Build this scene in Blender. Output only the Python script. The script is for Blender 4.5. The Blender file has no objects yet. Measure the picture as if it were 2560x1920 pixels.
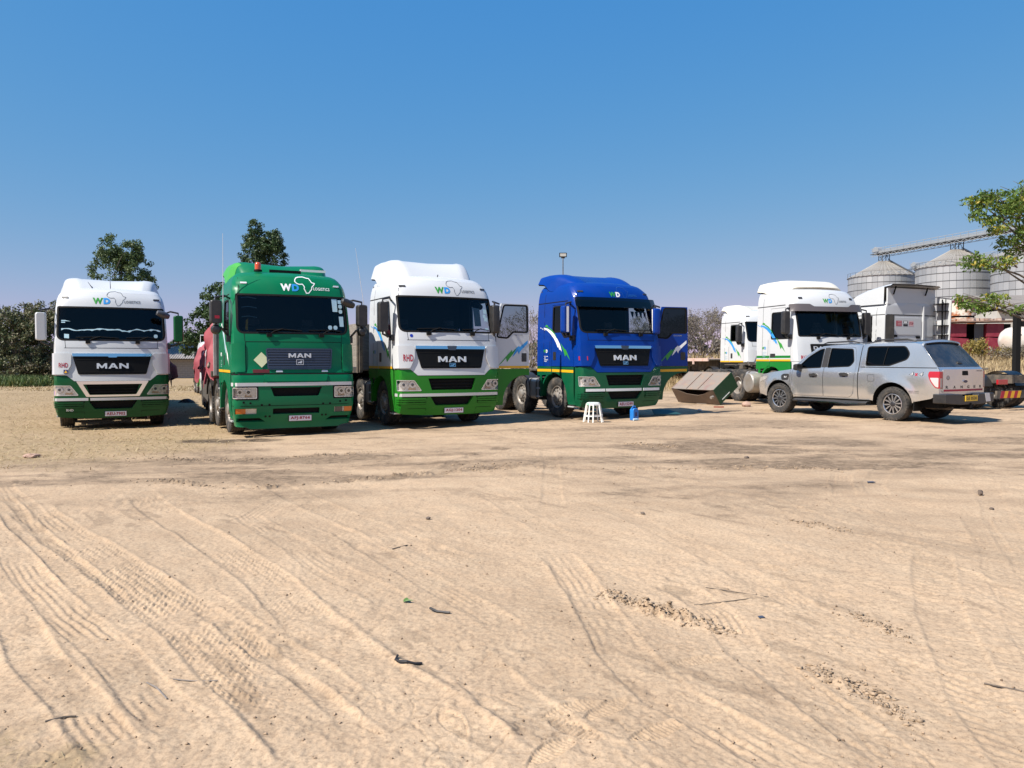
import bpy, bmesh, math, random
import numpy as np
from mathutils import Vector, Matrix, Euler
from mathutils.geometry import delaunay_2d_cdt

R = math.radians
PI = math.pi
rng = random.Random(11)
nrg = np.random.default_rng(5)
scn = bpy.context.scene
COL = scn.collection

# ------------------------------------------------------------------ camera, sky, sun, exposure
cam_d = bpy.data.cameras.new('camera')
cam = bpy.data.objects.new('camera', cam_d)
COL.objects.link(cam)
cam.location = (0, 0, 1.55)
cam.rotation_euler = (R(90 - 1.79), 0, 0)
cam_d.lens = 27.04
cam_d.sensor_width = 36
cam_d.clip_start = 0.05
cam_d.clip_end = 3000
scn.camera = cam

SUN_EL = 50.0
SH = Vector((0.82, 0.572)).normalized()          # the way shadows fall on the ground
SUN_AZ = math.atan2(-SH.x, -SH.y)                 # compass-like: from +Y towards +X
wd = bpy.data.worlds.new('World')
scn.world = wd
wd.use_nodes = True
nt = wd.node_tree
nt.nodes.clear()
sky = nt.nodes.new('ShaderNodeTexSky')
sky.sky_type = 'NISHITA'
sky.sun_disc = False
sky.sun_elevation = R(SUN_EL)
sky.sun_rotation = SUN_AZ
sky.altitude = 0
sky.air_density = 1.0
sky.dust_density = 0.5
sky.ozone_density = 10.0
bg = nt.nodes.new('ShaderNodeBackground')
bg.inputs['Strength'].default_value = 0.1
wo = nt.nodes.new('ShaderNodeOutputWorld')
# colour grading flattens the sky's gradient: a soft curve per channel, the same in every direction
sep = nt.nodes.new('ShaderNodeSeparateColor'); cmb = nt.nodes.new('ShaderNodeCombineColor')
nt.links.new(sky.outputs[0], sep.inputs[0])
for ch, (gam, gain) in enumerate(((1.30, 1.38), (0.50, 0.450), (0.08, 0.440))):
    a_ = nt.nodes.new('ShaderNodeMath'); a_.operation = 'MULTIPLY'; a_.inputs[1].default_value = 0.1
    p_ = nt.nodes.new('ShaderNodeMath'); p_.operation = 'POWER'; p_.inputs[1].default_value = gam
    g_ = nt.nodes.new('ShaderNodeMath'); g_.operation = 'MULTIPLY'; g_.inputs[1].default_value = gain * 10
    nt.links.new(sep.outputs[ch], a_.inputs[0]); nt.links.new(a_.outputs[0], p_.inputs[0])
    nt.links.new(p_.outputs[0], g_.inputs[0]); nt.links.new(g_.outputs[0], cmb.inputs[ch])
nt.links.new(cmb.outputs[0], bg.inputs[0])
nt.links.new(bg.outputs[0], wo.inputs[0])

sun_d = bpy.data.lights.new('sun', 'SUN')
sun_d.energy = 5.0
sun_d.angle = R(0.53)
sun_d.color = (1.0, 0.95, 0.87)
sun = bpy.data.objects.new('sun', sun_d)
COL.objects.link(sun)
ce = math.cos(R(SUN_EL))
S_DIR = Vector((-SH.x * ce, -SH.y * ce, math.sin(R(SUN_EL))))
sun.rotation_euler = (-S_DIR).to_track_quat('-Z', 'Y').to_euler()
sun.location = S_DIR * 60

scn.view_settings.view_transform = 'Standard'
scn.view_settings.look = 'None'
scn.view_settings.exposure = 0.65
scn.view_settings.gamma = 1.0
scn.view_settings.use_curve_mapping = False
try:
    scn.cycles.use_denoising = True
    scn.cycles.max_bounces = 8
    scn.cycles.transparent_max_bounces = 16
except Exception:
    pass

# ------------------------------------------------------------------ ground height
def sstep(a, b, x):
    t = np.clip((np.asarray(x, float) - a) / (b - a), 0, 1)
    return t * t * (3 - 2 * t)

def gz(x, y):
    """gentle lie of the land: low on the left, a grassy bank at the back on the right"""
    x = np.asarray(x, float); y = np.asarray(y, float)
    z = (-0.03 + 0.12 * np.tanh((x + 4.5) / 5.0)) * sstep(3, 14, y)
    z = z - 0.006 * np.maximum(0, y - 40) * sstep(6, -4, x)
    z = z + 1.55 * sstep(35, 48, y) * sstep(1.5, 9, x) - 0.008 * np.maximum(0, y - 60) * sstep(1.5, 9, x)
    return z

def gzf(x, y):
    return float(gz(x, y))

# ------------------------------------------------------------------ materials
MATS = {}
def mat(name, col, rough=0.5, metal=0.0, spec=0.5, col2=None, vscale=4.0, vamt=1.0, vlo=0.35, vhi=0.7, detail=5,
        bump=0.0, bscale=40.0, coat=0.0, emit=None, rvar=0.0, stretch=None, col3=None, v3=11.0):
    if name in MATS:
        return MATS[name]
    m = bpy.data.materials.new(name)
    m.use_nodes = True
    t = m.node_tree
    b = t.nodes['Principled BSDF']
    b.inputs['Base Color'].default_value = (*col, 1)
    b.inputs['Roughness'].default_value = rough
    b.inputs['Metallic'].default_value = metal
    b.inputs['Specular IOR Level'].default_value = spec
    if coat:
        b.inputs['Coat Weight'].default_value = coat
        b.inputs['Coat Roughness'].default_value = 0.06
    tc = t.nodes.new('ShaderNodeTexCoord')
    vec = tc.outputs['Object']
    if stretch:
        mp = t.nodes.new('ShaderNodeMapping')
        mp.inputs['Scale'].default_value = stretch
        t.links.new(vec, mp.inputs[0]); vec = mp.outputs[0]
    def nz(scale, det=detail):
        n = t.nodes.new('ShaderNodeTexNoise')
        n.inputs['Scale'].default_value = scale
        n.inputs['Detail'].default_value = det
        n.inputs['Roughness'].default_value = 0.62
        t.links.new(vec, n.inputs['Vector'])
        return n
    def rng_(sock, lo, hi, a=0.0, c=1.0):
        r = t.nodes.new('ShaderNodeMapRange')
        r.inputs[1].default_value = lo; r.inputs[2].default_value = hi
        r.inputs[3].default_value = a; r.inputs[4].default_value = c
        t.links.new(sock, r.inputs[0])
        return r.outputs[0]
    if col2 is not None:
        n = nz(vscale)
        f = rng_(n.outputs[0], vlo, vhi, 0, vamt)
        mx = t.nodes.new('ShaderNodeMix'); mx.data_type = 'RGBA'
        mx.inputs['A'].default_value = (*col, 1); mx.inputs['B'].default_value = (*col2, 1)
        t.links.new(f, mx.inputs['Factor'])
        out = mx.outputs['Result']
        if col3 is not None:
            n3 = nz(v3)
            f3 = rng_(n3.outputs[0], 0.52, 0.68)
            m3 = t.nodes.new('ShaderNodeMix'); m3.data_type = 'RGBA'
            m3.inputs['B'].default_value = (*col3, 1)
            t.links.new(out, m3.inputs['A']); t.links.new(f3, m3.inputs['Factor'])
            out = m3.outputs['Result']
        t.links.new(out, b.inputs['Base Color'])
        if rvar:
            t.links.new(rng_(n.outputs[0], 0.3, 0.7, rough, min(1, rough + rvar)), b.inputs['Roughness'])
    if bump:
        n2 = nz(bscale, 4)
        bp = t.nodes.new('ShaderNodeBump')
        bp.inputs['Strength'].default_value = bump
        bp.inputs['Distance'].default_value = 0.02
        t.links.new(n2.outputs[0], bp.inputs['Height'])
        t.links.new(bp.outputs[0], b.inputs['Normal'])
    if emit:
        b.inputs['Emission Color'].default_value = (*emit, 1)
        b.inputs['Emission Strength'].default_value = 1.0
    MATS[name] = m
    return m

def paint(name, col, dust=0.35, rough=0.28, spec=0.35, coat=0.3):
    """vehicle paint: clear coat over colour, with a thin uneven film of road dust"""
    d = tuple(c * (1 - 0.25) + k * 0.25 for c, k in zip(col, (0.36, 0.29, 0.22)))
    return mat(name, col, rough, 0, spec, col2=d, vscale=1.7, vlo=0.42, vhi=0.75, vamt=dust, coat=coat, rvar=0.2, detail=7)

def glass(name, tint, reflect=1.0, rough=0.02):
    if name in MATS:
        return MATS[name]
    m = bpy.data.materials.new(name); m.use_nodes = True
    t = m.node_tree; t.nodes.clear()
    o = t.nodes.new('ShaderNodeOutputMaterial')
    tr = t.nodes.new('ShaderNodeBsdfTransparent'); tr.inputs[0].default_value = (*tint, 1)
    gl = t.nodes.new('ShaderNodeBsdfGlossy'); gl.inputs['Roughness'].default_value = rough
    gl.inputs[0].default_value = (reflect, reflect, reflect, 1)
    fr = t.nodes.new('ShaderNodeFresnel'); fr.inputs[0].default_value = 1.5
    mx = t.nodes.new('ShaderNodeMixShader')
    t.links.new(fr.outputs[0], mx.inputs[0]); t.links.new(tr.outputs[0], mx.inputs[1]); t.links.new(gl.outputs[0], mx.inputs[2])
    t.links.new(mx.outputs[0], o.inputs[0])
    MATS[name] = m
    return m

def leafmat(name, cols, trans=0.25, rough=0.55):
    """leaf: diffuse + a little light through it, colour picked per leaf from a stored random value"""
    m = bpy.data.materials.new(name); m.use_nodes = True
    t = m.node_tree; t.nodes.clear()
    o = t.nodes.new('ShaderNodeOutputMaterial')
    at = t.nodes.new('ShaderNodeAttribute'); at.attribute_name = 'tint'
    cr = t.nodes.new('ShaderNodeValToRGB')
    e = cr.color_ramp.elements
    e[0].position = 0; e[0].color = (*cols[0], 1)
    e[1].position = 1; e[1].color = (*cols[-1], 1)
    for i, c in enumerate(cols[1:-1]):
        k = e.new((i + 1) / (len(cols) - 1)); k.color = (*c, 1)
    t.links.new(at.outputs['Fac'], cr.inputs[0])
    d = t.nodes.new('ShaderNodeBsdfPrincipled'); d.inputs['Roughness'].default_value = rough
    d.inputs['Specular IOR Level'].default_value = 0.35
    tl = t.nodes.new('ShaderNodeBsdfTranslucent')
    mx = t.nodes.new('ShaderNodeMixShader'); mx.inputs[0].default_value = trans
    t.links.new(cr.outputs[0], d.inputs['Base Color']); t.links.new(cr.outputs[0], tl.inputs[0])
    t.links.new(d.outputs[0], mx.inputs[1]); t.links.new(tl.outputs[0], mx.inputs[2]); t.links.new(mx.outputs[0], o.inputs[0])
    MATS[name] = m
    return m

# ------------------------------------------------------------------ mesh tools
def resample(poly, step):
    out = []
    n = len(poly)
    for i in range(n):
        a = poly[i]; b = poly[(i + 1) % n]
        L = math.hypot(b[0] - a[0], b[1] - a[1])
        k = max(1, int(math.ceil(L / step)))
        for j in range(k):
            t = j / k
            out.append((a[0] + (b[0] - a[0]) * t, a[1] + (b[1] - a[1]) * t))
    return out

def pip(P, poly):
    x = P[:, 0]; y = P[:, 1]
    ins = np.zeros(len(P), bool)
    n = len(poly)
    for i in range(n):
        x1, y1 = poly[i]; x2, y2 = poly[(i + 1) % n]
        if y1 == y2:
            continue
        c = ((y1 > y) != (y2 > y)) & (x < (x2 - x1) * (y - y1) / (y2 - y1) + x1)
        ins ^= c
    return ins

def rounded(pts, r, n=4):
    """round the corners of a polygon; r may be one radius or one per corner"""
    out = []
    N = len(pts)
    for i in range(N):
        rr = r[i] if isinstance(r, (list, tuple)) else r
        p = Vector(pts[i]); a = Vector(pts[i - 1]) - p; b = Vector(pts[(i + 1) % N]) - p
        la, lb = a.length, b.length
        k = min(rr, la * 0.49, lb * 0.49)
        if k < 1e-4:
            out.append(tuple(p)); continue
        a = p + a / la * k; b = p + b / lb * k
        for j in range(n + 1):
            t = j / n
            q = a * (1 - t) ** 2 + p * 2 * t * (1 - t) + b * t * t
            out.append((q.x, q.y))
    return out

def tri_patch(outer, holes, step):
    loops = [resample(outer, step)] + [resample(h, step) for h in holes]
    pts, edges = [], []
    for L in loops:
        n0 = len(pts); m = len(L)
        pts += L
        edges += [(n0 + i, n0 + (i + 1) % m) for i in range(m)]
    B = np.array(pts)
    lo = B.min(0); hi = B.max(0)
    nx = max(1, int((hi[0] - lo[0]) / step)); ny = max(1, int((hi[1] - lo[1]) / step))
    if nx * ny > 1:
        gx, gy = np.meshgrid(np.linspace(lo[0], hi[0], nx + 1), np.linspace(lo[1], hi[1], ny + 1))
        gx = gx + (np.arange(gx.shape[0]) % 2)[:, None] * 0.0
        G = np.stack([gx.ravel(), gy.ravel()], 1)
        ok = pip(G, loops[0])
        for h in loops[1:]:
            ok &= ~pip(G, h)
        G = G[ok]
        if len(G):
            keep = np.ones(len(G), bool)
            for c in range(0, len(G), 512):
                d = np.hypot(G[c:c + 512, None, 0] - B[None, :, 0], G[c:c + 512, None, 1] - B[None, :, 1]).min(1)
                keep[c:c + 512] = d > 0.42 * step
            pts = pts + [tuple(g) for g in G[keep]]
    r = delaunay_2d_cdt([Vector(p) for p in pts], edges, [], 0, 1e-7)
    V = np.array([(v[0], v[1]) for v in r[0]])
    F = np.array([tuple(f) for f in r[2] if len(f) == 3], int)
    C = V[F].mean(1)
    ok = pip(C, loops[0])
    for h in loops[1:]:
        ok &= ~pip(C, h)
    return V, F[ok]

class MB:
    def __init__(self):
        self.v = []; self.f = []
    def add(self, v, f):
        n = len(self.v)
        self.v += [tuple(p) for p in v]
        self.f += [tuple(i + n for i in q) for q in f]
        return self
    def box(self, x0, x1, y0, y1, z0, z1):
        v = [(x0, y0, z0), (x1, y0, z0), (x1, y1, z0), (x0, y1, z0), (x0, y0, z1), (x1, y0, z1), (x1, y1, z1), (x0, y1, z1)]
        return self.add(v, [(0, 3, 2, 1), (4, 5, 6, 7), (0, 1, 5, 4), (1, 2, 6, 5), (2, 3, 7, 6), (3, 0, 4, 7)])
    def boxm(self, sx, sy, sz, M):
        b = MB().box(-sx / 2, sx / 2, -sy / 2, sy / 2, -sz / 2, sz / 2)
        return self.add([M @ Vector(p) for p in b.v], b.f)
    def bar(self, p0, p1, w, h, up=(0, 0, 1)):
        p0 = Vector(p0); p1 = Vector(p1); d = (p1 - p0); L = d.length; d.normalize()
        s = d.cross(Vector(up))
        if s.length < 1e-4:
            s = Vector((1, 0, 0))
        s.normalize(); u = s.cross(d)
        M = Matrix((s, d, u)).transposed().to_4x4(); M.translation = (p0 + p1) / 2
        return self.boxm(w, L, h, M)
    def tube(self, path, r, n=8, cap=True):
        P = [Vector(p) for p in path]
        rs = r if isinstance(r, (list, tuple)) else [r] * len(P)
        base = len(self.v)
        d = (P[1] - P[0]).normalized()
        ref = Vector((0, 0, 1)) if abs(d.z) < 0.9 else Vector((1, 0, 0))
        s = d.cross(ref).normalized(); u = s.cross(d)
        for i, p in enumerate(P):
            if 0 < i:
                d2 = (P[min(i + 1, len(P) - 1)] - P[i - 1]).normalized()
                q = d.rotation_difference(d2); s = q @ s; u = q @ u; d = d2
            for k in range(n):
                a = 2 * PI * k / n
                self.v.append(tuple(p + (s * math.cos(a) + u * math.sin(a)) * rs[i]))
        for i in range(len(P) - 1):
            for k in range(n):
                a = base + i * n + k; b = base + i * n + (k + 1) % n
                self.f.append((a, a + n, b + n, b))
        if cap:
            self.f.append(tuple(base + k for k in range(n)))
            e = base + (len(P) - 1) * n
            self.f.append(tuple(e + k for k in reversed(range(n))))
        return self
    def cyl(self, p0, p1, r, n=16, r2=None):
        return self.tube([p0, p1], [r, r if r2 is None else r2], n)
    def lathe(self, prof, n=32, axis='x', c=(0, 0, 0), a0=0.0, a1=2 * PI):
        """prof: (radius, along-axis) pairs"""
        full = abs(a1 - a0 - 2 * PI) < 1e-6
        base = len(self.v); m = n if full else n + 1
        for r_, h in prof:
            for k in range(m):
                a = a0 + (a1 - a0) * k / n
                p, q = r_ * math.cos(a), r_ * math.sin(a)
                if axis == 'x': w = (h, p, q)
                elif axis == 'y': w = (q, h, p)
                else: w = (p, q, h)
                self.v.append((w[0] + c[0], w[1] + c[1], w[2] + c[2]))
        for i in range(len(prof) - 1):
            for k in range(n):
                k2 = (k + 1) % m
                a = base + i * m + k; b = base + i * m + k2
                self.f.append((a, b, b + m, a + m))
        return self
    def prism(self, pts, axis, a, b):
        """extrude a 2-D polygon: axis x -> pts are (y,z); y -> (x,z); z -> (x,y)"""
        def w(p, h):
            if axis == 'x': return (h, p[0], p[1])
            if axis == 'y': return (p[0], h, p[1])
            return (p[0], p[1], h)
        n = len(pts)
        v = [w(p, a) for p in pts] + [w(p, b) for p in pts]
        f = [tuple(range(n))[::-1], tuple(range(n, 2 * n))]
        f += [(i, (i + 1) % n, n + (i + 1) % n, n + i) for i in range(n)]
        return self.add(v, f)
    def grid(self, rows):
        """rows of equally many points"""
        n = len(rows[0]); base = len(self.v)
        for r_ in rows:
            self.v += [tuple(p) for p in r_]
        for i in range(len(rows) - 1):
            for k in range(n - 1):
                a = base + i * n + k
                self.f.append((a, a + 1, a + n + 1, a + n))
        return self
    def patch(self, fmap, outer, holes=(), step=0.1, off=0.0, rim=0.0):
        V, F = tri_patch(outer, list(holes), step)
        if not len(F):
            return self
        used = np.unique(F)
        idx = {int(u): i for i, u in enumerate(used)}
        P = [fmap(V[u][0], V[u][1], off) for u in used]
        F = [[idx[int(i)] for i in f] for f in F]
        c = V[used[F[0]]].mean(0)
        n = Vector(fmap(c[0], c[1], off + 0.01)) - Vector(fmap(c[0], c[1], off))
        a, b, d = (Vector(P[i]) for i in F[0])
        if (b - a).cross(d - a).dot(n) < 0:
            F = [f[::-1] for f in F]
        base = len(self.v)
        if rim:
            cnt = {}
            for f in F:
                for i in range(3):
                    e = (f[i], f[(i + 1) % 3])
                    cnt[e] = 1
            bd = [e for e in cnt if (e[1], e[0]) not in cnt]
            bv = sorted({i for e in bd for i in e})
            ri = {v: len(P) + k for k, v in enumerate(bv)}
            P += [fmap(V[used[v]][0], V[used[v]][1], off + rim) for v in bv]
            F = [tuple(f) for f in F] + [(j, i, ri[i], ri[j]) for i, j in bd]
        self.v += [tuple(p) for p in P]
        self.f += [tuple(base + i for i in f) for f in F]
        return self
    def text(self, fmap, s, x, z, h, off=0.004, weight=0.0, width=None, align='C', rim=0.0, shear=0.0):
        V, F, (w0, w1, hh) = text_mesh(s, weight)
        k = h / hh
        kx = k if width is None else width / (w1 - w0)
        base = len(self.v)
        x0 = x - (w0 + w1) / 2 * kx if align == 'C' else x - w0 * kx
        pts = [(x0 + p[0] * kx + shear * p[1] * k, z + p[1] * k) for p in V]
        P = [Vector(fmap(p[0], p[1], off)) for p in pts]
        c = pts[F[0][0]]
        n = Vector(fmap(c[0], c[1], off + 0.01)) - Vector(fmap(c[0], c[1], off))
        nn = Vector((0, 0, 0))
        f0 = F[0]
        for f in F[:6]:
            nn += (P[f[1]] - P[f[0]]).cross(P[f[2]] - P[f[0]])
        fl = nn.dot(n) < 0
        fs = [tuple(f[::-1]) if fl else tuple(f) for f in F]
        if rim:
            cnt = set()
            for f in fs:
                for i in range(len(f)):
                    cnt.add((f[i], f[(i + 1) % len(f)]))
            bd = [e for e in cnt if (e[1], e[0]) not in cnt]
            m = len(P)
            P += [Vector(fmap(p[0], p[1], off + rim)) for p in pts]
            fs += [(j, i, m + i, m + j) for i, j in bd]
        self.v += [tuple(p) for p in P]
        self.f += [tuple(base + i for i in f) for f in fs]
        return self
    def mesh(self, name, m, smooth=35.0):
        me = bpy.data.meshes.new(name)
        me.from_pydata(self.v, [], self.f)
        me.update()
        if m is not None:
            me.materials.append(m)
        if smooth:
            me.polygons.foreach_set('use_smooth', [True] * len(me.polygons))
            me.set_sharp_from_angle(angle=R(smooth))
        return me
    def build(self, name, m, parent=None, loc=(0, 0, 0), rot=(0, 0, 0), smooth=35.0, bevel=0.0, seg=2):
        o = bpy.data.objects.new(name, self.mesh(name, m, smooth))
        COL.objects.link(o)
        if name in ('panel_gaps', 'small_lettering', 'windscreen_stickers'):
            o['kind'] = 'stuff'
        o.parent = parent
        o.location = loc; o.rotation_euler = rot
        if bevel:
            b = o.modifiers.new('Bevel', 'BEVEL')
            b.width = bevel; b.segments = seg; b.limit_method = 'ANGLE'; b.angle_limit = R(40)
            b.harden_normals = True
        return o

_TX = {}
def text_mesh(s, weight=0.0):
    key = (s, weight)
    if key in _TX:
        return _TX[key]
    cu = bpy.data.curves.new('text', 'FONT')
    cu.body = s; cu.size = 1.0; cu.offset = weight; cu.resolution_u = 3; cu.space_character = 1.05 + weight * 2
    o = bpy.data.objects.new('text', cu)
    COL.objects.link(o)
    dg = bpy.context.evaluated_depsgraph_get()
    me = bpy.data.meshes.new_from_object(o.evaluated_get(dg))
    bm = bmesh.new(); bm.from_mesh(me)
    bmesh.ops.remove_doubles(bm, verts=bm.verts, dist=1e-5)
    bmesh.ops.triangulate(bm, faces=bm.faces)
    V = [(v.co.x, v.co.y) for v in bm.verts]
    F = [tuple(v.index for v in f.verts) for f in bm.faces]
    bm.free()
    bpy.data.objects.remove(o); bpy.data.curves.remove(cu); bpy.data.meshes.remove(me)
    xs = [p[0] for p in V]; ys = [p[1] for p in V]
    y0 = min(ys)
    V = [(p[0], p[1] - y0) for p in V]
    _TX[key] = (V, F, (min(xs), max(xs), max(ys) - y0))
    return _TX[key]

def tag(o, label=None, cat=None, group=None, kind=None):
    if label: o['label'] = label
    if cat: o['category'] = cat
    if group: o['group'] = group
    if kind: o['kind'] = kind
    return o

def thing(name, label, cat, loc=(0, 0, 0), rotz=0.0, group=None):
    o = bpy.data.objects.new(name, None)
    o.empty_display_size = 0.2
    COL.objects.link(o)
    o.location = loc; o.rotation_euler = (0, 0, rotz)
    return tag(o, label, cat, group)

def inst(name, me, parent=None, loc=(0, 0, 0), rot=(0, 0, 0), scale=(1, 1, 1)):
    o = bpy.data.objects.new(name, me)
    COL.objects.link(o)
    o.parent = parent; o.location = loc; o.rotation_euler = rot; o.scale = scale
    return o

def raw_mesh(name, V, F, m, tint=None, smooth=False):
    """fast mesh from numpy arrays (all faces the same size)"""
    me = bpy.data.meshes.new(name)
    V = np.asarray(V, np.float32); F = np.asarray(F, np.int32)
    k = F.shape[1]
    me.vertices.add(len(V)); me.vertices.foreach_set('co', V.ravel())
    me.loops.add(F.size); me.loops.foreach_set('vertex_index', F.ravel())
    me.polygons.add(len(F))
    me.polygons.foreach_set('loop_start', np.arange(0, F.size, k, dtype=np.int32))
    me.polygons.foreach_set('loop_total', np.full(len(F), k, np.int32))
    me.update(calc_edges=True)
    if m is not None:
        me.materials.append(m)
    if tint is not None:
        a = me.attributes.new('tint', 'FLOAT', 'FACE')
        a.data.foreach_set('value', np.asarray(tint, np.float32))
    if smooth:
        me.polygons.foreach_set('use_smooth', [True] * len(F))
    return me

def flat(fmapo, nrm, ax, az):
    """flat decal plane: origin, normal, and the two axes"""
    o = Vector(fmapo); n = Vector(nrm); a = Vector(ax); b = Vector(az)
    return lambda x, z, off=0.0: o + a * x + b * z + n * off
# ------------------------------------------------------------------ ground: one sheet, dense where it is near
def _hash(ix, iy, s):
    h = (ix.astype(np.int64) * 374761393 + iy.astype(np.int64) * 668265263 + s * 974711) & 0xFFFFFFFF
    h = ((h ^ (h >> 13)) * 1274126177) & 0xFFFFFFFF
    return ((h ^ (h >> 16)) & 0xFFFF) / 65535.0

def vnoise(x, y, s=0):
    ix = np.floor(x); iy = np.floor(y)
    fx = x - ix; fy = y - iy
    fx = fx * fx * fx * (fx * (fx * 6 - 15) + 10); fy = fy * fy * fy * (fy * (fy * 6 - 15) + 10)
    a = _hash(ix, iy, s); b = _hash(ix + 1, iy, s); c = _hash(ix, iy + 1, s); d = _hash(ix + 1, iy + 1, s)
    return (a + (b - a) * fx) * (1 - fy) + (c + (d - c) * fx) * fy - 0.5

def fbm(x, y, s=0, o=4, g=0.5):
    v = 0; a = 1.0
    for i in range(o):
        v = v + a * vnoise(x * 2 ** i + 17.3 * i, y * 2 ** i - 9.1 * i, s + i)
        a *= g
    return v

# wheel tracks across the yard: (kind, width, depth, darkness, path)
TRACKS = [
    ('lug', .42, 1.0, .10, [(-5.2, 8.2), (-3.74, 6.51), (-2.47, 5.15), (-1.68, 4.25), (-1.1, 3.57), (-.6, 2.9)]),
    ('chev', .26, 1.0, .12, [(-6.2, 9.2), (-5.28, 8.03), (-4.38, 6.95), (-3.61, 6.06), (-2.97, 5.3), (-2.45, 4.76)]),
    ('lug', .34, .7, .05, [(-4.4, 9.0), (-3.13, 7.25), (-2.35, 6.2), (-1.69, 5.3), (-1.05, 4.29)]),
    ('ribs', .24, 1.0, .05, [(-4.4, 6.6), (-3.61, 5.66), (-2.74, 4.64), (-2.15, 4.05), (-1.64, 3.48), (-1.25, 3.1)]),
    ('ribs', .22, 1.1, .05, [(-3.1, 4.7), (-2.51, 3.99), (-1.96, 3.45), (-1.48, 2.9)]),
    ('ribs', .26, 1.1, .18, [(-6.9, 10.3), (-6.34, 9.52), (-5.52, 8.57), (-4.09, 6.85)]),
    ('chev', .24, .7, .05, [(-7.4, 10.4), (-6.2, 8.6), (-4.9, 6.7), (-4.0, 5.6), (-3.2, 4.6)]),
    ('ridge', .10, 1.0, .05, [(-1.6, 5.4), (-1.0, 4.55), (-0.57, 3.96), (0.0, 3.2), (.2, 2.7)]),
    ('ribs', .30, .9, -.05, [(-2.5, 9.2), (-2.62, 6.85)]),
    ('ribs', .22, .7, .0, [(-2.0, 9.0), (-2.3, 7.4)]),
    ('clod', .30, .9, .55, [(-4.8, 10.1), (-3.12, 9.34), (-2.12, 9.9), (-0.67, 10.5), (.4, 10.7)]),
    ('clod', .26, .8, .5, [(-6.4, 12.6), (-4.82, 12.22), (-3.4, 12.37), (-2.2, 12.9)]),
    ('ribs', .34, 1.3, .4, [(-1.16, 9.8), (-0.73, 11.42), (-0.05, 13.19)]),
    ('ribs', .28, 1.3, -.05, [(0.33, 6.2), (0.39, 5.84), (0.49, 4.95), (0.59, 4.05), (0.74, 3.52), (0.94, 3.14), (1.2, 2.7)]),
    ('clod', .13, 1.5, .35, [(0.64, 5.1), (0.85, 4.72), (1.06, 4.52), (1.25, 4.29)]),
    ('ribs', .24, .9, .0, [(1.1, 5.3), (1.24, 4.64), (1.26, 3.99), (1.34, 3.63), (1.44, 3.2), (1.5, 2.8)]),
    ('clod', .11, 1.5, .3, [(2.05, 4.62), (2.18, 4.15)]),
    ('clod', .11, 1.4, .3, [(1.5, 3.85), (1.56, 3.7), (1.66, 3.55), (1.72, 3.2)]),
    ('clod', .16, 1.1, .4, [(2.6, 7.25), (2.67, 7.15), (2.94, 6.68)]),
    ('clod', .34, .8, .5, [(-.6, 10.9), (0.0, 10.84), (1.26, 10.5), (2.9, 10.72), (4.6, 10.5)]),
    ('clod', .30, .8, .45, [(2.0, 13.7), (2.24, 13.55), (2.78, 13.19)]),
    ('ribs', .26, 1.0, -.05, [(4.86, 10.92), (4.3, 10.0), (3.94, 9.17), (3.61, 8.17)]),
    ('ribs', .26, 1.0, -.05, [(5.5, 11.2), (4.8, 10.0), (4.3, 9.1), (4.0, 8.3)]),
    ('ribs', .24, .7, -.05, [(0.58, 12.85), (0.56, 10.92), (0.41, 7.84)]),
    ('ribs', .24, .8, -.05, [(7.2, 10.7), (6.9, 9.5)]),
    ('chev', .28, .6, .1, [(3.4, 6.2), (2.6, 4.6), (2.1, 3.4), (1.9, 2.6)]),
    ('ribs', .25, .6, .08, [(4.6, 7.6), (3.6, 5.6), (2.9, 4.2), (2.5, 3.2)]),
    ('lug', .30, .6, .08, [(-.3, 4.1), (.0, 3.5), (.35, 2.9)]),
    ('lug', .30, .55, .06, [(-6.0, 7.6), (-4.7, 6.0), (-3.6, 4.7), (-2.9, 3.9)]),
    ('ribs', .26, .7, .0, [(-2.9, 8.0), (-2.0, 6.6), (-1.3, 5.6), (-.6, 4.7)]),
    ('chev', .24, .55, .04, [(-2.2, 5.2), (-1.55, 4.4), (-1.0, 3.8), (-.55, 3.2)]),
    ('ribs', .22, .8, .0, [(-1.9, 7.4), (-1.0, 6.0), (-.35, 5.0), (.1, 4.2)]),
    ('lug', .32, .5, .05, [(-3.6, 10.6), (-2.4, 8.6), (-1.2, 6.9), (-.2, 5.6)]),
    ('ribs', .24, .55, .03, [(.9, 8.4), (1.4, 6.6), (1.7, 5.2), (1.9, 4.2)]),
    ('chev', .26, .5, .03, [(2.6, 9.0), (3.0, 7.0), (3.2, 5.4), (3.2, 4.2)]),
    ('ribs', .24, .6, .02, [(-.4, 9.2), (.1, 7.6), (.5, 6.4)]),
    ('ribs', .26, .7, .0, [(5.8, 9.4), (4.6, 7.2), (3.7, 5.4), (3.2, 4.0), (2.9, 3.0)]),
    ('chev', .30, .8, .2, [(-8.5, 14.0), (-5.0, 13.4), (-1.5, 14.4), (2.0, 15.6), (6.0, 16.4)]),
    ('chev', .30, .8, .2, [(-4.0, 11.4), (0.5, 12.0), (4.5, 12.3), (9.0, 13.2)]),
]
FEET = [(.26, 3.39, .5), (.42, 3.39, .8), (.27, 3.2, 2.4), (.6, 3.18, .6), (.16, 3.02, .9), (-.25, 3.25, 2.0), (.95, 3.9, .3), (1.9, 5.6, 2.2)]

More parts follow.
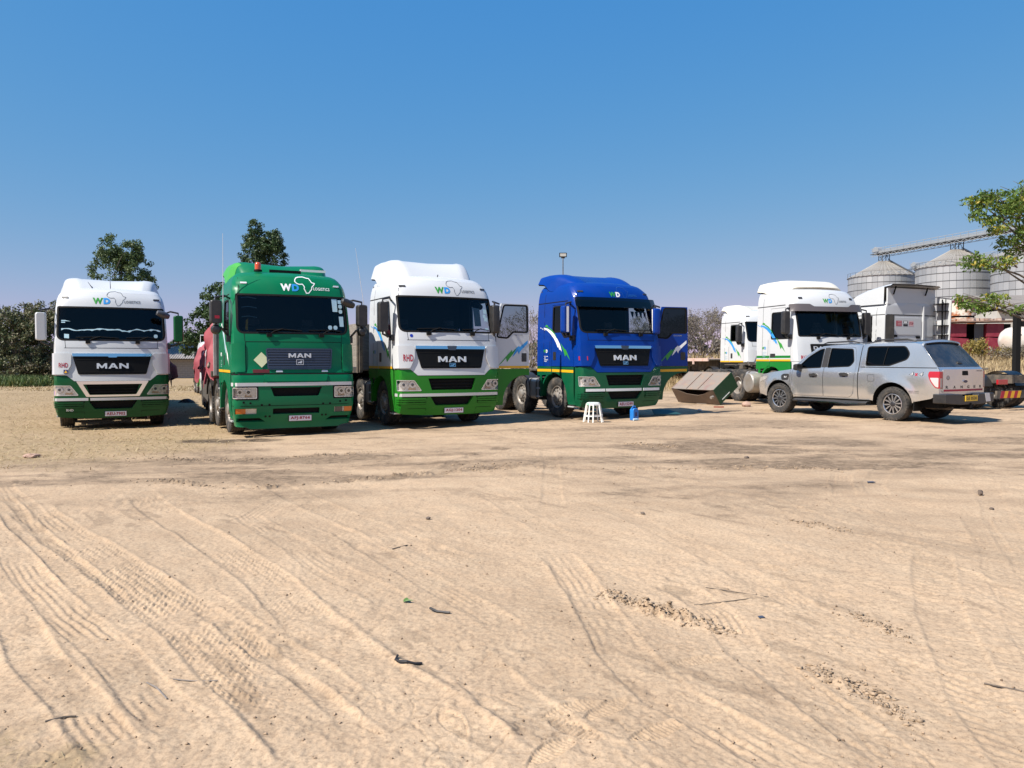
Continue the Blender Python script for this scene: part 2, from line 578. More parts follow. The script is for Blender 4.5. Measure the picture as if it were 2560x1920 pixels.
def detail(X, Y):
    """fine relief and three colour masks (scuffed, straw, oil) of the yard"""
    near = sstep(34, 18, Y)
    warpx = X + 0.5 * fbm(X * .6, Y * .6, 31, 2); warpy = Y + 0.5 * fbm(X * .6, Y * .6, 41, 2)
    Z = 0.040 * fbm(X * .35, Y * .35, 1, 3) + 0.016 * fbm(warpx * 1.3, warpy * 1.3, 3, 3)
    ra = X * .79 + Y * .61; rb = -X * .61 + Y * .79          # drift of the sand along the main way through
    Z = Z + 0.008 * fbm(ra * 5.0, rb * 1.2, 8, 3) * sstep(-7, 1, X)
    rough = sstep(-.1, .35, fbm(X * .9, Y * .9, 51, 3))
    Z = Z + (0.0045 + 0.009 * rough) * fbm(warpx * 9, warpy * 9, 12, 3) + 0.0065 * fbm(warpx * 30, warpy * 30, 20, 2) * sstep(12, 5, Y)
    rid = np.exp(-(fbm(warpx * 2.6, warpy * 2.6, 131, 4) / .014) ** 2) * sstep(.0, .3, fbm(X * 1.1, Y * 1.1, 137, 3)) * sstep(14, 6, Y)
    Z = Z - .005 * rid
    sc = np.zeros_like(X) + .35 * rid
    band = np.exp(-((Y - 10.6 - .6 * fbm(X * .4, Y * .1, 71, 2)) / .9) ** 2) + .9 * np.exp(-((Y - 13.2 - fbm(X * .4, Y * .1, 73, 2)) / 1.2) ** 2) * sstep(0, 3, X) + .5 * np.exp(-((Y - 12.4) / .8) ** 2)
    sc = sc + .85 * band * sstep(-.2, .25, fbm(X * .55, Y * 1.6, 61, 4)) + .55 * sstep(.0, .4, fbm(X * .35, Y * .9, 64, 5)) * sstep(6, 10, Y)
    sc = sc + .16 * sstep(-.25, .45, fbm(ra * 1.1, rb * .22, 65, 5)) + .16 * sstep(.05, .45, fbm(ra * 2.6, rb * .6, 66, 5)) + .30 * sstep(.1, .4, fbm(X * 1.0, Y * 3.2, 67, 5)) * sstep(6.5, 9.5, Y) + .42 * sstep(.22, .42, fbm(ra * 9.0, rb * 2.4, 68, 4)) * sstep(-.1, .3, fbm(X * .8, Y * .8, 69, 2))
    for ti, (kind, w, k, dark, path) in enumerate(TRACKS):
        P = np.array(path)
        lo = P.min(0) - .6; hi = P.max(0) + .6
        m = (X > lo[0]) & (X < hi[0]) & (Y > lo[1]) & (Y < hi[1])
        if not m.any():
            continue
        x = X[m]; y = Y[m]
        x = x + .05 * fbm(x * 1.1, y * 1.1, 90 + ti, 2)
        best = np.full(x.shape, 9.0); S = np.zeros_like(x); T = np.zeros_like(x); acc = 0.0
        for i in range(len(P) - 1):
            a, b = P[i], P[i + 1]
            d = b - a; L = np.hypot(*d); d = d / L
            u = (x - a[0]) * d[0] + (y - a[1]) * d[1]
            t = -(x - a[0]) * d[1] + (y - a[1]) * d[0]
            uc = np.clip(u, 0, L)
            dist = np.hypot(u - uc, t)
            c = dist < best
            best[c] = dist[c]; S[c] = acc + uc[c]; T[c] = t[c]
            acc += L
        h = w / 2
        wob = fbm(S * 1.5, T * 0 + ti, 33, 3)
        ends = sstep(0, .5, S) * sstep(acc, acc - .5, S)
        core = sstep(h * 1.08, h * .86, best)
        patchy = sstep(-.22, .18, fbm(x * 2.2, y * 2.2, 95 + ti, 3))
        berm = np.exp(-((best - h * 1.05) / .022) ** 2) * (0.5 + wob * .8)
        if kind in ('lug', 'chev', 'ribs'):
            e = -.012 * core + .013 * berm
            if kind == 'lug':
                row = np.floor(T / (w / 7.0)); S = S + .02 * fbm(S * 3, T * 0, 140 + ti, 2)
                e = e + .011 * core * patchy * (sstep(-.1, .5, np.sin(2 * PI * (S / .062 + .5 * (row % 2)))) * sstep(-.6, .2, np.cos(2 * PI * T / (w / 7.0))))
            elif kind == 'chev':
                e = e + .008 * core * patchy * sstep(-.2, .4, np.sin(2 * PI * (S / .075 + np.abs(T) / (w * .42))))
            else:
                e = e * .6 + .0045 * core * patchy * np.cos(2 * PI * (T / (w / 5.0) + .5 * wob)) * sstep(-.3, .25, fbm(S * 2.5, T * 6, 120 + ti, 3))
        elif kind == 'ridge':
            e = .016 * np.exp(-((best) / .03) ** 2) * (.6 + wob)
        else:
            g = np.exp(-(best / (h * .8)) ** 2)
            cl = np.abs(fbm(x * 14, y * 14, 50 + ti, 3)) + .6 * np.abs(fbm(x * 34, y * 34, 52 + ti, 2))
            e = g * (-.014 + .10 * cl * patchy)
            core = g
        Z[m] += e * k * ends
        sc[m] += dark * core * ends * (.6 + .8 * (wob + .2)) * (0.5 + .5 * patchy)
    for fx, fy, fa in FEET:
        m = (np.abs(X - fx) < .3) & (np.abs(Y - fy) < .3)
        c, s = math.cos(fa), math.sin(fa)
        u = (X[m] - fx) * c + (Y[m] - fy) * s; t = -(X[m] - fx) * s + (Y[m] - fy) * c
        wdt = .042 + .012 * np.sin(u * 12 + 1)
        ins = sstep(1.08, .9, np.maximum(np.abs(u) / .14, np.hypot(u / .15, t / wdt)))
        Z[m] += -.007 * ins + .004 * ins * np.sin(u * 2 * PI / .022) + .0025 * np.exp(-((np.hypot(u / .15, t / wdt) - 1.12) / .12) ** 2)
    sc = sc + .55 * sstep(.75, .2, np.hypot((X + 2.2) / .9, (Y - 2.95) / .8) + .6 * fbm(X * 2.4, Y * 2.4, 141, 4))
    straw = sstep(-4.8, -7.6, X - .30 * (Y - 13) + 1.6 * fbm(X * .5, Y * .5, 81, 3)) * sstep(10.8, 13.6, Y + 1.3 * fbm(X * .7, Y * .7, 83, 3))
    straw = np.maximum(straw, .75 * sstep(.55, .2, np.hypot((X + 2.15) / 1.0, (Y - 2.9) / .9) + .5 * fbm(X * 3, Y * 3, 85, 3)))
    bank = sstep(33, 38, Y) * sstep(2, 6, X)
    straw = np.maximum(straw, bank)
    straw = np.maximum(straw, sstep(30, 40, Y) * .8)
    oil_and_dark = 1.1 * sstep(1.0, .25, np.hypot((X + 5.7) / 1.5, (Y - 15.25) / .55) + .9 * fbm(X * 1.6, Y * 2.4, 87, 4))
    oil_and_dark = oil_and_dark + .6 * sstep(1.0, .3, np.hypot((X + 2.85) / .55, (Y - 15.2) / .28) + .8 * fbm(X * 2, Y * 3, 88, 3))
    oil_and_dark = oil_and_dark + .5 * sstep(.9, .3, np.hypot((X - 4.4) / 2.2, (Y - 24.5) / 1.0) + .8 * fbm(X * 1.2, Y * 2, 89, 3))  # broader dark patch on the ground behind the blue truck
    oil_and_dark = oil_and_dark + .35 * sstep(.9, .2, np.hypot((X + .5) / 7.5, (Y - 19.6) / 1.4) + .7 * fbm(X * .8, Y * 1.4, 79, 4))  # wide faint darkening of the ground below the row of trucks
    return Z * near, np.clip(sc, 0, 1), np.clip(straw, 0, 1), np.clip(oil_and_dark, 0, 1)

def build_ground():
    inv = np.linspace(1 / 2.1, 1 / 40.0, 780)
    rows = np.concatenate([[-400, -120, -40, -12, -3, 0, 1.0, 1.6], 1 / inv, [44, 48, 52, 58, 66, 78, 95, 120, 160, 220, 320, 500, 900, 2000]])
    k = np.linspace(-.86, .86, 980)
    kk = np.concatenate([[-60, -22, -9, -4, -2.2, -1.5, -1.15, -.98], k, [.98, 1.15, 1.5, 2.2, 4, 9, 22, 60]])
    D = np.maximum(rows, 2.1)
    X = np.clip(D[:, None] * kk[None, :], -2600, 2600)
    Y = np.repeat(rows[:, None], len(kk), 1)
    Z0 = gz(X, Y)
    Zd, sc, st, oil_and_dark = detail(X, Y)
    Z = Z0 + Zd
    nr, nc = X.shape
    V = np.stack([X, Y, Z], 2).reshape(-1, 3)
    i = (np.arange(nr - 1)[:, None] * nc + np.arange(nc - 1)[None, :]).ravel()
    F = np.stack([i, i + 1, i + nc + 1, i + nc], 1)
    # ---- material
    m = bpy.data.materials.new('sandy_ground'); m.use_nodes = True
    t = m.node_tree; b = t.nodes['Principled BSDF']
    b.inputs['Roughness'].default_value = .95; b.inputs['Specular IOR Level'].default_value = .15
    tc = t.nodes.new('ShaderNodeTexCoord')
    def noise(sc_, det=6, ro=.6, vec=None):
        n = t.nodes.new('ShaderNodeTexNoise'); n.inputs['Scale'].default_value = sc_; n.inputs['Detail'].default_value = det; n.inputs['Roughness'].default_value = ro
        t.links.new(vec or tc.outputs['Object'], n.inputs['Vector']); return n.outputs[0]
    def mrange(s, lo, hi, a=0., c=1.):
        r = t.nodes.new('ShaderNodeMapRange'); r.inputs[1].default_value = lo; r.inputs[2].default_value = hi; r.inputs[3].default_value = a; r.inputs[4].default_value = c
        t.links.new(s, r.inputs[0]); return r.outputs[0]
    def mix(f, a, c):
        x = t.nodes.new('ShaderNodeMix'); x.data_type = 'RGBA'
        if hasattr(f, 'links'): t.links.new(f, x.inputs['Factor'])
        else: x.inputs['Factor'].default_value = f
        for q, s in ((a, 'A'), (c, 'B')):
            if hasattr(q, 'links'): t.links.new(q, x.inputs[s])
            else: x.inputs[s].default_value = (*q, 1)
        return x.outputs['Result']
    def math_(op, a, c):
        x = t.nodes.new('ShaderNodeMath'); x.operation = op
        for q, i_ in ((a, 0), (c, 1)):
            if hasattr(q, 'links'): t.links.new(q, x.inputs[i_])
            else: x.inputs[i_].default_value = q
        return x.outputs[0]
    def att(n):
        a = t.nodes.new('ShaderNodeAttribute'); a.attribute_name = n; return a.outputs['Fac']
    base = mix(mrange(noise(.35, 8), .35, .68), (.465, .333, .218), (.400, .284, .184))
    base = mix(mrange(noise(2.3, 8, .7), .42, .72, 0, .55), base, (.508, .384, .260))
    base = mix(mrange(noise(38, 3, .7), .45, .72, 0, .65), base, (.20, .138, .09))
    grit = mrange(noise(150, 2, .5), .62, .72, 0, .55)
    base = mix(grit, base, (.17, .115, .075))
    scf = math_('MULTIPLY', att('scuff'), mrange(noise(7, 6, .7), .3, .62, .35, 1.0))
    base = mix(scf, base, (.138, .098, .066))
    stw = math_('MULTIPLY', att('straw'), mrange(noise(5, 7, .75), .32, .6, .25, 1.0))
    strawc = mix(mrange(noise(22, 4, .7), .35, .65), (.37, .268, .150), (.22, .157, .088))
    base = mix(stw, base, strawc)
    ol = math_('MULTIPLY', att('oil_and_dark'), mrange(noise(3.5, 6, .7), .3, .6, .3, 1.0))
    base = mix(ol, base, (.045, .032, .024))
    t.links.new(base, b.inputs['Base Color'])
    bp = t.nodes.new('ShaderNodeBump'); bp.inputs['Strength'].default_value = .45; bp.inputs['Distance'].default_value = .012
    hsum = math_('ADD', noise(55, 5, .7), math_('MULTIPLY', noise(9, 5, .65), 1.4))
    t.links.new(hsum, bp.inputs['Height']); t.links.new(bp.outputs[0], b.inputs['Normal'])
    me = raw_mesh('ground', V, F, m, smooth=True)
    for n, a in (('scuff', sc), ('straw', st), ('oil_and_dark', oil_and_dark)):
        q = me.attributes.new(n, 'FLOAT', 'POINT'); q.data.foreach_set('value', a.astype(np.float32).ravel())
    o = bpy.data.objects.new('ground', me); COL.objects.link(o)
    tag(o, 'pale sandy yard criss-crossed by tyre tracks', kind='structure')
    return o
build_ground()

# ------------------------------------------------------------------ straw and dry grass: nobody could count it
def blades(name, label, xs, ys, zs, h, lean, wid, cols, parent=None, curl=.35):
    n = len(xs)
    az = nrg.uniform(0, 2 * PI, n); ln = lean[0] + (lean[1] - lean[0]) * nrg.random(n)
    hh = h[0] + (h[1] - h[0]) * nrg.random(n) ** 1.5
    dx = np.cos(az) * np.sin(ln); dy = np.sin(az) * np.sin(ln); dz = np.cos(ln)
    px = -np.sin(az + nrg.normal(0, .5, n)) * wid; py = np.cos(az) * wid
    b0 = np.stack([xs, ys, zs], 1)
    d = np.stack([dx, dy, dz], 1)
    p = np.stack([px, py, np.zeros(n)], 1)
    mid = b0 + d * (hh * .55)[:, None]
    d2 = d.copy(); d2[:, 2] -= curl; d2[:, :2] *= 1 + curl
    tip = mid + d2 * (hh * .45)[:, None]
    tip[:, 2] = np.maximum(tip[:, 2], zs + .006)
    V = np.stack([b0 - p, b0 + p, mid - p * .8, mid + p * .8, tip], 1).reshape(-1, 3)
    k = (np.arange(n) * 5)[:, None]
    F = np.concatenate([k + np.array([[0, 1, 3]]), k + np.array([[0, 3, 2]]), k + np.array([[2, 3, 4]])], 0)
    tn = nrg.random(n)
    me = raw_mesh(name, V, F, cols, np.concatenate([tn, tn, tn]))
    o = bpy.data.objects.new(name, me); COL.objects.link(o)
    return tag(o, label, 'grass', kind='stuff')

M_straw = leafmat('dry_straw', [(.20, .14, .07), (.36, .27, .14), (.48, .38, .22)], .15, .7)
M_grass = leafmat('green_grass', [(.05, .085, .02), (.075, .12, .028), (.16, .17, .06)], .25, .6)

def ground_z(xs, ys):
    z, _, st, _ = detail(xs, ys)
    return gz(xs, ys) + z, st

xs = nrg.uniform(-26, -3.5, 70000); ys = 11 + 30 * nrg.random(70000) ** 1.6
zz, st = ground_z(xs, ys)
kp = (nrg.random(len(xs)) < st ** 1.3) & (np.abs(xs / ys) < .9)
blades('dry_straw', 'flattened dry straw covering the yard around the trucks at left', xs[kp], ys[kp], zz[kp] - .002, (.04, .22), (1.0, 1.52), .005, M_straw)
xs = nrg.normal(-2.1, .55, 1500); ys = nrg.normal(3.0, .42, 1500)
zz, st = ground_z(xs, ys)
kp = (nrg.random(len(xs)) < st * .5) & (ys > 2.2)
blades('scattered_straw', 'few straw stalks scattered on the sand at the near corner', xs[kp], ys[kp], zz[kp], (.02, .10), (1.2, 1.55), .0015, M_straw)
# bank on the right, tall dry grass
xs = nrg.uniform(5, 34, 30000); ys = 36 + 13 * nrg.random(30000)
kp = nrg.random(len(xs)) < sstep(5, 9, xs) * (.35 + .65 * (fbm(xs * .3, ys * .3, 4, 3) > -.1))
xs, ys = xs[kp], ys[kp]
blades('dry_bank_grass', 'tall dry yellow grass on the bank behind the parked cabs', xs, ys, gz(xs, ys), (.2, .75), (.05, .6), .012, M_straw, curl=.6)
# green verge under the bush on the left
xs = nrg.uniform(-52, -31, 14000); ys = nrg.uniform(50, 56, 14000)
blades('green_verge_grass', 'strip of green weeds along the foot of the bush at left', xs, ys, gz(xs, ys), (.25, 1.15), (.05, .6), .03, M_grass, curl=.5)
xs = nrg.uniform(-52, 0, 12000); ys = nrg.uniform(42, 52, 12000)
blades('dry_verge_grass', 'dry yellowish grass strip in front of the green weeds', xs, ys, gz(xs, ys), (.05, .22), (.4, 1.2), .02, M_straw, curl=.5)
# ------------------------------------------------------------------ shared vehicle materials
M_white = paint('white_cab_paint', (.53, .54, .545), .12)
M_tyre = mat('tyre_rubber', (.028, .027, .026), .85, col2=(.17, .135, .10), vscale=6, vlo=.45, vhi=.75, vamt=.75, bump=.3, bscale=60)
M_rim = mat('dusty_rim', (.30, .285, .265), .5, .35, col2=(.26, .20, .145), vscale=9, vamt=.8)
M_rimdark = mat('dark_hub', (.07, .062, .055), .6, .2, col2=(.2, .155, .11), vscale=9, vamt=.6)
M_black = mat('black_plastic', (.018, .018, .019), .42, col2=(.05, .044, .038), vscale=5, vamt=.6)
M_blackm = mat('black_matte', (.008, .008, .008), .8, 0, .2)
M_mesh = mat('grille_mesh', (.008, .008, .008), .7, 0, .15, bump=.8, bscale=140)
M_chrome = mat('chrome_trim', (.78, .79, .80), .12, 1.0)
M_bright = mat('bright_letter', (.68, .68, .67), .3, .35)
M_silver = mat('silver_trim', (.60, .60, .60), .35, .3)
M_refl = mat('lamp_reflector', (.74, .73, .70), .22, .55, col2=(.58, .55, .50), vscale=14)
M_lampdark = mat('lamp_lens_dark', (.10, .10, .11), .08, .6)
M_amber = mat('amber_lens', (.62, .16, .02), .2, coat=.6)
M_amberpale = mat('pale_amber_lens', (.55, .38, .25), .25, .2)
M_redlens = mat('red_lens', (.38, .012, .02), .18, coat=.8)
M_glass = glass('windscreen_glass', (.40, .48, .52), .6)
M_sideglass = glass('side_glass', (.34, .38, .40), .6)
M_clear = glass('lamp_cover_glass', (.92, .93, .93))
M_darktint = glass('dark_tinted_glass', (.02, .025, .03), .6)
M_inner = mat('cab_interior', (.045, .045, .048), .85)
M_seat = mat('seat_cloth', (.07, .07, .08), .95, col2=(.12, .115, .12), vscale=20)
M_plate = mat('number_plate_white', (.74, .70, .70), .5)
M_platey = mat('number_plate_yellow', (.75, .47, .03), .5)
M_redtxt = mat('red_lettering', (.36, .008, .028), .5)
M_blk = mat('black_lettering', (.012, .012, .014), .5)
M_steel = mat('chassis_steel', (.05, .046, .042), .75, .1, col2=(.20, .155, .11), vscale=4, vlo=.4, vhi=.7, vamt=.8, bump=.2, bscale=25)
M_tank = mat('dusty_aluminium', (.42, .40, .37), .45, .55, col2=(.34, .28, .21), vscale=3, vamt=.9, bump=.1, bscale=20)
M_yellow = mat('yellow_tape', (.72, .38, .01), .45)
M_lime = mat('logo_green', (.03, .26, .03), .4)
M_sky = mat('logo_blue', (.03, .26, .62), .4)
M_pale = mat('pale_sticker', (.38, .55, .62), .5)
M_whitedec = mat('white_lettering', (.80, .80, .79), .45)
M_grey = mat('grey_lettering', (.22, .23, .24), .5)
M_orange = mat('beacon_amber', (.55, .07, .01), .15, coat=1.0)

def growp(poly, d):
    """offset a polygon outward by d (mitre)"""
    P = [Vector(p) for p in poly]; n = len(P)
    area = sum(P[i].x * P[(i + 1) % n].y - P[(i + 1) % n].x * P[i].y for i in range(n))
    sg = 1 if area > 0 else -1
    out = []
    for i in range(n):
        e1 = (P[i] - P[i - 1]); e2 = (P[(i + 1) % n] - P[i])
        if e1.length < 1e-7 or e2.length < 1e-7:
            out.append(tuple(P[i])); continue
        e1.normalize(); e2.normalize()
        n1 = Vector((e1.y, -e1.x)) * sg; n2 = Vector((e2.y, -e2.x)) * sg
        m = n1 + n2
        m = m / max(.25, m.length_squared / 2) if m.length > 1e-6 else n1
        out.append(tuple(P[i] + m * d))
    return out

class Cab:
    """a truck cab as one wrapped surface: s runs round the front from the left flank to the right, z is height"""
    S = 3.20
    def __init__(self, lev, ribs=True):
        L = np.array(lev, float)
        zs = np.linspace(L[0, 0], L[-1, 0], 500)
        T = [zs]
        for k in range(1, 6):
            x, y = L[:, 0], L[:, k]
            h = np.diff(x); dl = np.diff(y) / h
            m = np.zeros(len(x))
            for i in range(1, len(x) - 1):
                if dl[i - 1] * dl[i] > 0:
                    w1 = 2 * h[i] + h[i - 1]; w2 = h[i] + 2 * h[i - 1]
                    m[i] = (w1 + w2) / (w1 / dl[i - 1] + w2 / dl[i])
            m[0] = dl[0]; m[-1] = dl[-1]
            j = np.clip(np.searchsorted(x, zs) - 1, 0, len(h) - 1)
            t = (zs - x[j]) / h[j]
            T.append((2 * t**3 - 3 * t**2 + 1) * y[j] + (t**3 - 2 * t**2 + t) * h[j] * m[j] + (-2 * t**3 + 3 * t**2) * y[j + 1] + (t**3 - t**2) * h[j] * m[j + 1])
        self.T = np.stack(T[1:], 1); self.z0 = zs[0]; self.dz = zs[1] - zs[0]
        self.ribs = ribs
    def P(self, z):
        f = min(max((z - self.z0) / self.dz, 0), 498.999)
        i = int(f); t = f - i
        a = self.T[i]; b = self.T[i + 1]
        return a + (b - a) * t
    def raw(self, s, z):
        w, yf, b, r, yr = self.P(z)
        sg = -1.0 if s < 0 else 1.0
        t = abs(s)
        wr = w - r
        c0 = 1.4 * r
        if t <= wr:
            x = t
            return Vector((sg * x, yf + b * (x / wr) ** 2, z))
        ph0 = math.atan(2 * b / wr)
        ry = r * 1.25
        if t <= wr + c0:
            ph = ph0 + (PI / 2 - ph0) * (t - wr) / c0
            return Vector((sg * (wr + r * (math.sin(ph) - math.sin(ph0)) / (1 - math.sin(ph0))), yf + b + ry * (math.cos(ph0) - math.cos(ph)), z))
        yc = yf + b + ry * math.cos(ph0)
        k = (t - wr - c0) / (self.S - wr - c0)
        y = yc + (yr - yc) * k
        x = w
        if self.ribs and y > 1.62 and 1.95 < z < 2.75:
            x -= .012 * (0.5 - 0.5 * math.cos((z - 1.95) / .2 * 2 * PI)) * min(1, (y - 1.62) / .06) * min(1, max(0, yr - .06 - y) / .06)
        return Vector((sg * x, y, z))
    def __call__(self, s, z, off=0.0):
        p = self.raw(s, z)
        if not off:
            return p
        a = self.raw(s + .01, z) - self.raw(s - .01, z)
        b = self.raw(s, z + .01) - self.raw(s, z - .01)
        n = a.cross(b)
        n.normalize()
        return p + n * off
    def sy(self, sg, y, z):
        w, yf, b, r, yr = self.P(z)
        yc = yf + b + r * 1.25 * math.cos(math.atan(2 * b / (w - r)))
        s1 = w + .4 * r
        return sg * (s1 + (self.S - s1) * max(0.0, (y - yc) / (yr - yc)))
    def side(self, sg):
        return lambda y, z, off=0.0: self(self.sy(sg, y, z), z, off)
    def spoly(self, sg, poly, step=.12):
        return [(self.sy(sg, y, z), z) for y, z in resample(poly, step)]

LEV_TGX = [(.26, 1.17, .14, .10, .10, 2.28), (.45, 1.22, .05, .10, .10, 2.28), (.75, 1.245, 0, .10, .10, 2.28), (1.15, 1.245, 0, .10, .10, 2.28),
           (1.40, 1.245, .03, .10, .10, 2.28), (1.95, 1.24, .10, .10, .10, 2.28), (2.15, 1.235, .14, .11, .10, 2.28), (2.95, 1.205, .33, .13, .15, 2.28),
           (3.18, 1.17, .41, .14, .18, 2.28), (3.34, 1.10, .53, .15, .24, 2.28), (3.43, 1.00, .70, .15, .24, 2.26), (3.47, .86, .92, .15, .24, 2.22)]
LEV_TGA = [(.26, 1.17, .14, .06, .10, 2.28), (.45, 1.22, .05, .06, .10, 2.28), (.75, 1.245, 0, .06, .10, 2.28), (1.15, 1.245, 0, .06, .10, 2.28),
           (1.40, 1.245, .06, .08, .10, 2.28), (1.95, 1.24, .10, .09, .10, 2.28), (2.15, 1.235, .13, .10, .10, 2.28), (2.95, 1.205, .30, .12, .15, 2.28),
           (3.18, 1.17, .38, .13, .18, 2.28), (3.34, 1.10, .50, .14, .24, 2.28), (3.43, 1.00, .68, .14, .24, 2.26), (3.47, .86, .92, .15, .24, 2.22)]
LEV_DAF = [(.26, 1.17, .14, .10, .10, 2.25), (.45, 1.22, .05, .10, .10, 2.25), (.75, 1.24, 0, .10, .10, 2.25), (1.15, 1.24, .01, .10, .10, 2.25),
           (1.40, 1.24, .04, .10, .10, 2.25), (1.85, 1.235, .09, .11, .10, 2.25), (2.05, 1.23, .13, .11, .10, 2.25), (2.80, 1.205, .28, .12, .15, 2.25),
           (3.10, 1.19, .36, .13, .18, 2.25), (3.32, 1.14, .50, .15, .24, 2.25), (3.42, 1.04, .68, .15, .24, 2.23), (3.46, .88, .92, .15, .24, 2.20)]

ARCH_Y, ARCH_Z = 1.42, .52
def arch(r, a0, a1, n=9, cy=ARCH_Y, cz=ARCH_Z):
    return [(cy + r * math.cos(R(a0 + (a1 - a0) * i / n)), cz + r * math.sin(R(a0 + (a1 - a0) * i / n))) for i in range(n + 1)]

AFRICA = [(.28, .98), (.45, 1.0), (.55, .96), (.62, .93), (.74, .92), (.80, .80), (.86, .66), (1.0, .62), (.97, .54), (.84, .38), (.82, .24), (.74, .14),
          (.66, .02), (.54, 0), (.50, .10), (.44, .26), (.46, .38), (.40, .50), (.36, .54), (.22, .52), (.10, .56), (0, .68), (.02, .80), (.10, .92), (.2, .97)]

def outline_strip(mb, fmap, pts, w, off):
    """a thin painted line along a closed outline"""
    a = resample(pts, .06)
    mb.patch(fmap, growp(a, w / 2), [growp(a, -w / 2)], .2, off)

# ------------------------------------------------------------------ wheels
def truck_wheel_meshes():
    Rr, hw = .52, .155
    pr = [(.292, -hw * .8), (.32, -hw * .95), (.40, -hw * 1.03), (.46, -hw), (.495, -hw * .93), (.515, -hw * .82)]
    for c in (-.085, -.03, .03, .085):
        pr += [(.52, c - .02), (.52, c - .008), (.505, c - .006), (.505, c + .006), (.52, c + .008), (.52, c + .02)]
    pr += [(r, -h) for r, h in reversed(pr[:6])]
    ty = MB().lathe(pr, 44)
    # sidewall ribs of the tread shoulder
    for k in range(44):
        a = 2 * PI * k / 44
        for s in (-1, 1):
            M = Matrix.Rotation(a, 4, 'X') @ Matrix.Translation((s * hw * .90, 0, .503))
            ty.boxm(.022, .03, .02, M)
    tyre = ty.mesh('truck_tyre', M_tyre)
    f = MB().lathe([(.295, -.10), (.295, .115), (.285, .13), (.27, .125), (.262, .10), (.245, .085), (.16, .105), (.135, .12), (.125, .16), (.10, .175), (0.001, .178)], 36)
    for k in range(10):
        a = 2 * PI * k / 10
        f.cyl((.10, .168 * math.cos(a), .168 * math.sin(a)), (.14, .168 * math.cos(a), .168 * math.sin(a)), .016, 6)
    rimf = f.mesh('front_rim', M_rim)
    hd = MB()
    for k in range(10):
        a = 2 * PI * (k + .5) / 10
        hd.cyl((.088, .213 * math.cos(a), .213 * math.sin(a)), (.096, .213 * math.cos(a), .213 * math.sin(a)), .024, 10)
    holes = hd.mesh('rim_holes', M_blackm)
    g = MB().lathe([(.295, -.10), (.295, .13), (.28, .135), (.27, .12), (.262, .02), (.25, -.03), (.17, -.04), (.15, -.02), (.145, .07), (.12, .095), (.001, .10)], 36)
    for k in range(10):
        a = 2 * PI * k / 10
        g.cyl((-.04, .195 * math.cos(a), .195 * math.sin(a)), (.0, .195 * math.cos(a), .195 * math.sin(a)), .016, 6)
    rimr = g.mesh('rear_rim', M_rim)
    return tyre, rimf, holes, rimr
TW = truck_wheel_meshes()

def truck_wheel(parent, x, y, z=.515, kind='front', sg=1, scale=1.0, steer=0.0):
    tyre, rimf, holes, rimr = TW
    w = inst('wheel', tyre, parent, (x, y, z), (rng.uniform(0, 6), 0, steer), (scale,) * 3)
    if kind == 'front':
        inst('rim', rimf, w, (0, 0, 0), (0, 0, 0 if sg > 0 else PI))
        inst('rim_holes', holes, w, (0, 0, 0), (0, 0, 0 if sg > 0 else PI))
    else:
        inst('rim', rimr, w, (0, 0, 0), (0, 0, 0 if sg > 0 else PI))
    return w

def axle(parent, y, kind, z=.515, scale=1.0, hw=1.02, steer=0.0):
    for sg in (-1, 1):
        truck_wheel(parent, sg * hw, y, z, 'front' if kind == 'single' else 'rear', sg, scale, steer)
        if kind == 'dual':
            truck_wheel(parent, sg * (hw - .34), y, z, 'rear', -sg, scale)
    MB().cyl((-hw + .1, y, z), (hw - .1, y, z), .075, 10).build('axle', M_steel, parent)
# ------------------------------------------------------------------ the tractor unit
MAN_GLYPHS = [
    [(0, 0), (.20, 0), (.20, .55), (.42, .10), (.58, .10), (.80, .55), (.80, 0), (1.0, 0), (1.0, 1), (.78, 1), (.50, .42), (.22, 1), (0, 1)],
    [(1.12, 0), (1.35, 0), (1.43, .22), (1.77, .22), (1.85, 0), (2.08, 0), (1.72, 1), (1.48, 1)],
    [(2.20, 0), (2.40, 0), (2.40, .62), (2.92, 0), (3.12, 0), (3.12, 1), (2.92, 1), (2.92, .38), (2.40, 1), (2.20, 1)]]
MAN_HOLE = [(1.50, .40), (1.70, .40), (1.60, .70)]

def maker_name(fm, x, z, w, h, off):
    b = MB()
    for i, g in enumerate(MAN_GLYPHS):
        q = lambda pts: [(x - w / 2 + a / 3.12 * w, z + c_ * h) for a, c_ in pts]
        b.patch(fm, q(g), [q(MAN_HOLE)] if i == 1 else (), .2, off, -.02)
    return b

GREEN_LINE = [(-1.0, 1.305), (-.97, 1.30), (-.82, 1.17), (.82, 1.17), (.97, 1.30), (1.0, 1.305)]

def logo(root, fm, x, z, h, colw, cold, cola, colt, aw=.010, off=.005, full=True, word='LOGISTICS'):
    """the fleet's mark: W and D, the outline of a continent, and a small word"""
    MB().text(fm, 'W', x, z, h, off, .05, width=h * 1.45).build('lettering', colw, root, smooth=0)
    MB().text(fm, 'D', x + h * 1.25, z, h, off, .06, width=h * .95).build('lettering', cold, root, smooth=0)
    if full:
        pts = [(x + h * 1.25 + p[0] * h * 2.7, z - h * .22 + p[1] * h * 2.35) for p in AFRICA]
        a = MB(); outline_strip(a, fm, pts, aw, off - .002)
        a.build('map_outline', cola, root, smooth=0)
        MB().text(fm, word, x + h * 3.72, z + h * .24, h * .42, off, .02, width=h * 2.3, align='L').build('lettering', colt, root, smooth=0)

def text_block(root, fm, x, z, w, h, lines, m, off=.005):
    """small printed lines"""
    b = MB()
    for i, t in enumerate(lines):
        b.text(fm, t, x, z - i * h * 1.5, h, off, .02, align='L')
    return b.build('small_lettering', m, root, smooth=0)

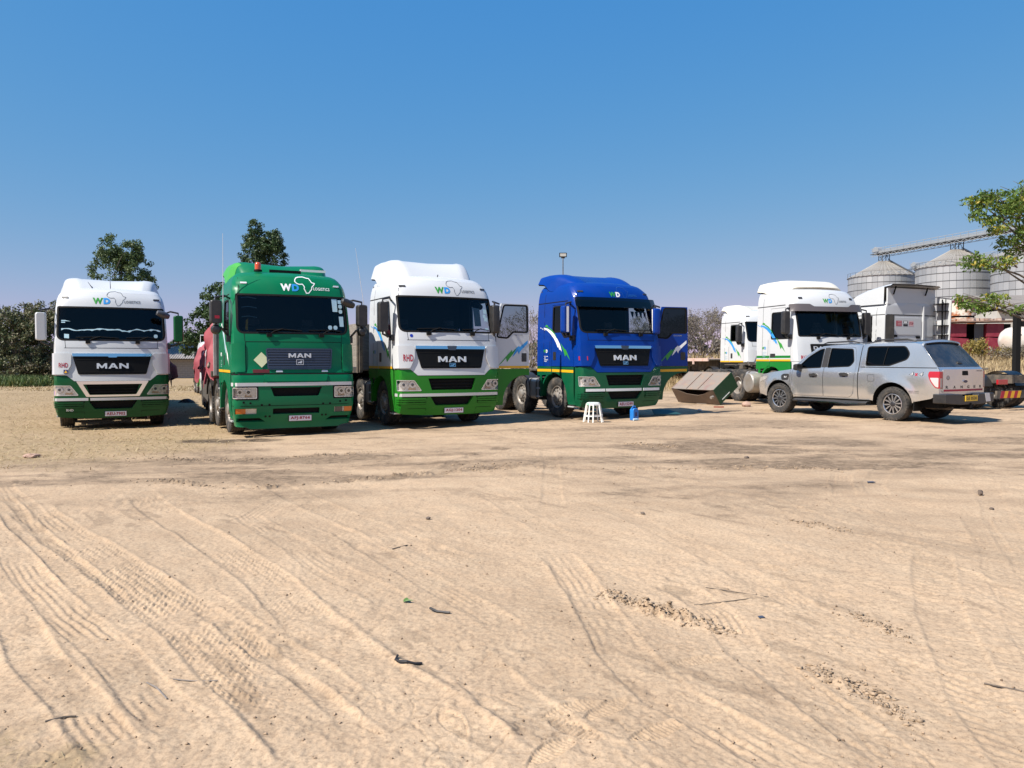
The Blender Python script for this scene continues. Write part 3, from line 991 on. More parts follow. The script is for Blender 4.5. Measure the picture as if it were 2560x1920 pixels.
def swoosh(root, fm, dy, dz, k, cline, cbolt, ctip):
    """the curved stripe ending in a lightning bolt; fm takes (towards front, up)"""
    def q(pts):
        return [(dy + (x - 640) / 271.0 * k, dz + (960 - y) / 449.0 * k) for x, y in pts]
    MB().patch(fm, q([(640, 505), (690, 518), (740, 546), (790, 590), (830, 645), (862, 700), (880, 745), (892, 795), (872, 765), (862, 772), (846, 735), (838, 745), (815, 690), (780, 635), (730, 578), (680, 540), (636, 520)]), (), .2, .004).build('stripe', cline, root, smooth=0)
    MB().patch(fm, q([(655, 492), (676, 472), (702, 488), (696, 494), (750, 530), (800, 590), (832, 655), (790, 592), (740, 542), (690, 506)]), (), .2, .005).build('stripe', ctip, root, smooth=0)
    MB().patch(fm, q([(872, 690), (912, 742), (926, 760), (948, 775), (1005, 897), (950, 822), (938, 852), (915, 790)]), (), .2, .005).build('stripe', cbolt, root, smooth=0)
    b = MB()
    for i in range(3):
        b.patch(fm, q([(590 + i * 24, 500 + i * 12), (606 + i * 24, 506 + i * 12), (604 + i * 24, 516 + i * 12), (590 + i * 24, 509 + i * 12)]), (), .2, .004)
    b.build('stripe', cline, root, smooth=0)

def bolt_door(root, fm, cgreen, cblue):
    """lightning bolts as they show on an opened passenger door; fm takes (backwards, up)"""
    MB().patch(fm, [(.647, 1.366), (.887, 1.61), (1.047, 1.763), (1.04, 1.70), (1.207, 1.84), (1.06, 1.648), (.967, 1.545), (.90, 1.455), (.873, 1.558), (.753, 1.443)], (), .2, .005).build('stripe', cgreen, root, smooth=0)
    MB().patch(fm, [(1.047, 1.584), (1.153, 1.79), (1.233, 1.853), (1.26, 1.827), (1.487, 1.994), (1.487, 1.917), (1.34, 1.789), (1.26, 1.71), (1.233, 1.648), (1.193, 1.725), (1.10, 1.622)], (), .2, .005).build('stripe', cblue, root, smooth=0)

def cab_shell(root, cab, c):
    split = c.get('split', 1.31)
    up, lo = c['up'], c['lo']
    S = cab.S
    yf0 = .44
    door = [(.46, split)] + [(1.53, split), (1.53, 2.88), (.77, 2.88), (.60, 2.3), (.50, 1.9)]
    door_lo = [(.46, .42), (.80, .42)] + arch(.62, 171, 79) + [(1.53, split - .006), (.46, split - .006)]
    win = rounded([(.64, 2.07), (.92, 2.05), (1.07, 2.2), (1.48, 2.2), (1.48, 2.83), (.84, 2.83)], [.05, .05, .05, .04, .04, .06])
    if c.get('front') == 'daf':
        win = rounded([(.60, 1.98), (1.46, 1.98), (1.46, 2.74), (.76, 2.74)], .05)
    ws = c['ws']
    # upper shell
    gl = c.get('line', GREEN_LINE)
    outer = [(-S, split)] + gl + [(S, split), (S, 3.335)] + [(-S, 3.335)]
    holes = [ws]
    for sg in (-1, 1):
        holes.append(growp(cab.spoly(sg, door), .006))
    body = MB().patch(cab, outer, holes, .095, 0, -.03)
    # roof
    rows = []
    for z in (3.33, 3.37, 3.40, 3.43, 3.455, 3.47):
        rows.append([cab.raw(s, z) + Vector((0, 0, 0)) for s in np.linspace(-S, S, 61)])
    body.grid([[p for p in r_] for r_ in rows])
    top = rows[-1]
    n0 = len(body.v)
    cx = Vector((0, 1.5, 3.49))
    body.v += [tuple(p) for p in top] + [tuple(cx)]
    body.f += [(n0 + i, n0 + i + 1, n0 + len(top)) for i in range(len(top) - 1)]
    # rear wall
    rw = []
    for z in np.linspace(1.02, 3.33, 24):
        L = cab.raw(-S, z); Rr = cab.raw(S, z)
        rw.append([L.lerp(Rr, t) + Vector((0, .03 * math.sin(PI * t) ** .4, 0)) for t in np.linspace(0, 1, 13)])
    rw.append([rows[-1][0].lerp(rows[-1][-1], t) for t in np.linspace(0, 1, 13)])
    body.grid([r_[::-1] for r_ in rw])
    body.build('cab_body', up, root, smooth=32)
    # lower flank behind the door
    for sg in (-1, 1):
        MB().patch(cab.side(sg), [(1.545, 1.10), (2.275, 1.06), (2.275, split - .006), (1.545, split - .006)], (), .15, 0, -.03).build('side_skirt', lo, root)
    # inside
    inn = MB()
    inn.box(-1.14, 1.14, 2.20, 2.24, 1.15, 3.3)
    inn.box(-1.14, 1.14, .45, 2.2, 1.10, 1.16)
    inn.box(-1.05, 1.05, .75, 2.2, 3.22, 3.26)
    for sg in (-1, 1):
        if not (sg > 0 and c.get('open')):
            inn.box(sg * 1.13 - .01, sg * 1.13 + .01, .72, 2.2, 1.16, 2.02)
        inn.box(sg * 1.13 - .01, sg * 1.13 + .01, 1.55, 2.2, 1.9, 3.22)
    inn.build('interior', M_inner, root)
    d = MB().prism([(.36, 1.6), (.42, 2.06), (.62, 2.10), (.86, 2.02), (.92, 1.75), (.80, 1.5)], 'x', -1.08, 1.08)
    d.build('dashboard', M_inner, root, bevel=.03)
    for x in (-.58, .62):
        s = MB().box(x - .26, x + .26, 1.12, 1.62, 1.42, 1.60)
        s.boxm(.5, .14, .75, Matrix.Translation((x, 1.62, 1.95)) @ Matrix.Rotation(R(-10), 4, 'X'))
        s.boxm(.28, .10, .18, Matrix.Translation((x, 1.70, 2.42)) @ Matrix.Rotation(R(-10), 4, 'X'))
        s.build('seat', M_seat, root, bevel=.05)
    swp = [(-.58 + .23 * math.cos(a), .98 + .12 * math.sin(a), 2.08 + .20 * math.sin(a)) for a in np.linspace(0, 2 * PI, 25)]
    w = MB().tube(swp, .018, 6, False)
    w.cyl((-.58, .98, 2.08), (-.58, .75, 1.9), .035, 8); w.bar((-.80, .98, 2.08), (-.36, .98, 2.08), .05, .02)
    w.build('steering_wheel', M_black, root)
    # windscreen
    MB().patch(cab, growp(ws, .002), (), .11, -.012).build('windscreen', c.get('glass', M_glass), root)
    MB().patch(cab, growp(ws, .012), [growp(ws, -.026)], .11, .003, -.02).build('windscreen_seal', M_blackm, root)
    # doors
    for sg in (-1, 1):
        opened = sg > 0 and c.get('open')
        f0 = cab.side(sg)
        if opened:
            hinge = f0(.50, 1.6, .0)
            fm = lambda y, z, off=0.0, f0=f0, h=hinge: f0(y, z, off) - h
            loc, rot = hinge, (0, 0, -R(c['open']))
        else:
            fm, loc, rot = f0, (0, 0, 0), (0, 0, 0)
        dr = MB().patch(fm, growp(door, -.004), [win], .1, 0, -.05)
        if opened:
            dr.patch(lambda y, z, off=0.0, g=fm: g(y, z, -off), growp(door, -.006), [win], .2, .05)
        do = dr.build('door', up, root, loc, rot)
        MB().patch(fm, growp(door_lo, -.004), (), .1, 0, -.05).build('door_lower_panel', lo, do)
        MB().patch(fm, win, (), .12, -.015).build('door_window', c.get('doorglass', M_sideglass), do)
        MB().patch(fm, growp(win, .028), [growp(win, -.012)], .12, .004, -.02).build('window_seal', M_blackm, do)
        hy = 1.38
        hb = MB().patch(fm, rounded([(hy - .07, 1.47), (hy + .07, 1.47), (hy + .07, 1.68), (hy - .07, 1.68)] if c.get('front') != 'daf' else [(hy - .14, 1.42), (hy + .12, 1.42), (hy + .12, 1.53), (hy - .14, 1.53)], .02), (), .2, .006, -.01)
        hb.build('door_handle', M_black, do)
        if c.get('stripe') and not (c.get('stripe_low')):
            z0 = split + .005
            MB().patch(fm, [(.47, z0), (1.52, z0), (1.52, z0 + .055), (.47, z0 + .055)], (), .2, .004).build('yellow_stripe', M_yellow, do, smooth=0)
        if c.get('stripe_low'):
            MB().patch(fm, [(.47, 1.155), (1.50, 1.17), (1.50, 1.235), (.47, 1.22)], (), .2, .004).build('yellow_stripe', M_yellow, do, smooth=0)
        if opened:
            bolt_door(do, fm, c['dec'][1], c['dec'][0])
            MB().text(fm, c.get('model', 'TGX 26.440'), 1.22, 2.10, .035, .004, .02).build('small_lettering', M_grey, do, smooth=0)
            mirror(do, cab, sg, c, shift=hinge)
        else:
            mirror(root, cab, sg, c)
    fm = cab.side(-1)
    if c.get('stripe') and not c.get('stripe_low'):
        z0 = split + .005
        for sg in (-1, 1):
            MB().patch(cab.side(sg), [(1.545, z0), (2.27, z0), (2.27, z0 + .055), (1.545, z0 + .055)], (), .2, .004).build('yellow_stripe', M_yellow, root, smooth=0)
    if c.get('stripe_low'):
        for sg in (-1, 1):
            MB().patch(cab.side(sg), [(1.545, 1.17), (2.27, 1.17), (2.27, 1.235), (1.545, 1.235)], (), .2, .004).build('yellow_stripe', M_yellow, root, smooth=0)
    if c.get('dec'):
        rev = lambda a, z, off=0.0: fm(2.28 - a, z, off)
        if c.get('front') == 'daf':
            swoosh(root, rev, .24, 1.42, .98, c['dec'][0], c['dec'][1], c['dec'][2])
        else:
            swoosh(root, rev, .33, 1.31 if False else 1.31 - 0.0, 1.0, c['dec'][0], c['dec'][1], c['dec'][2])
        logo(root, rev, .40, 1.66, .085, c['dec'][2], c['dec'][3], c['dec'][3], M_grey, full=False)
        text_block(root, rev, .38, 1.55, .3, .028, ['FUEL AND', 'DRY', 'LOGISTICS', 'AFRICA'], c['dec'][3] if c.get('dectext') else M_pale)
        # roof-line seam and wardrobe hatch
    seam = MB()
    for sg in (-1, 1):
        g = cab.side(sg)
        seam.patch(g, [(.80, 2.945), (2.27, 2.945), (2.27, 2.968), (.80, 2.968)], (), .15, .003)
        seam.patch(g, [(1.62, 1.33), (1.632, 1.33), (1.632, 1.95), (1.62, 1.95)], (), .2, .002)
        seam.patch(g, [(1.93, 1.33), (1.942, 1.33), (1.942, 3.3), (1.93, 3.3)], (), .15, .002)
    seam.build('panel_gaps', M_blackm, root, smooth=0)

def mirror(parent, cab, sg, c, shift=None):
    sh = Vector(shift) if shift is not None else Vector((0, 0, 0))
    hm = c.get('mirror', (M_black, M_black))[0 if sg < 0 else 1]
    cx, cy, cz = sg * 1.50, .42, 2.47
    if c.get('front') == 'daf':
        cx, cz = sg * 1.46, 2.42
    hw, hh = .115, .33
    if c.get('front') == 'tga':
        hw, hh, cx, cz = .12, .235, sg * 1.52, 2.56
    # housing: tapered, rounded
    rings = []
    for t, k in ((-.09, .72), (-.075, .9), (-.03, 1.0), (.06, .98), (.085, .9)):
        pl = rounded([(-hw * k, -hh * (k * .12 + .88)), (hw * k, -hh * (k * .12 + .88)), (hw * k, hh * (k * .12 + .88)), (-hw * k, hh * (k * .12 + .88))], .05, 3)
        rings.append([Vector((cx + p[0], cy + t, cz + p[1])) - sh for p in pl])
    b = MB()
    b.grid([r_ + [r_[0]] for r_ in rings])
    n = len(b.v); b.v += [tuple(p) for p in rings[0]]; b.f.append(tuple(range(n, n + len(rings[0]))))
    mo = b.build('mirror', hm, parent)
    gl = MB(); n = 0
    gl.v += [tuple(p) for p in rings[-1]]; gl.f.append(tuple(range(len(rings[-1]))))
    gl.build('mirror_glass', M_lampdark, mo, smooth=0)
    if c.get('mirror_band'):
        MB().box(cx - .03, cx + .03, cy - .094, cy - .091, cz - .31, cz + .31).build('white_band', M_whitedec, mo, loc=-sh)
    a = MB()
    p1 = cab.raw(cab.sy(sg, .70, 2.86), 2.86); p2 = cab.raw(cab.sy(sg, .52, 2.02), 2.02)
    a.tube([p1 - sh, Vector((cx - sg * .18, cy + .05, cz + hh + .10)) - sh, Vector((cx, cy, cz + hh + .06)) - sh, Vector((cx, cy, cz + hh - .03)) - sh], .022, 8)
    a.build('mirror_arm', M_black, mo)
    a = MB()
    a.tube([p2 - sh, Vector((cx - sg * .12, cy + .03, cz - hh - .10)) - sh, Vector((cx, cy, cz - hh - .05)) - sh, Vector((cx, cy, cz - hh + .03)) - sh], .024, 8)
    q = p2 - sh
    a.box(q.x - .07, q.x + .07, q.y - .12, q.y + .05, q.z - .07, q.z + .06)
    a.build('mirror_arm', M_black, mo)
    if c.get('front') == 'tga':
        k = MB().lathe([(.001, -.08), (.07, -.07), (.10, -.02), (.10, .03), (.001, .05)], 18, 'y', tuple(Vector((cx, cy, cz - .36)) - sh))
        k.build('wide_angle_mirror', M_black, mo)
    if sg > 0 and c.get('front') != 'daf' and c.get('kerb', True):
        k = MB().lathe([(.001, -.17), (.06, -.15), (.085, -.06), (.085, .06), (.06, .15), (.001, .17)], 16, 'x')
        ko = k.build('kerb_mirror', M_black if c.get('front') != 'tgx' else mat('kerb_mirror_grey', (.06, .062, .068), .35), mo, loc=Vector((1.13, .14, 2.80)) - sh, rot=(R(-15), R(18), R(18)))
    return mo

def wipers(root, cab, zb):
    for x0, x1 in ((-.52, .02), (.55, 1.02)):
        a = MB()
        p = cab(x0, zb - .05, .03)
        a.tube([p, cab(x0 + .1, zb + .02, .045), cab((x0 + x1) / 2, zb + .07, .05)], .011, 6)
        a.tube([cab(x0 - .25, zb + .045, .03), cab((x0 + x1) / 2, zb + .06, .04), cab(min(1.0, x1 + .12), zb + .035, .03)], .010, 6)
        a.box(p.x - .05, p.x + .05, p.y - .03, p.y + .04, p.z - .045, p.z + .03)
        a.build('wiper', M_blackm, root)

def headlamp(root, cab, sg, poly, depth=-.05, chrome=False):
    pl = [(sg * p[0], p[1]) for p in poly]
    h = MB().patch(cab, pl, (), .08, depth, 0)
    h.patch(cab, growp(pl, .008), [growp(pl, -.006)], .08, .004, depth - .01)
    ho = h.build('headlight', M_refl, root)
    cx = sum(p[0] for p in poly) / len(poly); cz = sum(p[1] for p in poly) / len(poly)
    lo_, hi_ = min(p[0] for p in poly), max(p[0] for p in poly)
    zl, zh = min(p[1] for p in poly), max(p[1] for p in poly)
    r = (zh - zl) * .36
    for k in (.30, .66):
        s = sg * (hi_ - (hi_ - lo_) * k)
        p = cab(s, zl + (zh - zl) * .58, depth + .002); q = cab(s, zl + (zh - zl) * .58, depth + .032)
        n = (q - p).normalized()
        b = MB()
        b.tube([p, q], [r, r * .92], 18)
        b.build('lamp', M_refl, ho)
        MB().tube([q + n * .001, q + n * .012], [r * .40, r * .2], 16).build('bulb', M_lampdark, ho)
    a = MB().patch(cab, [(sg * (lo_ + (hi_ - lo_) * .18), zl + .015), (sg * (lo_ + (hi_ - lo_) * .52), zl + .015), (sg * (lo_ + (hi_ - lo_) * .48), zl + .065), (sg * (lo_ + (hi_ - lo_) * .22), zl + .065)], (), .1, depth + .006)
    a.build('indicator', M_amberpale, ho, smooth=0)
    MB().patch(cab, pl, (), .08, .001).build('lamp_cover', M_clear, ho)
    return pl

def plate(root, cab, x, z, text, w=.46, h=.112):
    p = cab(x, z, .02)
    o = MB().box(-w / 2, w / 2, -.006, .006, -h / 2, h / 2).build('number_plate', M_plate, root, loc=(p.x, p.y - .006, p.z), bevel=.004)
    MB().box(-w / 2 - .012, w / 2 + .012, .006, .016, -h / 2 - .01, h / 2 + .01).build('plate_holder', M_black, o)
    fm = flat((0, -.0065, 0), (0, -1, 0), (1, 0, 0), (0, 0, 1))
    MB().text(fm, text, 0, -h * .34, h * .68, .001, .04, width=w * .88).build('lettering', M_redtxt, o, smooth=0)

def front_tgx(root, cab, c):
    lo, up = c['lo'], c['up']
    # bumper
    hl = [(.74, .83), (1.27, .83), (1.30, 1.06), (.90, 1.055)]
    intake = [(-.58, 1.10), (-.50, .84), (.50, .84), (.58, 1.10)]
    low = rounded([(-.53, .69), (-.40, .49), (.40, .49), (.53, .69)], .03)
    e = 1.44
    outer = [(-e, .36), (-1.1, .30), (-.6, .27), (.6, .27), (1.1, .30), (e, .36), (e, 1.295)] + [(x, z - .012) for x, z in reversed(GREEN_LINE)] + [(-e, 1.295)]
    hp = [[(s * p[0], p[1]) for p in hl] for s in (-1, 1)]
    bo = MB().patch(cab, outer, [growp(rounded(p, .02), .006) for p in hp] + [intake, low], .09, 0, -.06).build('bumper', lo, root)
    for sg in (-1, 1):
        headlamp(root, cab, sg, rounded(hl, .02))
    b = MB().patch(cab, growp(intake, .02), (), .12, -.055); b.patch(cab, growp(low, .02), (), .12, -.055)
    b.build('air_intake', M_mesh, root)
    # slats in the intake
    for z in (.90, .97, 1.04):
        MB().patch(cab, [(-.54, z - .012), (.54, z - .012), (.54, z + .012), (-.54, z + .012)], (), .15, -.03, -.02).build('intake_slat', M_blackm, root)
    if c.get('chrome'):
        o2 = rounded([(-.78, 1.165), (-.57, .79), (.57, .79), (.78, 1.165)], .02)
        MB().patch(cab, o2, [rounded([(-.64, 1.09), (-.50, .835), (.50, .835), (.64, 1.09)], .02)], .1, .014, -.014).build('chrome_surround', M_chrome, root)
    zs = (.70, .765)
    segs = [(-1.30, -.60), (-.56, .56), (.60, 1.30)] if c.get('tape3') else ([(-1.40, -.53), (-.49, 1.40)] if c.get('tape2') else [(-1.40, 1.40)])
    if c.get('tape3'):
        segs = [(-1.12, -.60), (-.57, .50), (.56, 1.12)]
    b = MB()
    for a0, a1 in segs:
        b.patch(cab, [(a0, zs[0]), (a1, zs[0]), (a1, zs[1]), (a0, zs[1])], (), .12, .010, -.01)
    b.build('silver_stripe', M_silver if not c.get('tape3') else M_whitedec, root)
    for sg in (-1, 1):
        MB().patch(cab, [(sg * .64, .52), (sg * 1.34, .53), (sg * 1.34, .685), (sg * .60, .685)], (), .2, .002).build('vent_recess', M_blackm, root)
        for z in (.55, .60, .65):
            MB().patch(cab, [(sg * .65, z - .017), (sg * 1.33, z - .017), (sg * 1.33, z + .017), (sg * .63, z + .017)], (), .12, .022, -.02).build('vent_slat', lo, root)
    b = MB().patch(cab, [(-1.38, .425), (-.62, .425), (-.62, .433), (-1.38, .433)], (), .2, .002)
    b.patch(cab, [(.62, .425), (1.38, .425), (1.38, .433), (.62, .433)], (), .2, .002)
    b.patch(cab, [(-.62, .29), (-.612, .29), (-.612, .43), (-.62, .43)], (), .2, .002); b.patch(cab, [(.62, .29), (.612, .29), (.612, .43), (.62, .43)], (), .2, .002)
    b.patch(cab, [(-1.02, 1.955), (1.02, 1.955), (1.02, 1.965), (-1.02, 1.965)], (), .15, .002)
    for sg in (-1, 1):
        b.patch(cab, [(sg * .985, 1.965), (sg * .995, 1.965), (sg * 1.01, 2.14), (sg * 1.0, 2.14)], (), .2, .002)
        b.patch(cab, [(sg * 1.10, 2.93), (sg * 1.108, 2.93), (sg * 1.06, 3.32), (sg * 1.052, 3.32)], (), .2, .002)
    b.build('panel_gaps', M_blackm, root, smooth=0)
    # corner air deflectors
    for sg in (-1, 1):
        cp = rounded([(sg * p[0], p[1]) for p in [(.985, 1.325), (1.42, 1.325), (1.42, 1.83), (.90, 1.83), (.87, 1.78), (.875, 1.56)]], .04)
        MB().patch(cab, cp, (), .1, .035, -.04).build('corner_panel', up, root)
    # radiator grille
    g = rounded([(-.73, 1.325), (.73, 1.325), (.845, 1.76), (-.845, 1.76)], .03)
    go = MB().patch(cab, g, (), .1, .016, -.02).build('grille', mat('gloss_black_grille', (.006, .006, .006), .45, 0, .15), root)
    for z in (1.38, 1.68):
        hw = .73 + (z - 1.325) * .26 - .05
        MB().patch(cab, [(-hw, z - .008), (hw, z - .008), (hw, z + .008), (-hw, z + .008)], (), .15, .024, -.01).build('grille_bar', M_blackm, go)
    bar = rounded([(-.845, 1.755), (.845, 1.755), (.855, 1.825), (-.855, 1.825)], .02)
    MB().patch(cab, bar, (), .1, .045, -.05).build('chrome_bar', M_chrome, root)
    MB().patch(cab, rounded([(-.09, 1.73), (.09, 1.73), (.12, 1.825), (-.12, 1.825)], .02), (), .1, .052, -.05).build('badge', M_chrome if c.get('chrome') else M_lampdark, root)
    maker_name(cab, 0, 1.462, .68, .128, .040).build('lettering', M_bright, root, smooth=0)
    if not c.get('chrome'):
        b = MB().patch(cab, rounded([(-.075, 1.355), (.075, 1.355), (.075, 1.44), (-.075, 1.44)], .01), [[(-.065, 1.365), (.065, 1.365), (.065, 1.43), (-.065, 1.43)]], .2, .026)
        b.patch(cab, [(-.05, 1.375), (-.02, 1.385), (.0, 1.375), (.03, 1.385), (.05, 1.40), (.05, 1.42), (.03, 1.42), (.01, 1.405), (-.03, 1.405), (-.055, 1.395)], (), .2, .026)
        b.build('lion_emblem', M_chrome, root, smooth=0)
    plate(root, cab, .05, .38, c['plate'])
    wipers(root, cab, 2.16)
    for sg in (-1, 1):
        MB().patch(cab, rounded([(sg * .93, 3.165), (sg * 1.06, 3.165), (sg * 1.06, 3.20), (sg * .93, 3.20)], .01), (), .2, .012, -.012).build('marker_lamp', M_black, root)

WS_TGX = rounded([(-1.17, 2.145), (1.17, 2.145), (1.15, 2.955), (-1.15, 2.955)], [.16, .16, .03, .03], 5)

def front_tga(root, cab, c):
    lo, up = c['lo'], c['up']
    e = 1.42
    hl = [(.80, .80), (1.26, .80), (1.26, 1.01), (.80, 1.01)]
    fog = [(.80, .47), (1.22, .47), (1.22, .585), (.80, .585)]
    up_in = rounded([(-.46, .83), (.46, .83), (.52, 1.01), (-.52, 1.01)], .03)
    lo_in = rounded([(-.48, .46), (.48, .46), (.48, .58), (-.48, .58)], .02)
    sl = [[(s * .62, .31), (s * 1.18, .31), (s * 1.18, .39), (s * .74, .39)] for s in (-1, 1)]
    outer = [(-e, .22), (-1.0, .20), (-.9, .16), (.9, .16), (1.0, .20), (e, .24), (e, 1.27), (-e, 1.27)]
    hs = [growp([(s * p[0], p[1]) for p in rounded(hl, .02)], .005) for s in (-1, 1)]
    fs = [[(s * p[0], p[1]) for p in fog] for s in (-1, 1)]
    cabz = lambda s, z, off=0.0: cab(s, max(z, .27), off) + Vector((0, 0, min(0, z - .27)))
    MB().patch(cabz, outer, hs + fs + [up_in, lo_in] + sl, .09, 0, -.06).build('bumper', lo, root)
    for sg in (-1, 1):
        headlamp(root, cab, sg, rounded(hl, .02))
        MB().patch(cab, rounded(growp([(sg * p[0], p[1]) for p in hl], .035), .03), [growp([(sg * p[0], p[1]) for p in hl], .004)], .1, .004, -.03).build('headlight_frame', M_blackm, root)
        f = [(sg * p[0], p[1]) for p in fog]
        MB().patch(cab, f, (), .1, -.03).build('fog_lamp', M_refl, root)
        MB().patch(cab, [(sg * .82, .475), (sg * .99, .475), (sg * .99, .58), (sg * .82, .58)] if sg > 0 else [(sg * 1.02, .475), (sg * 1.20, .475), (sg * 1.20, .58), (sg * 1.02, .58)], (), .1, -.02).build('fog_glass', M_lampdark, root)
        MB().patch(cab, [(sg * 1.02, .475), (sg * 1.21, .475), (sg * 1.21, .58), (sg * 1.02, .58)] if sg > 0 else [(sg * 1.01, .475), (sg * 1.21, .475), (sg * 1.21, .58), (sg * 1.01, .58)], (), .1, -.012).build('indicator', M_amber, root)
    b = MB()
    for p in (up_in, lo_in, sl[0], sl[1]):
        b.patch(cab, [(q[0], max(q[1], .28)) for q in growp(p, .02)], (), .12, -.055)
    b.build('air_intake', M_mesh, root)
    # top step of the bumper and the stripe
    MB().patch(cab, [(-1.40, 1.045), (1.40, 1.045), (1.40, 1.115), (-1.40, 1.115)], (), .12, .012, -.012).build('silver_stripe', M_silver, root)
    MB().patch(cab, rounded([(-.62, 1.14), (.62, 1.14), (.66, 1.275), (-.66, 1.275)], .02), (), .1, .018, -.02).build('bumper_step', lo, root)
    g = MB().patch(cab, [(-.67, 1.285), (-.66, 1.12), (-.645, 1.12), (-.655, 1.285)], (), .2, .003)
    g.patch(cab, [(.67, 1.285), (.66, 1.12), (.645, 1.12), (.655, 1.285)], (), .2, .003)
    g.patch(cab, [(-1.41, 1.272), (1.41, 1.272), (1.41, 1.30), (-1.41, 1.30)], (), .15, .003)
    g.patch(cab, [(-1.40, .635), (1.40, .635), (1.40, .645), (-1.40, .645)], (), .15, .003)
    g.patch(cab, [(-.99, 1.95), (.99, 1.95), (.99, 1.96), (-.99, 1.96)], (), .15, .003)
    for sg in (-1, 1):
        g.patch(cab, [(sg * .98, 1.32), (sg * .99, 1.32), (sg * .99, 1.95), (sg * .98, 1.95)], (), .2, .003)
        g.patch(cab, [(sg * .992, 1.96), (sg * 1.0, 1.96), (sg * 1.01, 2.13), (sg * 1.0, 2.13)], (), .2, .003)
        g.patch(cab, [(sg * 1.06, 2.93), (sg * 1.068, 2.93), (sg * 1.05, 3.3), (sg * 1.042, 3.3)], (), .2, .003)
        for x, z in ((1.05, .715), (.92, .70), (.70, .66), (.55, .66), (-.5, 1.0), (.62, .42), (.54, .42)):
            g.patch(cab, rounded([(sg * x - .022, z - .02), (sg * x + .022, z - .02), (sg * x + .022, z + .02), (sg * x - .022, z + .02)], .02), (), .2, .004)
    g.build('panel_gaps', M_blackm, root, smooth=0)
    for sg in (-1, 1):
        cp = rounded([(sg * 1.0, 1.33), (sg * 1.36, 1.33), (sg * 1.36, 1.90), (sg * 1.0, 1.93)], .05)
        MB().patch(cab, cp, (), .1, .02, -.03).build('corner_panel', up, root)
    # barred grille
    gr = mat('grille_blue_grey', (.035, .05, .085), .35)
    gp = rounded([(-.55, 1.40), (.72, 1.40), (.75, 1.80), (-.58, 1.80)], .03)
    go = MB().patch(cab, gp, (), .1, .006, -.02).build('grille', gr, root)
    for i in range(7):
        z = 1.43 + i * .055
        MB().patch(cab, rounded([(-.56, z - .014), (.73, z - .014), (.73, z + .014), (-.56, z + .014)], .008), (), .12, .035, -.03).build('grille_bar', gr, go)
    fr = growp(gp, .02)
    MB().patch(cab, fr, [growp(gp, -.006)], .12, .030, -.03).build('grille_frame', gr, root)
    maker_name(cab, .08, 1.625, .46, .09, .048).build('lettering', M_bright, root, smooth=0)
    b = MB().patch(cab, [(.0, 1.475), (.15, 1.475), (.15, 1.585), (.0, 1.585)], [[(.01, 1.485), (.14, 1.485), (.14, 1.575), (.01, 1.575)]], .2, .048)
    b.patch(cab, [(.03, 1.50), (.06, 1.515), (.10, 1.50), (.12, 1.53), (.12, 1.555), (.10, 1.56), (.08, 1.54), (.05, 1.535), (.03, 1.52)], (), .2, .048)
    b.build('lion_emblem', M_silver, root, smooth=0)
    MB().patch(cab, [(-.84, 1.58), (-.685, 1.42), (-.53, 1.58), (-.685, 1.74)], (), .1, .020, -.01).build('diamond_placard', mat('pale_yellow_placard', (.62, .66, .40), .5), root)
    MB().patch(cab, [(-.86, 1.315), (-.54, 1.315), (-.54, 1.385), (-.86, 1.385)], (), .1, .006).build('dark_red_sticker', mat('dark_red_film', (.10, .012, .010), .4), root, smooth=0)
    for x in (-.34, .60):
        MB().patch(cab, rounded([(x - .07, 1.325), (x + .07, 1.325), (x + .06, 1.365), (x - .06, 1.365)], .01), (), .2, .015, -.015).build('washer_nozzle', M_silver, root)
    plate(root, cab, .08, .375, c['plate'])
    wipers(root, cab, 2.15)
    for sg in (-1, 1):
        MB().patch(cab, rounded([(sg * .90, 3.16), (sg * 1.02, 3.16), (sg * 1.02, 3.195), (sg * .90, 3.195)], .01), (), .2, .012, -.012).build('marker_lamp', M_silver, root)

WS_TGA = rounded([(-1.14, 2.13), (1.14, 2.13), (1.12, 2.94), (-1.12, 2.94)], [.15, .15, .03, .03], 5)

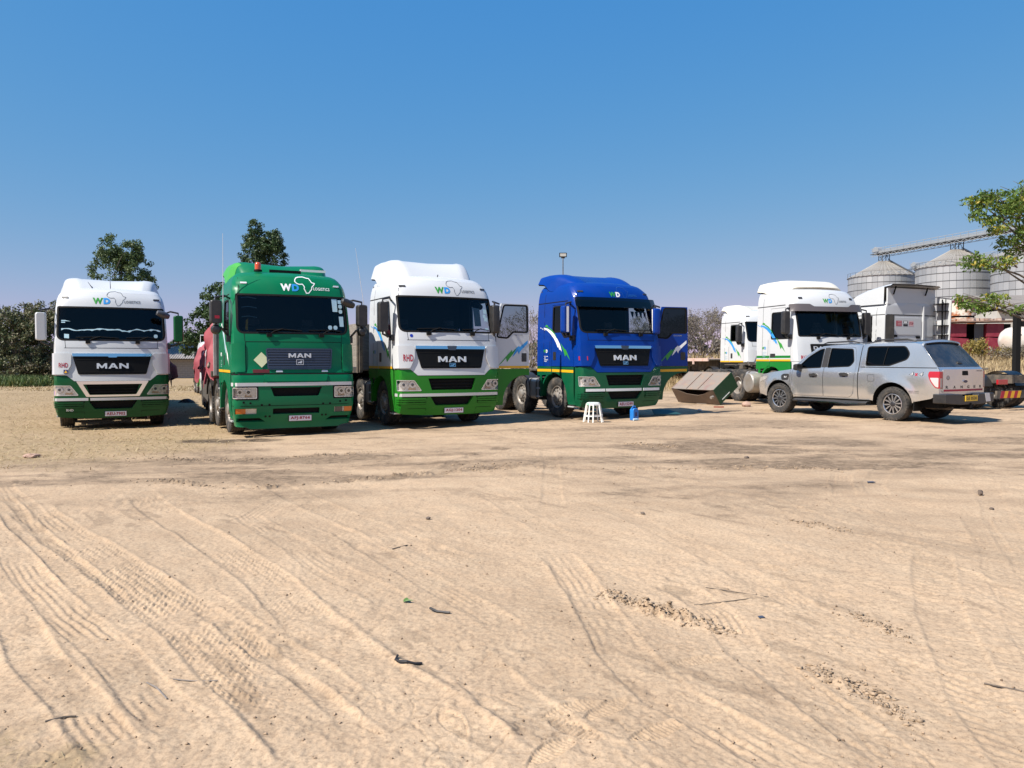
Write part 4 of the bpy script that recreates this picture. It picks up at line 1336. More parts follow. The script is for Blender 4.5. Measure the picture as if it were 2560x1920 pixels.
def front_daf(root, cab, c):
    lo, up = c['lo'], c['up']
    e = 1.44
    MB().patch(cab, [(-e, .30), (e, .30), (e, c['split'] - .01), (-e, c['split'] - .01)], [[(-.6, .5), (.6, .5), (.6, .75), (-.6, .75)]], .1, 0, -.06).build('bumper', up, root)
    MB().patch(cab, [(-.62, .48), (.62, .48), (.62, .77), (-.62, .77)], (), .12, -.055).build('air_intake', M_mesh, root)
    for sg in (-1, 1):
        headlamp(root, cab, sg, rounded([(.75, .70), (1.25, .70), (1.28, .95), (.85, .95)], .03))
    g = rounded([(-.72, 1.12), (.72, 1.12), (.80, 1.80), (-.80, 1.80)], .03)
    go = MB().patch(cab, g, (), .1, .016, -.02).build('grille', M_mesh, root)
    for z in (1.25, 1.38, 1.51):
        MB().patch(cab, [(-.72, z - .02), (.72, z - .02), (.73, z + .02), (-.73, z + .02)], (), .12, .03, -.02).build('grille_bar', M_black, go)
    MB().patch(cab, [(-.74, 1.44), (.74, 1.44), (.745, 1.475), (-.745, 1.475)], (), .12, .034, -.02).build('green_grille_bar', M_lime, go)
    MB().text(cab, 'DAF', -.50, 1.64, .09, .03, .03, width=.42).build('lettering', M_silver, root, smooth=0)
    MB().text(cab, 'RHD', -.98, 1.36, .11, .006, .03, width=.26).build('lettering', M_redtxt, root, smooth=0)
    wipers(root, cab, 2.03)
    # sun visor
    v = MB().patch(cab, rounded([(-1.22, 2.72), (1.22, 2.72), (1.20, 2.93), (.72, 2.93), (.60, 2.86), (-.60, 2.86), (-.72, 2.93), (-1.20, 2.93)], .03), (), .1, .13, -.015)
    v.build('sun_visor', mat('smoked_visor', (.10, .085, .085), .3), root)
    for sg in (-1, 1):
        MB().patch(cab, rounded([(sg * .85, 3.12), (sg * .97, 3.12), (sg * .97, 3.17), (sg * .85, 3.17)], .01), (), .2, .012, -.012).build('marker_lamp', M_black, root)

WS_DAF = rounded([(-1.13, 2.02), (1.13, 2.02), (1.12, 2.80), (-1.12, 2.80)], [.06, .06, .04, .04], 4)

def spoiler(root, m, y0=.98, top=3.84, hw=1.15, cheek=None, yr=2.40, zb=3.36, rise=.62, cut=.16, sq=.34, dip=.10):
    """roof air deflector: rises towards the rear between rounded cheeks that overhang the cab side at the back"""
    rows = []
    N = 20
    for i in range(N + 1):
        t = i / N
        y = y0 + (yr - y0) * t
        zt = zb + .08 + (top - zb - .08) * math.sin(min(1, t / rise) * PI / 2) ** .9 - .02 * max(0, t - .8) / .2
        w = hw * (.86 + .14 * min(1, t * 2.2)) - .05 * max(0, (zt - zb))
        zlow = zb - .16 * (1 - t) - .02 + cut * float(sstep(.55, .8, t))
        r_ = []
        for k in range(33):
            a = -1 + 2 * k / 32
            # squarish hoop: up the cheek, across the top
            th = (a + 1) / 2 * PI
            ex = math.copysign(abs(math.cos(th)) ** sq, -math.cos(th)); ez = abs(math.sin(th)) ** sq
            x = w * ex * (1 - .10 * ez * abs(ex))
            dp = dip * (1 - t) ** 1.2 * max(0, 1 - (x / (w * .62)) ** 4) ** .5 if abs(x) < w * .62 else 0
            r_.append((x, y - .22 * (1 - t) * (1 - (x / w) ** 2), zlow + (zt - dp - zlow) * ez))
        rows.append(r_)
    b = MB().grid(rows)
    n = len(b.v); b.v += [tuple(p) for p in rows[0]]; b.f.append(tuple(range(n, n + len(rows[0])))[::-1])
    lip = rows[-1]
    b.grid([lip, [(x * .96, y - .04, z - .035) for x, y, z in lip], [(x * .96, y - .5, z - .035) for x, y, z in lip]])
    so = b.build('roof_spoiler', m, root, smooth=50)
    for q in (0, -1):
        MB().grid([[(r_[q][0] * .985, r_[q][1], r_[q][2] - .035) for r_ in rows[3:]], [(r_[q][0] * .985, r_[q][1], r_[q][2] + .004) for r_ in rows[3:]]]).build('spoiler_gap', M_blackm, so)  # black strip painted in for the dark gap under the deflector's edge
    if cheek:
        cb = MB().grid([[(x - .005, y, z + .002) for x, y, z in r_[:11]] for r_ in rows[4:]])
        cb.build('spoiler_cheek', cheek, so, smooth=50)
    return so

def chassis(root, c, cab):
    L = c.get('length', 6.0)
    b = MB()
    for sg in (-1, 1):
        b.box(sg * .42 - .04, sg * .42 + .04, .5, L, .78, 1.02)
    for y in (2.5, 3.6, 4.6, L - .06):
        b.box(-.42, .42, y - .05, y + .05, .80, 1.0)
    b.build('chassis_frame', M_steel, root)
    axle(root, ARCH_Y, 'single')
    kinds = c.get('axles', [(3.35, 'single'), (4.72, 'dual')])
    for y, k in kinds:
        axle(root, y, k)
    lo = c['lo']
    for sg in (-1, 1):
        f = MB()
        pr = arch(.63, 172, 10, 14)
        f.grid([[(sg * 1.23, y, z) for y, z in pr], [(sg * .80, y, z) for y, z in pr]])
        pr2 = arch(.66, 172, 10, 14)
        f.grid([[(sg * 1.232, y, z) for y, z in pr2], [(sg * 1.232, y, z) for y, z in pr]])
        f.build('wheel_arch_liner', M_blackm, root)
        q = MB().grid([[(sg * 1.24, y, z) for y, z in arch(.68, 78, 0, 8)], [(sg * 1.24, y, z) for y, z in arch(.625, 78, 0, 8)], [(sg * .95, y, z) for y, z in arch(.625, 78, 0, 8)]])
        q.box(sg * 1.24 - .01, sg * 1.24 + .01, 2.03, 2.13, .50, 1.09)
        q.build('rear_fender', lo, root)
        # entry step between bumper and wheel
        s = MB().box(min(sg * .90, sg * 1.215), max(sg * .90, sg * 1.215), .46, .80, .34, .60)
        s.build('entry_step', lo, root, bevel=.03)
        MB().box(min(sg * .9, sg * 1.22), max(sg * .9, sg * 1.22), .50, .78, .29, .32).build('step_plate', M_silver, root)
    # tank on the near side, battery box on the other
    for sg in (-1, 1):
        t = MB().prism(rounded([(.55, .40), (1.18, .40), (1.18, .98), (.55, .98)], .13, 5), 'y', 2.26, 2.98)
        if sg < 0:
            t.v = [(-x, y, z) for x, y, z in t.v]; t.f = [f[::-1] for f in t.f]
        to = t.build('fuel_tank' if sg < 0 else 'battery_box', M_tank, root, bevel=.02)
        bs = MB()
        for y in (2.44, 2.80):
            pl = growp(rounded([(.55, .40), (1.18, .40), (1.18, .98), (.55, .98)], .13, 5), .008)
            bs.prism([(sg * a, z) for a, z in pl], 'y', y - .025, y + .025)
        bs.build('tank_strap', M_steel, to)
        st = MB().box(min(sg * .82, sg * 1.23), max(sg * .82, sg * 1.23), 2.14, 2.24, .42, 1.00)
        st.build('tank_end_cover', M_black, root, bevel=.03)
        r_ = MB()
        for z in (.50, .72, .94):
            r_.box(min(sg * 1.17, sg * 1.26), max(sg * 1.17, sg * 1.26), 2.12, 2.30, z - .015, z + .015)
        r_.build('step_rung', M_silver, root)
    if c.get('fifth', True):
        y = kinds[-1][0] - .25 if len(kinds) < 2 else (kinds[0][0] + kinds[1][0]) / 2 + .15
        fp = MB().prism(rounded([(-.45, y - .45), (.45, y - .45), (.45, y + .25), (.12, y + .50), (.06, y + .05), (-.06, y + .05), (-.12, y + .50), (-.45, y + .25)], .04), 'z', 1.16, 1.22)
        fp.box(-.5, .5, y - .15, y + .1, 1.02, 1.16)
        fp.build('fifth_wheel', M_steel, root, bevel=.01)
    for y, k in kinds:
        for sg in (-1, 1):
            m = MB()
            pr = arch(.60, 165, 15, 10, y, .53)
            x0, x1 = sg * 1.20, sg * (.86 if k == 'single' else .52)
            m.grid([[(x0, a, z) for a, z in pr], [(x1, a, z) for a, z in pr]])
            if c.get('mudguards', True):
                m.build('mudguard', c.get('guard', M_black), root)
    # cab-to-trailer air lines and rear lamps
    al = MB()
    for i in range(3):
        x = -.15 + .15 * i
        al.tube([(x, 2.34, 1.9), (x + .02, 2.6, 1.35), (x, 3.0, 1.15), (x, 3.4, 1.25)], .014, 6)
    if not c.get('rear_bar'):
        al.build('air_lines', M_black, root)
    if c.get('rear_bar'):
        y = L
        rb = MB().box(-1.2, 1.2, y, y + .06, .36, .58).build('rear_bar', M_steel, root)
        for sg in (-1, 1):
            for i in range(6):
                x0 = sg * (.20 + .145 * i)
                pl = [(x0, .37), (x0 + .145, .37), (x0 + .145 - .07, .57), (x0 - .07, .57)]
                MB().prism([(a, z) for a, z in pl], 'y', y + .061, y + .066).build('chevron_stripe', M_yellow if i % 2 == 0 else M_redtxt, rb, smooth=0)
            lb = MB().box(min(sg * .75, sg * 1.18), max(sg * .75, sg * 1.18), y + .01, y + .07, .76, .90)
            lb.build('tail_lamp', M_redlens, root, bevel=.01)

def make_truck(c):
    cab = Cab({'tgx': LEV_TGX, 'tga': LEV_TGA, 'daf': LEV_DAF}[c['front']], c.get('ribs', True))
    x, y = c['at']
    root = thing(c['name'], c['label'], 'truck', (x, y, gzf(x, y) + c.get('dz', 0)), R(c['rot']), 'tractor units parked in the yard')
    c['ws'] = {'tgx': WS_TGX, 'tga': WS_TGA, 'daf': WS_DAF}[c['front']]
    if c['front'] != 'tgx':
        c.setdefault('line', [(-1.0, c.get('split', 1.31)), (1.0, c.get('split', 1.31))])
    cab_shell(root, cab, c)
    {'tgx': front_tgx, 'tga': front_tga, 'daf': front_daf}[c['front']](root, cab, c)
    chassis(root, c, cab)
    return root, cab
# ------------------------------------------------------------------ the fleet
P_gA = paint('dark_green_paint', (.003, .075, .022), .08, spec=.22, coat=.14)
P_gB = paint('grass_green_paint', (.016, .17, .014), .08, spec=.22, coat=.14)
P_gC = paint('emerald_green_paint', (.0015, .140, .055), .05, spec=.22, coat=.14)
P_gC2 = paint('lime_green_paint', (.06, .32, .05), .12, spec=.22, coat=.14)
P_gD = paint('bottle_green_paint', (.004, .085, .036), .10, spec=.22, coat=.14)
P_blue = paint('royal_blue_paint', (.0004, .032, .23), .04, spec=.22, coat=.14)
P_gE = paint('signal_green_paint', (.005, .17, .022), .08, spec=.22, coat=.14)
P_cream = paint('yellowed_white_paint', (.72, .66, .53), .3)

M_dkgrey = mat('dark_grey_lettering', (.09, .10, .11), .5)
# --- white over dark green, on the left
t1, cab1 = make_truck(dict(name='tractor_unit', front='tgx', at=(-9.65, 18.6), rot=27.7, up=M_white, lo=P_gA, plate='AEU:7902', chrome=True, tape2=True, split=1.31,
    label='white and dark green truck with chrome lower grille, parked beside the leafy bush', mirror=(M_white, P_gA), kerb=True))
spoiler(t1, M_white, top=3.76, sq=.20, rise=.5, y0=1.0, hw=1.17)
logo(t1, cab1, -.30, 3.035, .155, M_lime, M_sky, M_dkgrey, M_dkgrey)
MB().text(cab1, 'RHD', -1.035, 1.49, .11, .040, .02, width=.19).build('lettering', M_redtxt, t1, smooth=0)
MB().text(cab1, 'RHD', -.92, .45, .055, .006, .03, width=.15).build('lettering', M_whitedec, t1, smooth=0)
MB().patch(cab1, [(-1.03, 1.345), (-.94, 1.345), (-.94, 1.435), (-1.03, 1.435)], (), .2, .040).build('blue_sticker', mat('navy_film', (.02, .03, .12), .4), t1, smooth=0)
MB().patch(cab1, [(-1.02, 1.36), (-.95, 1.36), (-.985, 1.425)], (), .2, .042).build('triangle_mark', M_yellow, t1, smooth=0)
up_, dn_ = [], []
for i in range(41):
    x = -1.08 + 2.16 * i / 40
    z = 2.415 + .012 * math.sin(i * .9) - .03 * max(0, math.sin(i * .35 - 1))
    up_.append((x, z + .012 + rng.uniform(-.006, .010))); dn_.append((x, z - .010 - rng.uniform(-.004, .030) * (i % 3 == 0)))
MB().patch(cab1, up_ + dn_[::-1], (), .2, -.006).build('torn_sun_strip', M_pale, t1, smooth=0)
bs = MB()
bs.patch(cab1, [(-1.02, 2.20), (-.92, 2.19), (-.92, 2.29), (-1.02, 2.30)], (), .3, -.006)
bs.patch(cab1, rounded([(.92, 2.22), (1.01, 2.22), (1.01, 2.31), (.92, 2.31)], .045), (), .3, -.006)
bs.patch(cab1, [(-1.08, 2.61), (-.88, 2.60), (-1.0, 2.63), (-1.08, 2.63)], (), .3, -.006)
bs.patch(cab1, [(-1.08, 2.565), (-1.0, 2.565), (-1.0, 2.59), (-1.08, 2.59)], (), .3, -.006)
bs.build('windscreen_stickers', M_pale, t1, smooth=0)
MB().tube([(-.02, .9, 3.46), (-.03, .92, 3.75)], [.010, .003], 5).build('aerial', M_black, t1)
MB().tube([(-.42, .9, 3.46), (-.52, 1.0, 3.62)], [.012, .004], 5).build('aerial', M_black, t1)

# --- all green one with the beacon
t2, cab2 = make_truck(dict(name='tractor_unit', front='tga', at=(-4.48, 16.0), rot=27.7, up=P_gC, lo=P_gC, plate='AFJ:8766', split=1.31, dec=(M_pale, M_whitedec, M_whitedec, M_whitedec), stripe=True,
    label='all green truck with an amber beacon and a pale diamond placard', kerb=True, axles=[(3.35, 'single'), (4.72, 'dual')]))
spoiler(t2, P_gC, top=3.74, cheek=P_gC2, sq=.18, rise=.4, y0=1.25, hw=1.15)
logo(t2, cab2, -.13, 3.03, .155, M_whitedec, M_sky, M_whitedec, M_whitedec, aw=.020)
o = MB().lathe([(.10, 0), (.10, .04), (.075, .05)], 20, 'z').build('beacon', M_blackm, t2, loc=(-.62, .80, 3.46)); o.scale = (.85, .85, .85)
MB().lathe([(.075, .05), (.078, .16), (.07, .20), (.05, .225), (.001, .235)], 20, 'z').build('beacon_dome', M_orange, o)
sl = MB().box(-.36, -.05 + .36, .93, .97, 3.47, 3.53)
sl.build('roof_vent', M_blackm, t2)
MB().box(.30, .86, .95, .985, 3.52, 3.57).build('light_bar', M_whitedec, t2)
b = MB()
b.patch(cab2, [(.84, 2.62), (.95, 2.62), (.95, 2.90), (.83, 2.90)], (), .3, -.006)
b.patch(cab2, [(.97, 2.80), (1.05, 2.80), (1.05, 2.88), (.97, 2.88)], (), .3, -.006)
for z in (2.74, 2.63):
    b.patch(cab2, rounded([(.975, z - .045), (1.06, z - .045), (1.06, z + .045), (.975, z + .045)], .043), (), .3, -.006)
b.patch(cab2, [(.98, 2.30), (1.07, 2.30), (1.07, 2.52), (.97, 2.52)], (), .3, -.006)
for x in (.76, .88):
    b.patch(cab2, rounded([(x - .045, 2.23), (x + .045, 2.23), (x + .045, 2.32), (x - .045, 2.32)], .045), (), .3, -.006)
b.build('windscreen_stickers', M_pale, t2, smooth=0)
b = MB()
for z in (2.88, 2.68, 2.48):
    b.tube([cab2(-1.04, z, -.05), cab2(-.9, z + .015, -.05), cab2(-.74, z - .012, -.05)], .008, 5)
b.build('hanging_trim', M_pale, t2)
MB().patch(cab2, [(-.98, 2.2), (-.93, 2.2), (-.92, 2.44), (-.96, 2.40)], (), .3, -.04).build('pennant', M_yellow, t2, smooth=0)
MB().tube([(-1.38, .40, 2.6), (-1.37, .40, 4.15)], [.009, .004], 6).build('whip_aerial', M_silver, t2)
MB().tube([(1.62, .44, 2.5), (1.40, .46, 4.05)], [.007, .003], 6).build('whip_aerial', M_silver, t2)
MB().box(-1.55, -1.46, .315, .322, 2.42, 2.48).build('red_mirror_sticker', M_redtxt, t2)

# --- white over grass green, passenger door open
t3, cab3 = make_truck(dict(name='tractor_unit', front='tgx', at=(-1.34, 17.4), rot=27.7, up=M_white, lo=P_gB, plate='AGJ:1204', split=1.31, stripe=True, open=88, dec=(M_sky, M_lime, M_lime, M_sky),
    label='white and grass green truck with its white passenger door swung open', mirror=(M_black, M_black)))
spoiler(t3, M_white, top=3.90, sq=.20, rise=.45, y0=1.05, hw=1.17)
logo(t3, cab3, -.16, 3.035, .15, M_lime, M_sky, M_dkgrey, M_dkgrey)
MB().text(cab3, 'RHD', -1.02, 1.48, .15, .040, .02, width=.22).build('lettering', M_redtxt, t3, smooth=0)
MB().patch(cab3, rounded([(-.95, 2.02), (-.88, 2.02), (-.88, 2.09), (-.95, 2.09)], .034), (), .3, .004).build('blue_dot', mat('blue_dot_paint', (.01, .03, .30), .4), t3, smooth=0)
MB().patch(cab3, [(.66, 2.30), (.84, 2.30), (.84, 2.72), (.66, 2.74)], (), .3, -.02).build('paper_sheet', mat('pale_paper', (.55, .62, .64), .7), t3, smooth=0)
b = MB()
for z, h in ((2.60, .1), (2.42, .09), (2.20, .06)):
    b.patch(cab3, [(.93, z), (1.02, z), (1.02, z + h), (.93, z + h)], (), .3, -.006)
b.patch(cab3, rounded([(.90, 2.50), (.98, 2.50), (.98, 2.58), (.90, 2.58)], .04), (), .3, -.006)
b.build('windscreen_stickers', M_pale, t3, smooth=0)
MB().tube([(0, .9, 3.46), (.02, .92, 3.52)], .012, 5).build('aerial', M_black, t3)

# --- royal blue over bottle green, passenger door open
t4, cab4 = make_truck(dict(name='tractor_unit', front='tgx', at=(2.84, 19.2), rot=27.7, up=P_blue, lo=P_gD, plate='AEU:5299', split=1.31, stripe=True, stripe_low=True, open=100, tape3=True, doorglass=M_darktint,
    dec=(M_whitedec, M_lime, M_lime, M_whitedec), dectext=True, mirror=(P_blue, P_blue), mirror_band=True,
    label='royal blue and green truck with both white-striped mirrors and an open door'))
spoiler(t4, P_blue, top=3.74, sq=.24, rise=.7, hw=1.17)
logo(t4, cab4, -.14, 3.06, .13, M_lime, M_whitedec, mat('faint_blue_line', (.02, .09, .35), .4), mat('faint_blue_text', (.02, .12, .40), .4))
MB().patch(cab4, [(-1.24, 1.46), (-1.06, 1.46), (-1.06, 1.56), (-1.24, 1.56)], (), .2, .042).build('red_sticker', M_redtxt, t4, smooth=0)
MB().patch(cab4, rounded([(-1.16, 2.76), (1.16, 2.76), (1.15, 3.0), (-1.15, 3.0)], .04), (), .1, .10, -.012).build('sun_visor', glass('smoked_visor_glass', (.05, .055, .06)), t4)
b = MB()
for i in range(4):
    x = .42 + .15 * i
    b.patch(cab4, [(x, 2.74), (x + .12, 2.74), (x + .09, 2.62), (x + .06, 2.56), (x + .03, 2.62)], (), .3, -.10)
b.build('pennants', M_blackm, t4, smooth=0)

# --- white and green, side on, behind the pickup
t5, cab5 = make_truck(dict(name='tractor_unit', front='daf', at=(10.19, 24.25), rot=16, up=M_white, lo=P_gE, plate='ADK:4410', split=1.30, stripe=True, dec=(M_sky, M_lime, M_lime, M_sky),
    label='white truck with grey sun visor and a green belt line, standing behind the silver pickup', length=5.9, axles=[(3.5, 'dual'), (4.85, 'dual')], mudguards=False, ribs=False))
spoiler(t5, P_cream, y0=.95, top=3.74, rise=.4, cut=.05, sq=.26, zb=3.42, dip=0)
logo(t5, cab5, -.10, 3.0, .13, M_lime, M_sky, M_dkgrey, M_dkgrey)
b = MB().patch(cab5.side(-1), [(1.545, 1.40), (2.24, 1.40), (2.24, 1.47), (1.545, 1.47)], (), .2, .0035)
b.patch(cab5.side(-1), [(.47, 1.40), (1.52, 1.40), (1.52, 1.47), (.47, 1.47)], (), .2, .0035)
b.build('green_stripe', P_gE, t5, smooth=0)
MB().lathe([(.30, 0), (.30, .52), (.27, .545), (.001, .55)], 32, 'x').build('air_tank', M_tank, t5, loc=(-1.18, 1.98, .64), rot=(0, 0, PI))
rng_b = MB().lathe([(.31, -.008), (.31, .02), (.285, .02)], 32, 'x').build('tank_rim', M_rim, t5, loc=(-1.19, 1.98, .64))
rt = MB()
for i in range(10):
    rt.bar((rng.uniform(-1.0, .3), rng.uniform(2.5, 4.8), rng.uniform(1.02, 1.25)), (rng.uniform(-.9, .4), rng.uniform(2.6, 5.2), rng.uniform(1.05, 1.3)), .05, .03)
rt.build('loose_brackets', M_steel, t5)
MB().box(-.75, -.45, 2.55, 2.8, 1.05, 1.35).build('green_valve_box', mat('teal_plastic', (.01, .25, .14), .5), t5, bevel=.03)

# --- white one further back
t6, cab6 = make_truck(dict(name='tractor_unit', front='tgx', at=(11.1, 32.4), rot=16, up=M_white, lo=M_blackm, plate='ADF:2207', split=1.31, stripe=True, dec=(M_sky, M_lime, M_lime, M_sky),
    label='white truck half hidden behind the one with the grey sun visor', length=5.0, axles=[(3.35, 'single')]))
t5.scale = (1.04, 1.04, 1.09); t6.scale = (1, 1, 1.04)
spoiler(t6, P_cream, top=3.72, sq=.24)

# --- white cab seen from behind, on the right
t7, cab7 = make_truck(dict(name='tractor_unit', front='tgx', at=(12.43, 27.88), rot=204, up=M_white, lo=M_white, plate='ADC:8102', split=1.31, mirror=(M_black, M_black), kerb=False,
    label='white truck with its back turned, warning stickers on the cab rear wall', length=6.0, axles=[(3.6, 'dual'), (4.9, 'dual')], rear_bar=True, guard=M_black))
def rear(x, z, off=0.0):
    L = cab7.raw(-cab7.S, z); Rr = cab7.raw(cab7.S, z)
    t = (x - L.x) / (Rr.x - L.x)
    t = min(max(t, 0), 1)
    return Vector((x, L.y + .03 * math.sin(PI * t) ** .4 + off, z))
rrev = lambda x, z, off=0.0: rear(-x, z, off)
for x0, x1, z0, z1 in ((-.95, .42, 2.30, 2.86), (.60, 1.0, 2.25, 2.86), (-.95, .42, 2.13, 2.20), (-.95, .42, 1.98, 2.05), (-.95, .42, 1.83, 1.90), (.60, 1.0, 2.08, 2.16), (.60, 1.0, 1.90, 1.98)):
    MB().patch(rrev, rounded([(x0, z0), (x1, z0), (x1, z1), (x0, z1)], .04), (), .2, .022, -.02).build('pressed_panel', M_white, t7)
MB().patch(rrev, rounded([(.47, 1.5), (.56, 1.5), (.55, 3.25), (.50, 3.25)], .02), (), .2, .05, -.05).build('pressed_rib', M_white, t7)
b = MB().patch(rrev, [(-1.15, 2.935), (1.15, 2.935), (1.15, 2.965), (-1.15, 2.965)], (), .2, .005)
b.build('panel_gaps', M_blackm, t7, smooth=0)
MB().patch(rrev, rounded([(-.90, 2.22), (-.70, 2.22), (-.70, 2.29), (-.90, 2.29)], .02), (), .2, .03, -.01).build('vent', M_blackm, t7)
MB().patch(rrev, rounded([(.18, 2.18), (.38, 2.18), (.38, 2.26), (.18, 2.26)], .02), (), .2, .03, -.01).build('vent', M_blackm, t7)
for nm, x0, x1, m, txt, tm in (('warning_sticker', -.76, -.50, mat('faded_red', (.42, .06, .09), .5), None, None), ('notice_sticker', -.43, -.22, M_blk, 'WARN', M_whitedec), ('stop_sticker', -.17, .05, mat('pale_pink', (.66, .42, .42), .5), 'STOP', M_redtxt)):
    so = MB().patch(rrev, [(x0, 2.58), (x1, 2.58), (x1, 2.76), (x0, 2.76)], (), .3, .025).build(nm, m, t7, smooth=0)
    if txt == 'WARN':
        MB().patch(rrev, [(x0 + .02, 2.69), (x1 - .04, 2.69), (x1 - .02, 2.745), (x0 + .02, 2.745)], (), .3, .027).build('lettering', M_whitedec, so, smooth=0)
        MB().patch(rrev, [(x0, 2.655), (x1, 2.655), (x1, 2.672), (x0, 2.672)], (), .3, .027).build('lettering', M_whitedec, so, smooth=0)
    elif txt:
        MB().text(rrev, txt, (x0 + x1) / 2, 2.63, .085, .027, .03, width=.19).build('lettering', tm, so, smooth=0)
    else:
        bb = MB()
        for z in (2.61, 2.66, 2.71):
            bb.patch(rrev, [(x0 + .06, z), (x1 - .02, z), (x1 - .02, z + .018), (x0 + .06, z + .018)], (), .3, .027)
        bb.build('lettering', mat('pale_pink', (.66, .42, .42), .5), so, smooth=0)
# roof box, open at the back, with side flaps
sp7 = MB()
rows = []
for y, zt in ((.7, 3.42), (1.05, 3.66), (1.5, 3.80), (2.2, 3.92), (2.46, 3.95)):
    rows.append([(-1.20, y, 3.30), (-1.18, y, zt - .05), (-1.1, y, zt), (0, y, zt + .02), (1.1, y, zt), (1.18, y, zt - .05), (1.20, y, 3.30)])
rows2 = [r_ if r_[0][1] < 2.3 else r_[1:6] for r_ in rows]
sp7.grid(rows[:4])
sp7.grid([rows[3][1:6], rows[4][1:6]])
sp7.grid([[(x * .96, y - .02, z - .05) for x, y, z in rows[4][1:6]], [(x * .96, y, z - .05) for x, y, z in rows[3][1:6]]])
sp7.build('roof_fairing', M_white, t7)
MB().box(-1.13, 1.13, 2.24, 2.30, 3.30, 3.84).build('fairing_back', M_white, t7, bevel=.01)
b = MB()
for x in (-.6, .9):
    b.bar((x, 2.33, 3.62), (x, 2.42, 3.88), .05, .02)
b.build('fairing_strut', M_blackm, t7)
for sg in (-1, 1):
    f = MB().patch(lambda y, z, off=0.0, s=sg: Vector((s * (1.235 - .04 * (y - 2.3)) + s * off, y, z)), [(2.31, 1.5), (2.62 if sg > 0 else 2.78, 1.5), (2.62 if sg > 0 else 2.86, 2.92 if sg > 0 else 3.5), (2.31, 2.94 if sg > 0 else 3.6)], (), .3, 0, -.03)
    f.build('side_deflector', M_white if sg < 0 else M_black, t7)
    if sg < 0:
        g = MB()
        for z in (1.75, 2.3, 2.62, 3.1, 3.35):
            g.box(-1.22, -1.0, 2.34, 2.75, z - .012, z + .012)
        g.bar((-1.15, 2.55, 1.5), (-1.15, 2.55, 3.5), .03, .03); g.bar((-1.05, 2.70, 1.5), (-1.12, 2.70, 3.5), .02, .02)
        g.build('deflector_frame', M_blackm, t7)
MB().patch(cab7.side(1), [(1.62, 1.32), (1.78, 1.32), (1.78, 2.93), (1.62, 2.93)], (), .2, .01, -.01).build('black_side_grille', M_mesh, t7)
lump = MB().prism(rounded([(.62, .95), (1.16, .95), (1.05, 1.22), (.72, 1.22)], .05), 'y', 3.75, 4.05)
lump.build('white_mudguard_top', M_white, t7)
# ------------------------------------------------------------------ silver double-cab pickup with a canopy
M_silverp = mat('silver_paint', (.61, .608, .602), .22, .77, col2=(.53, .515, .49), vscale=2.2, vlo=.45, vhi=.8, vamt=.5, coat=.8)
M_alloy = mat('machined_alloy', (.62, .62, .63), .25, .9)
M_alloyd = mat('dark_alloy', (.05, .05, .055), .4, .5)
M_tyrep = mat('pickup_tyre', (.030, .029, .028), .85, col2=(.20, .16, .12), vscale=7, vlo=.45, vhi=.75, vamt=.4, bump=.2, bscale=50)

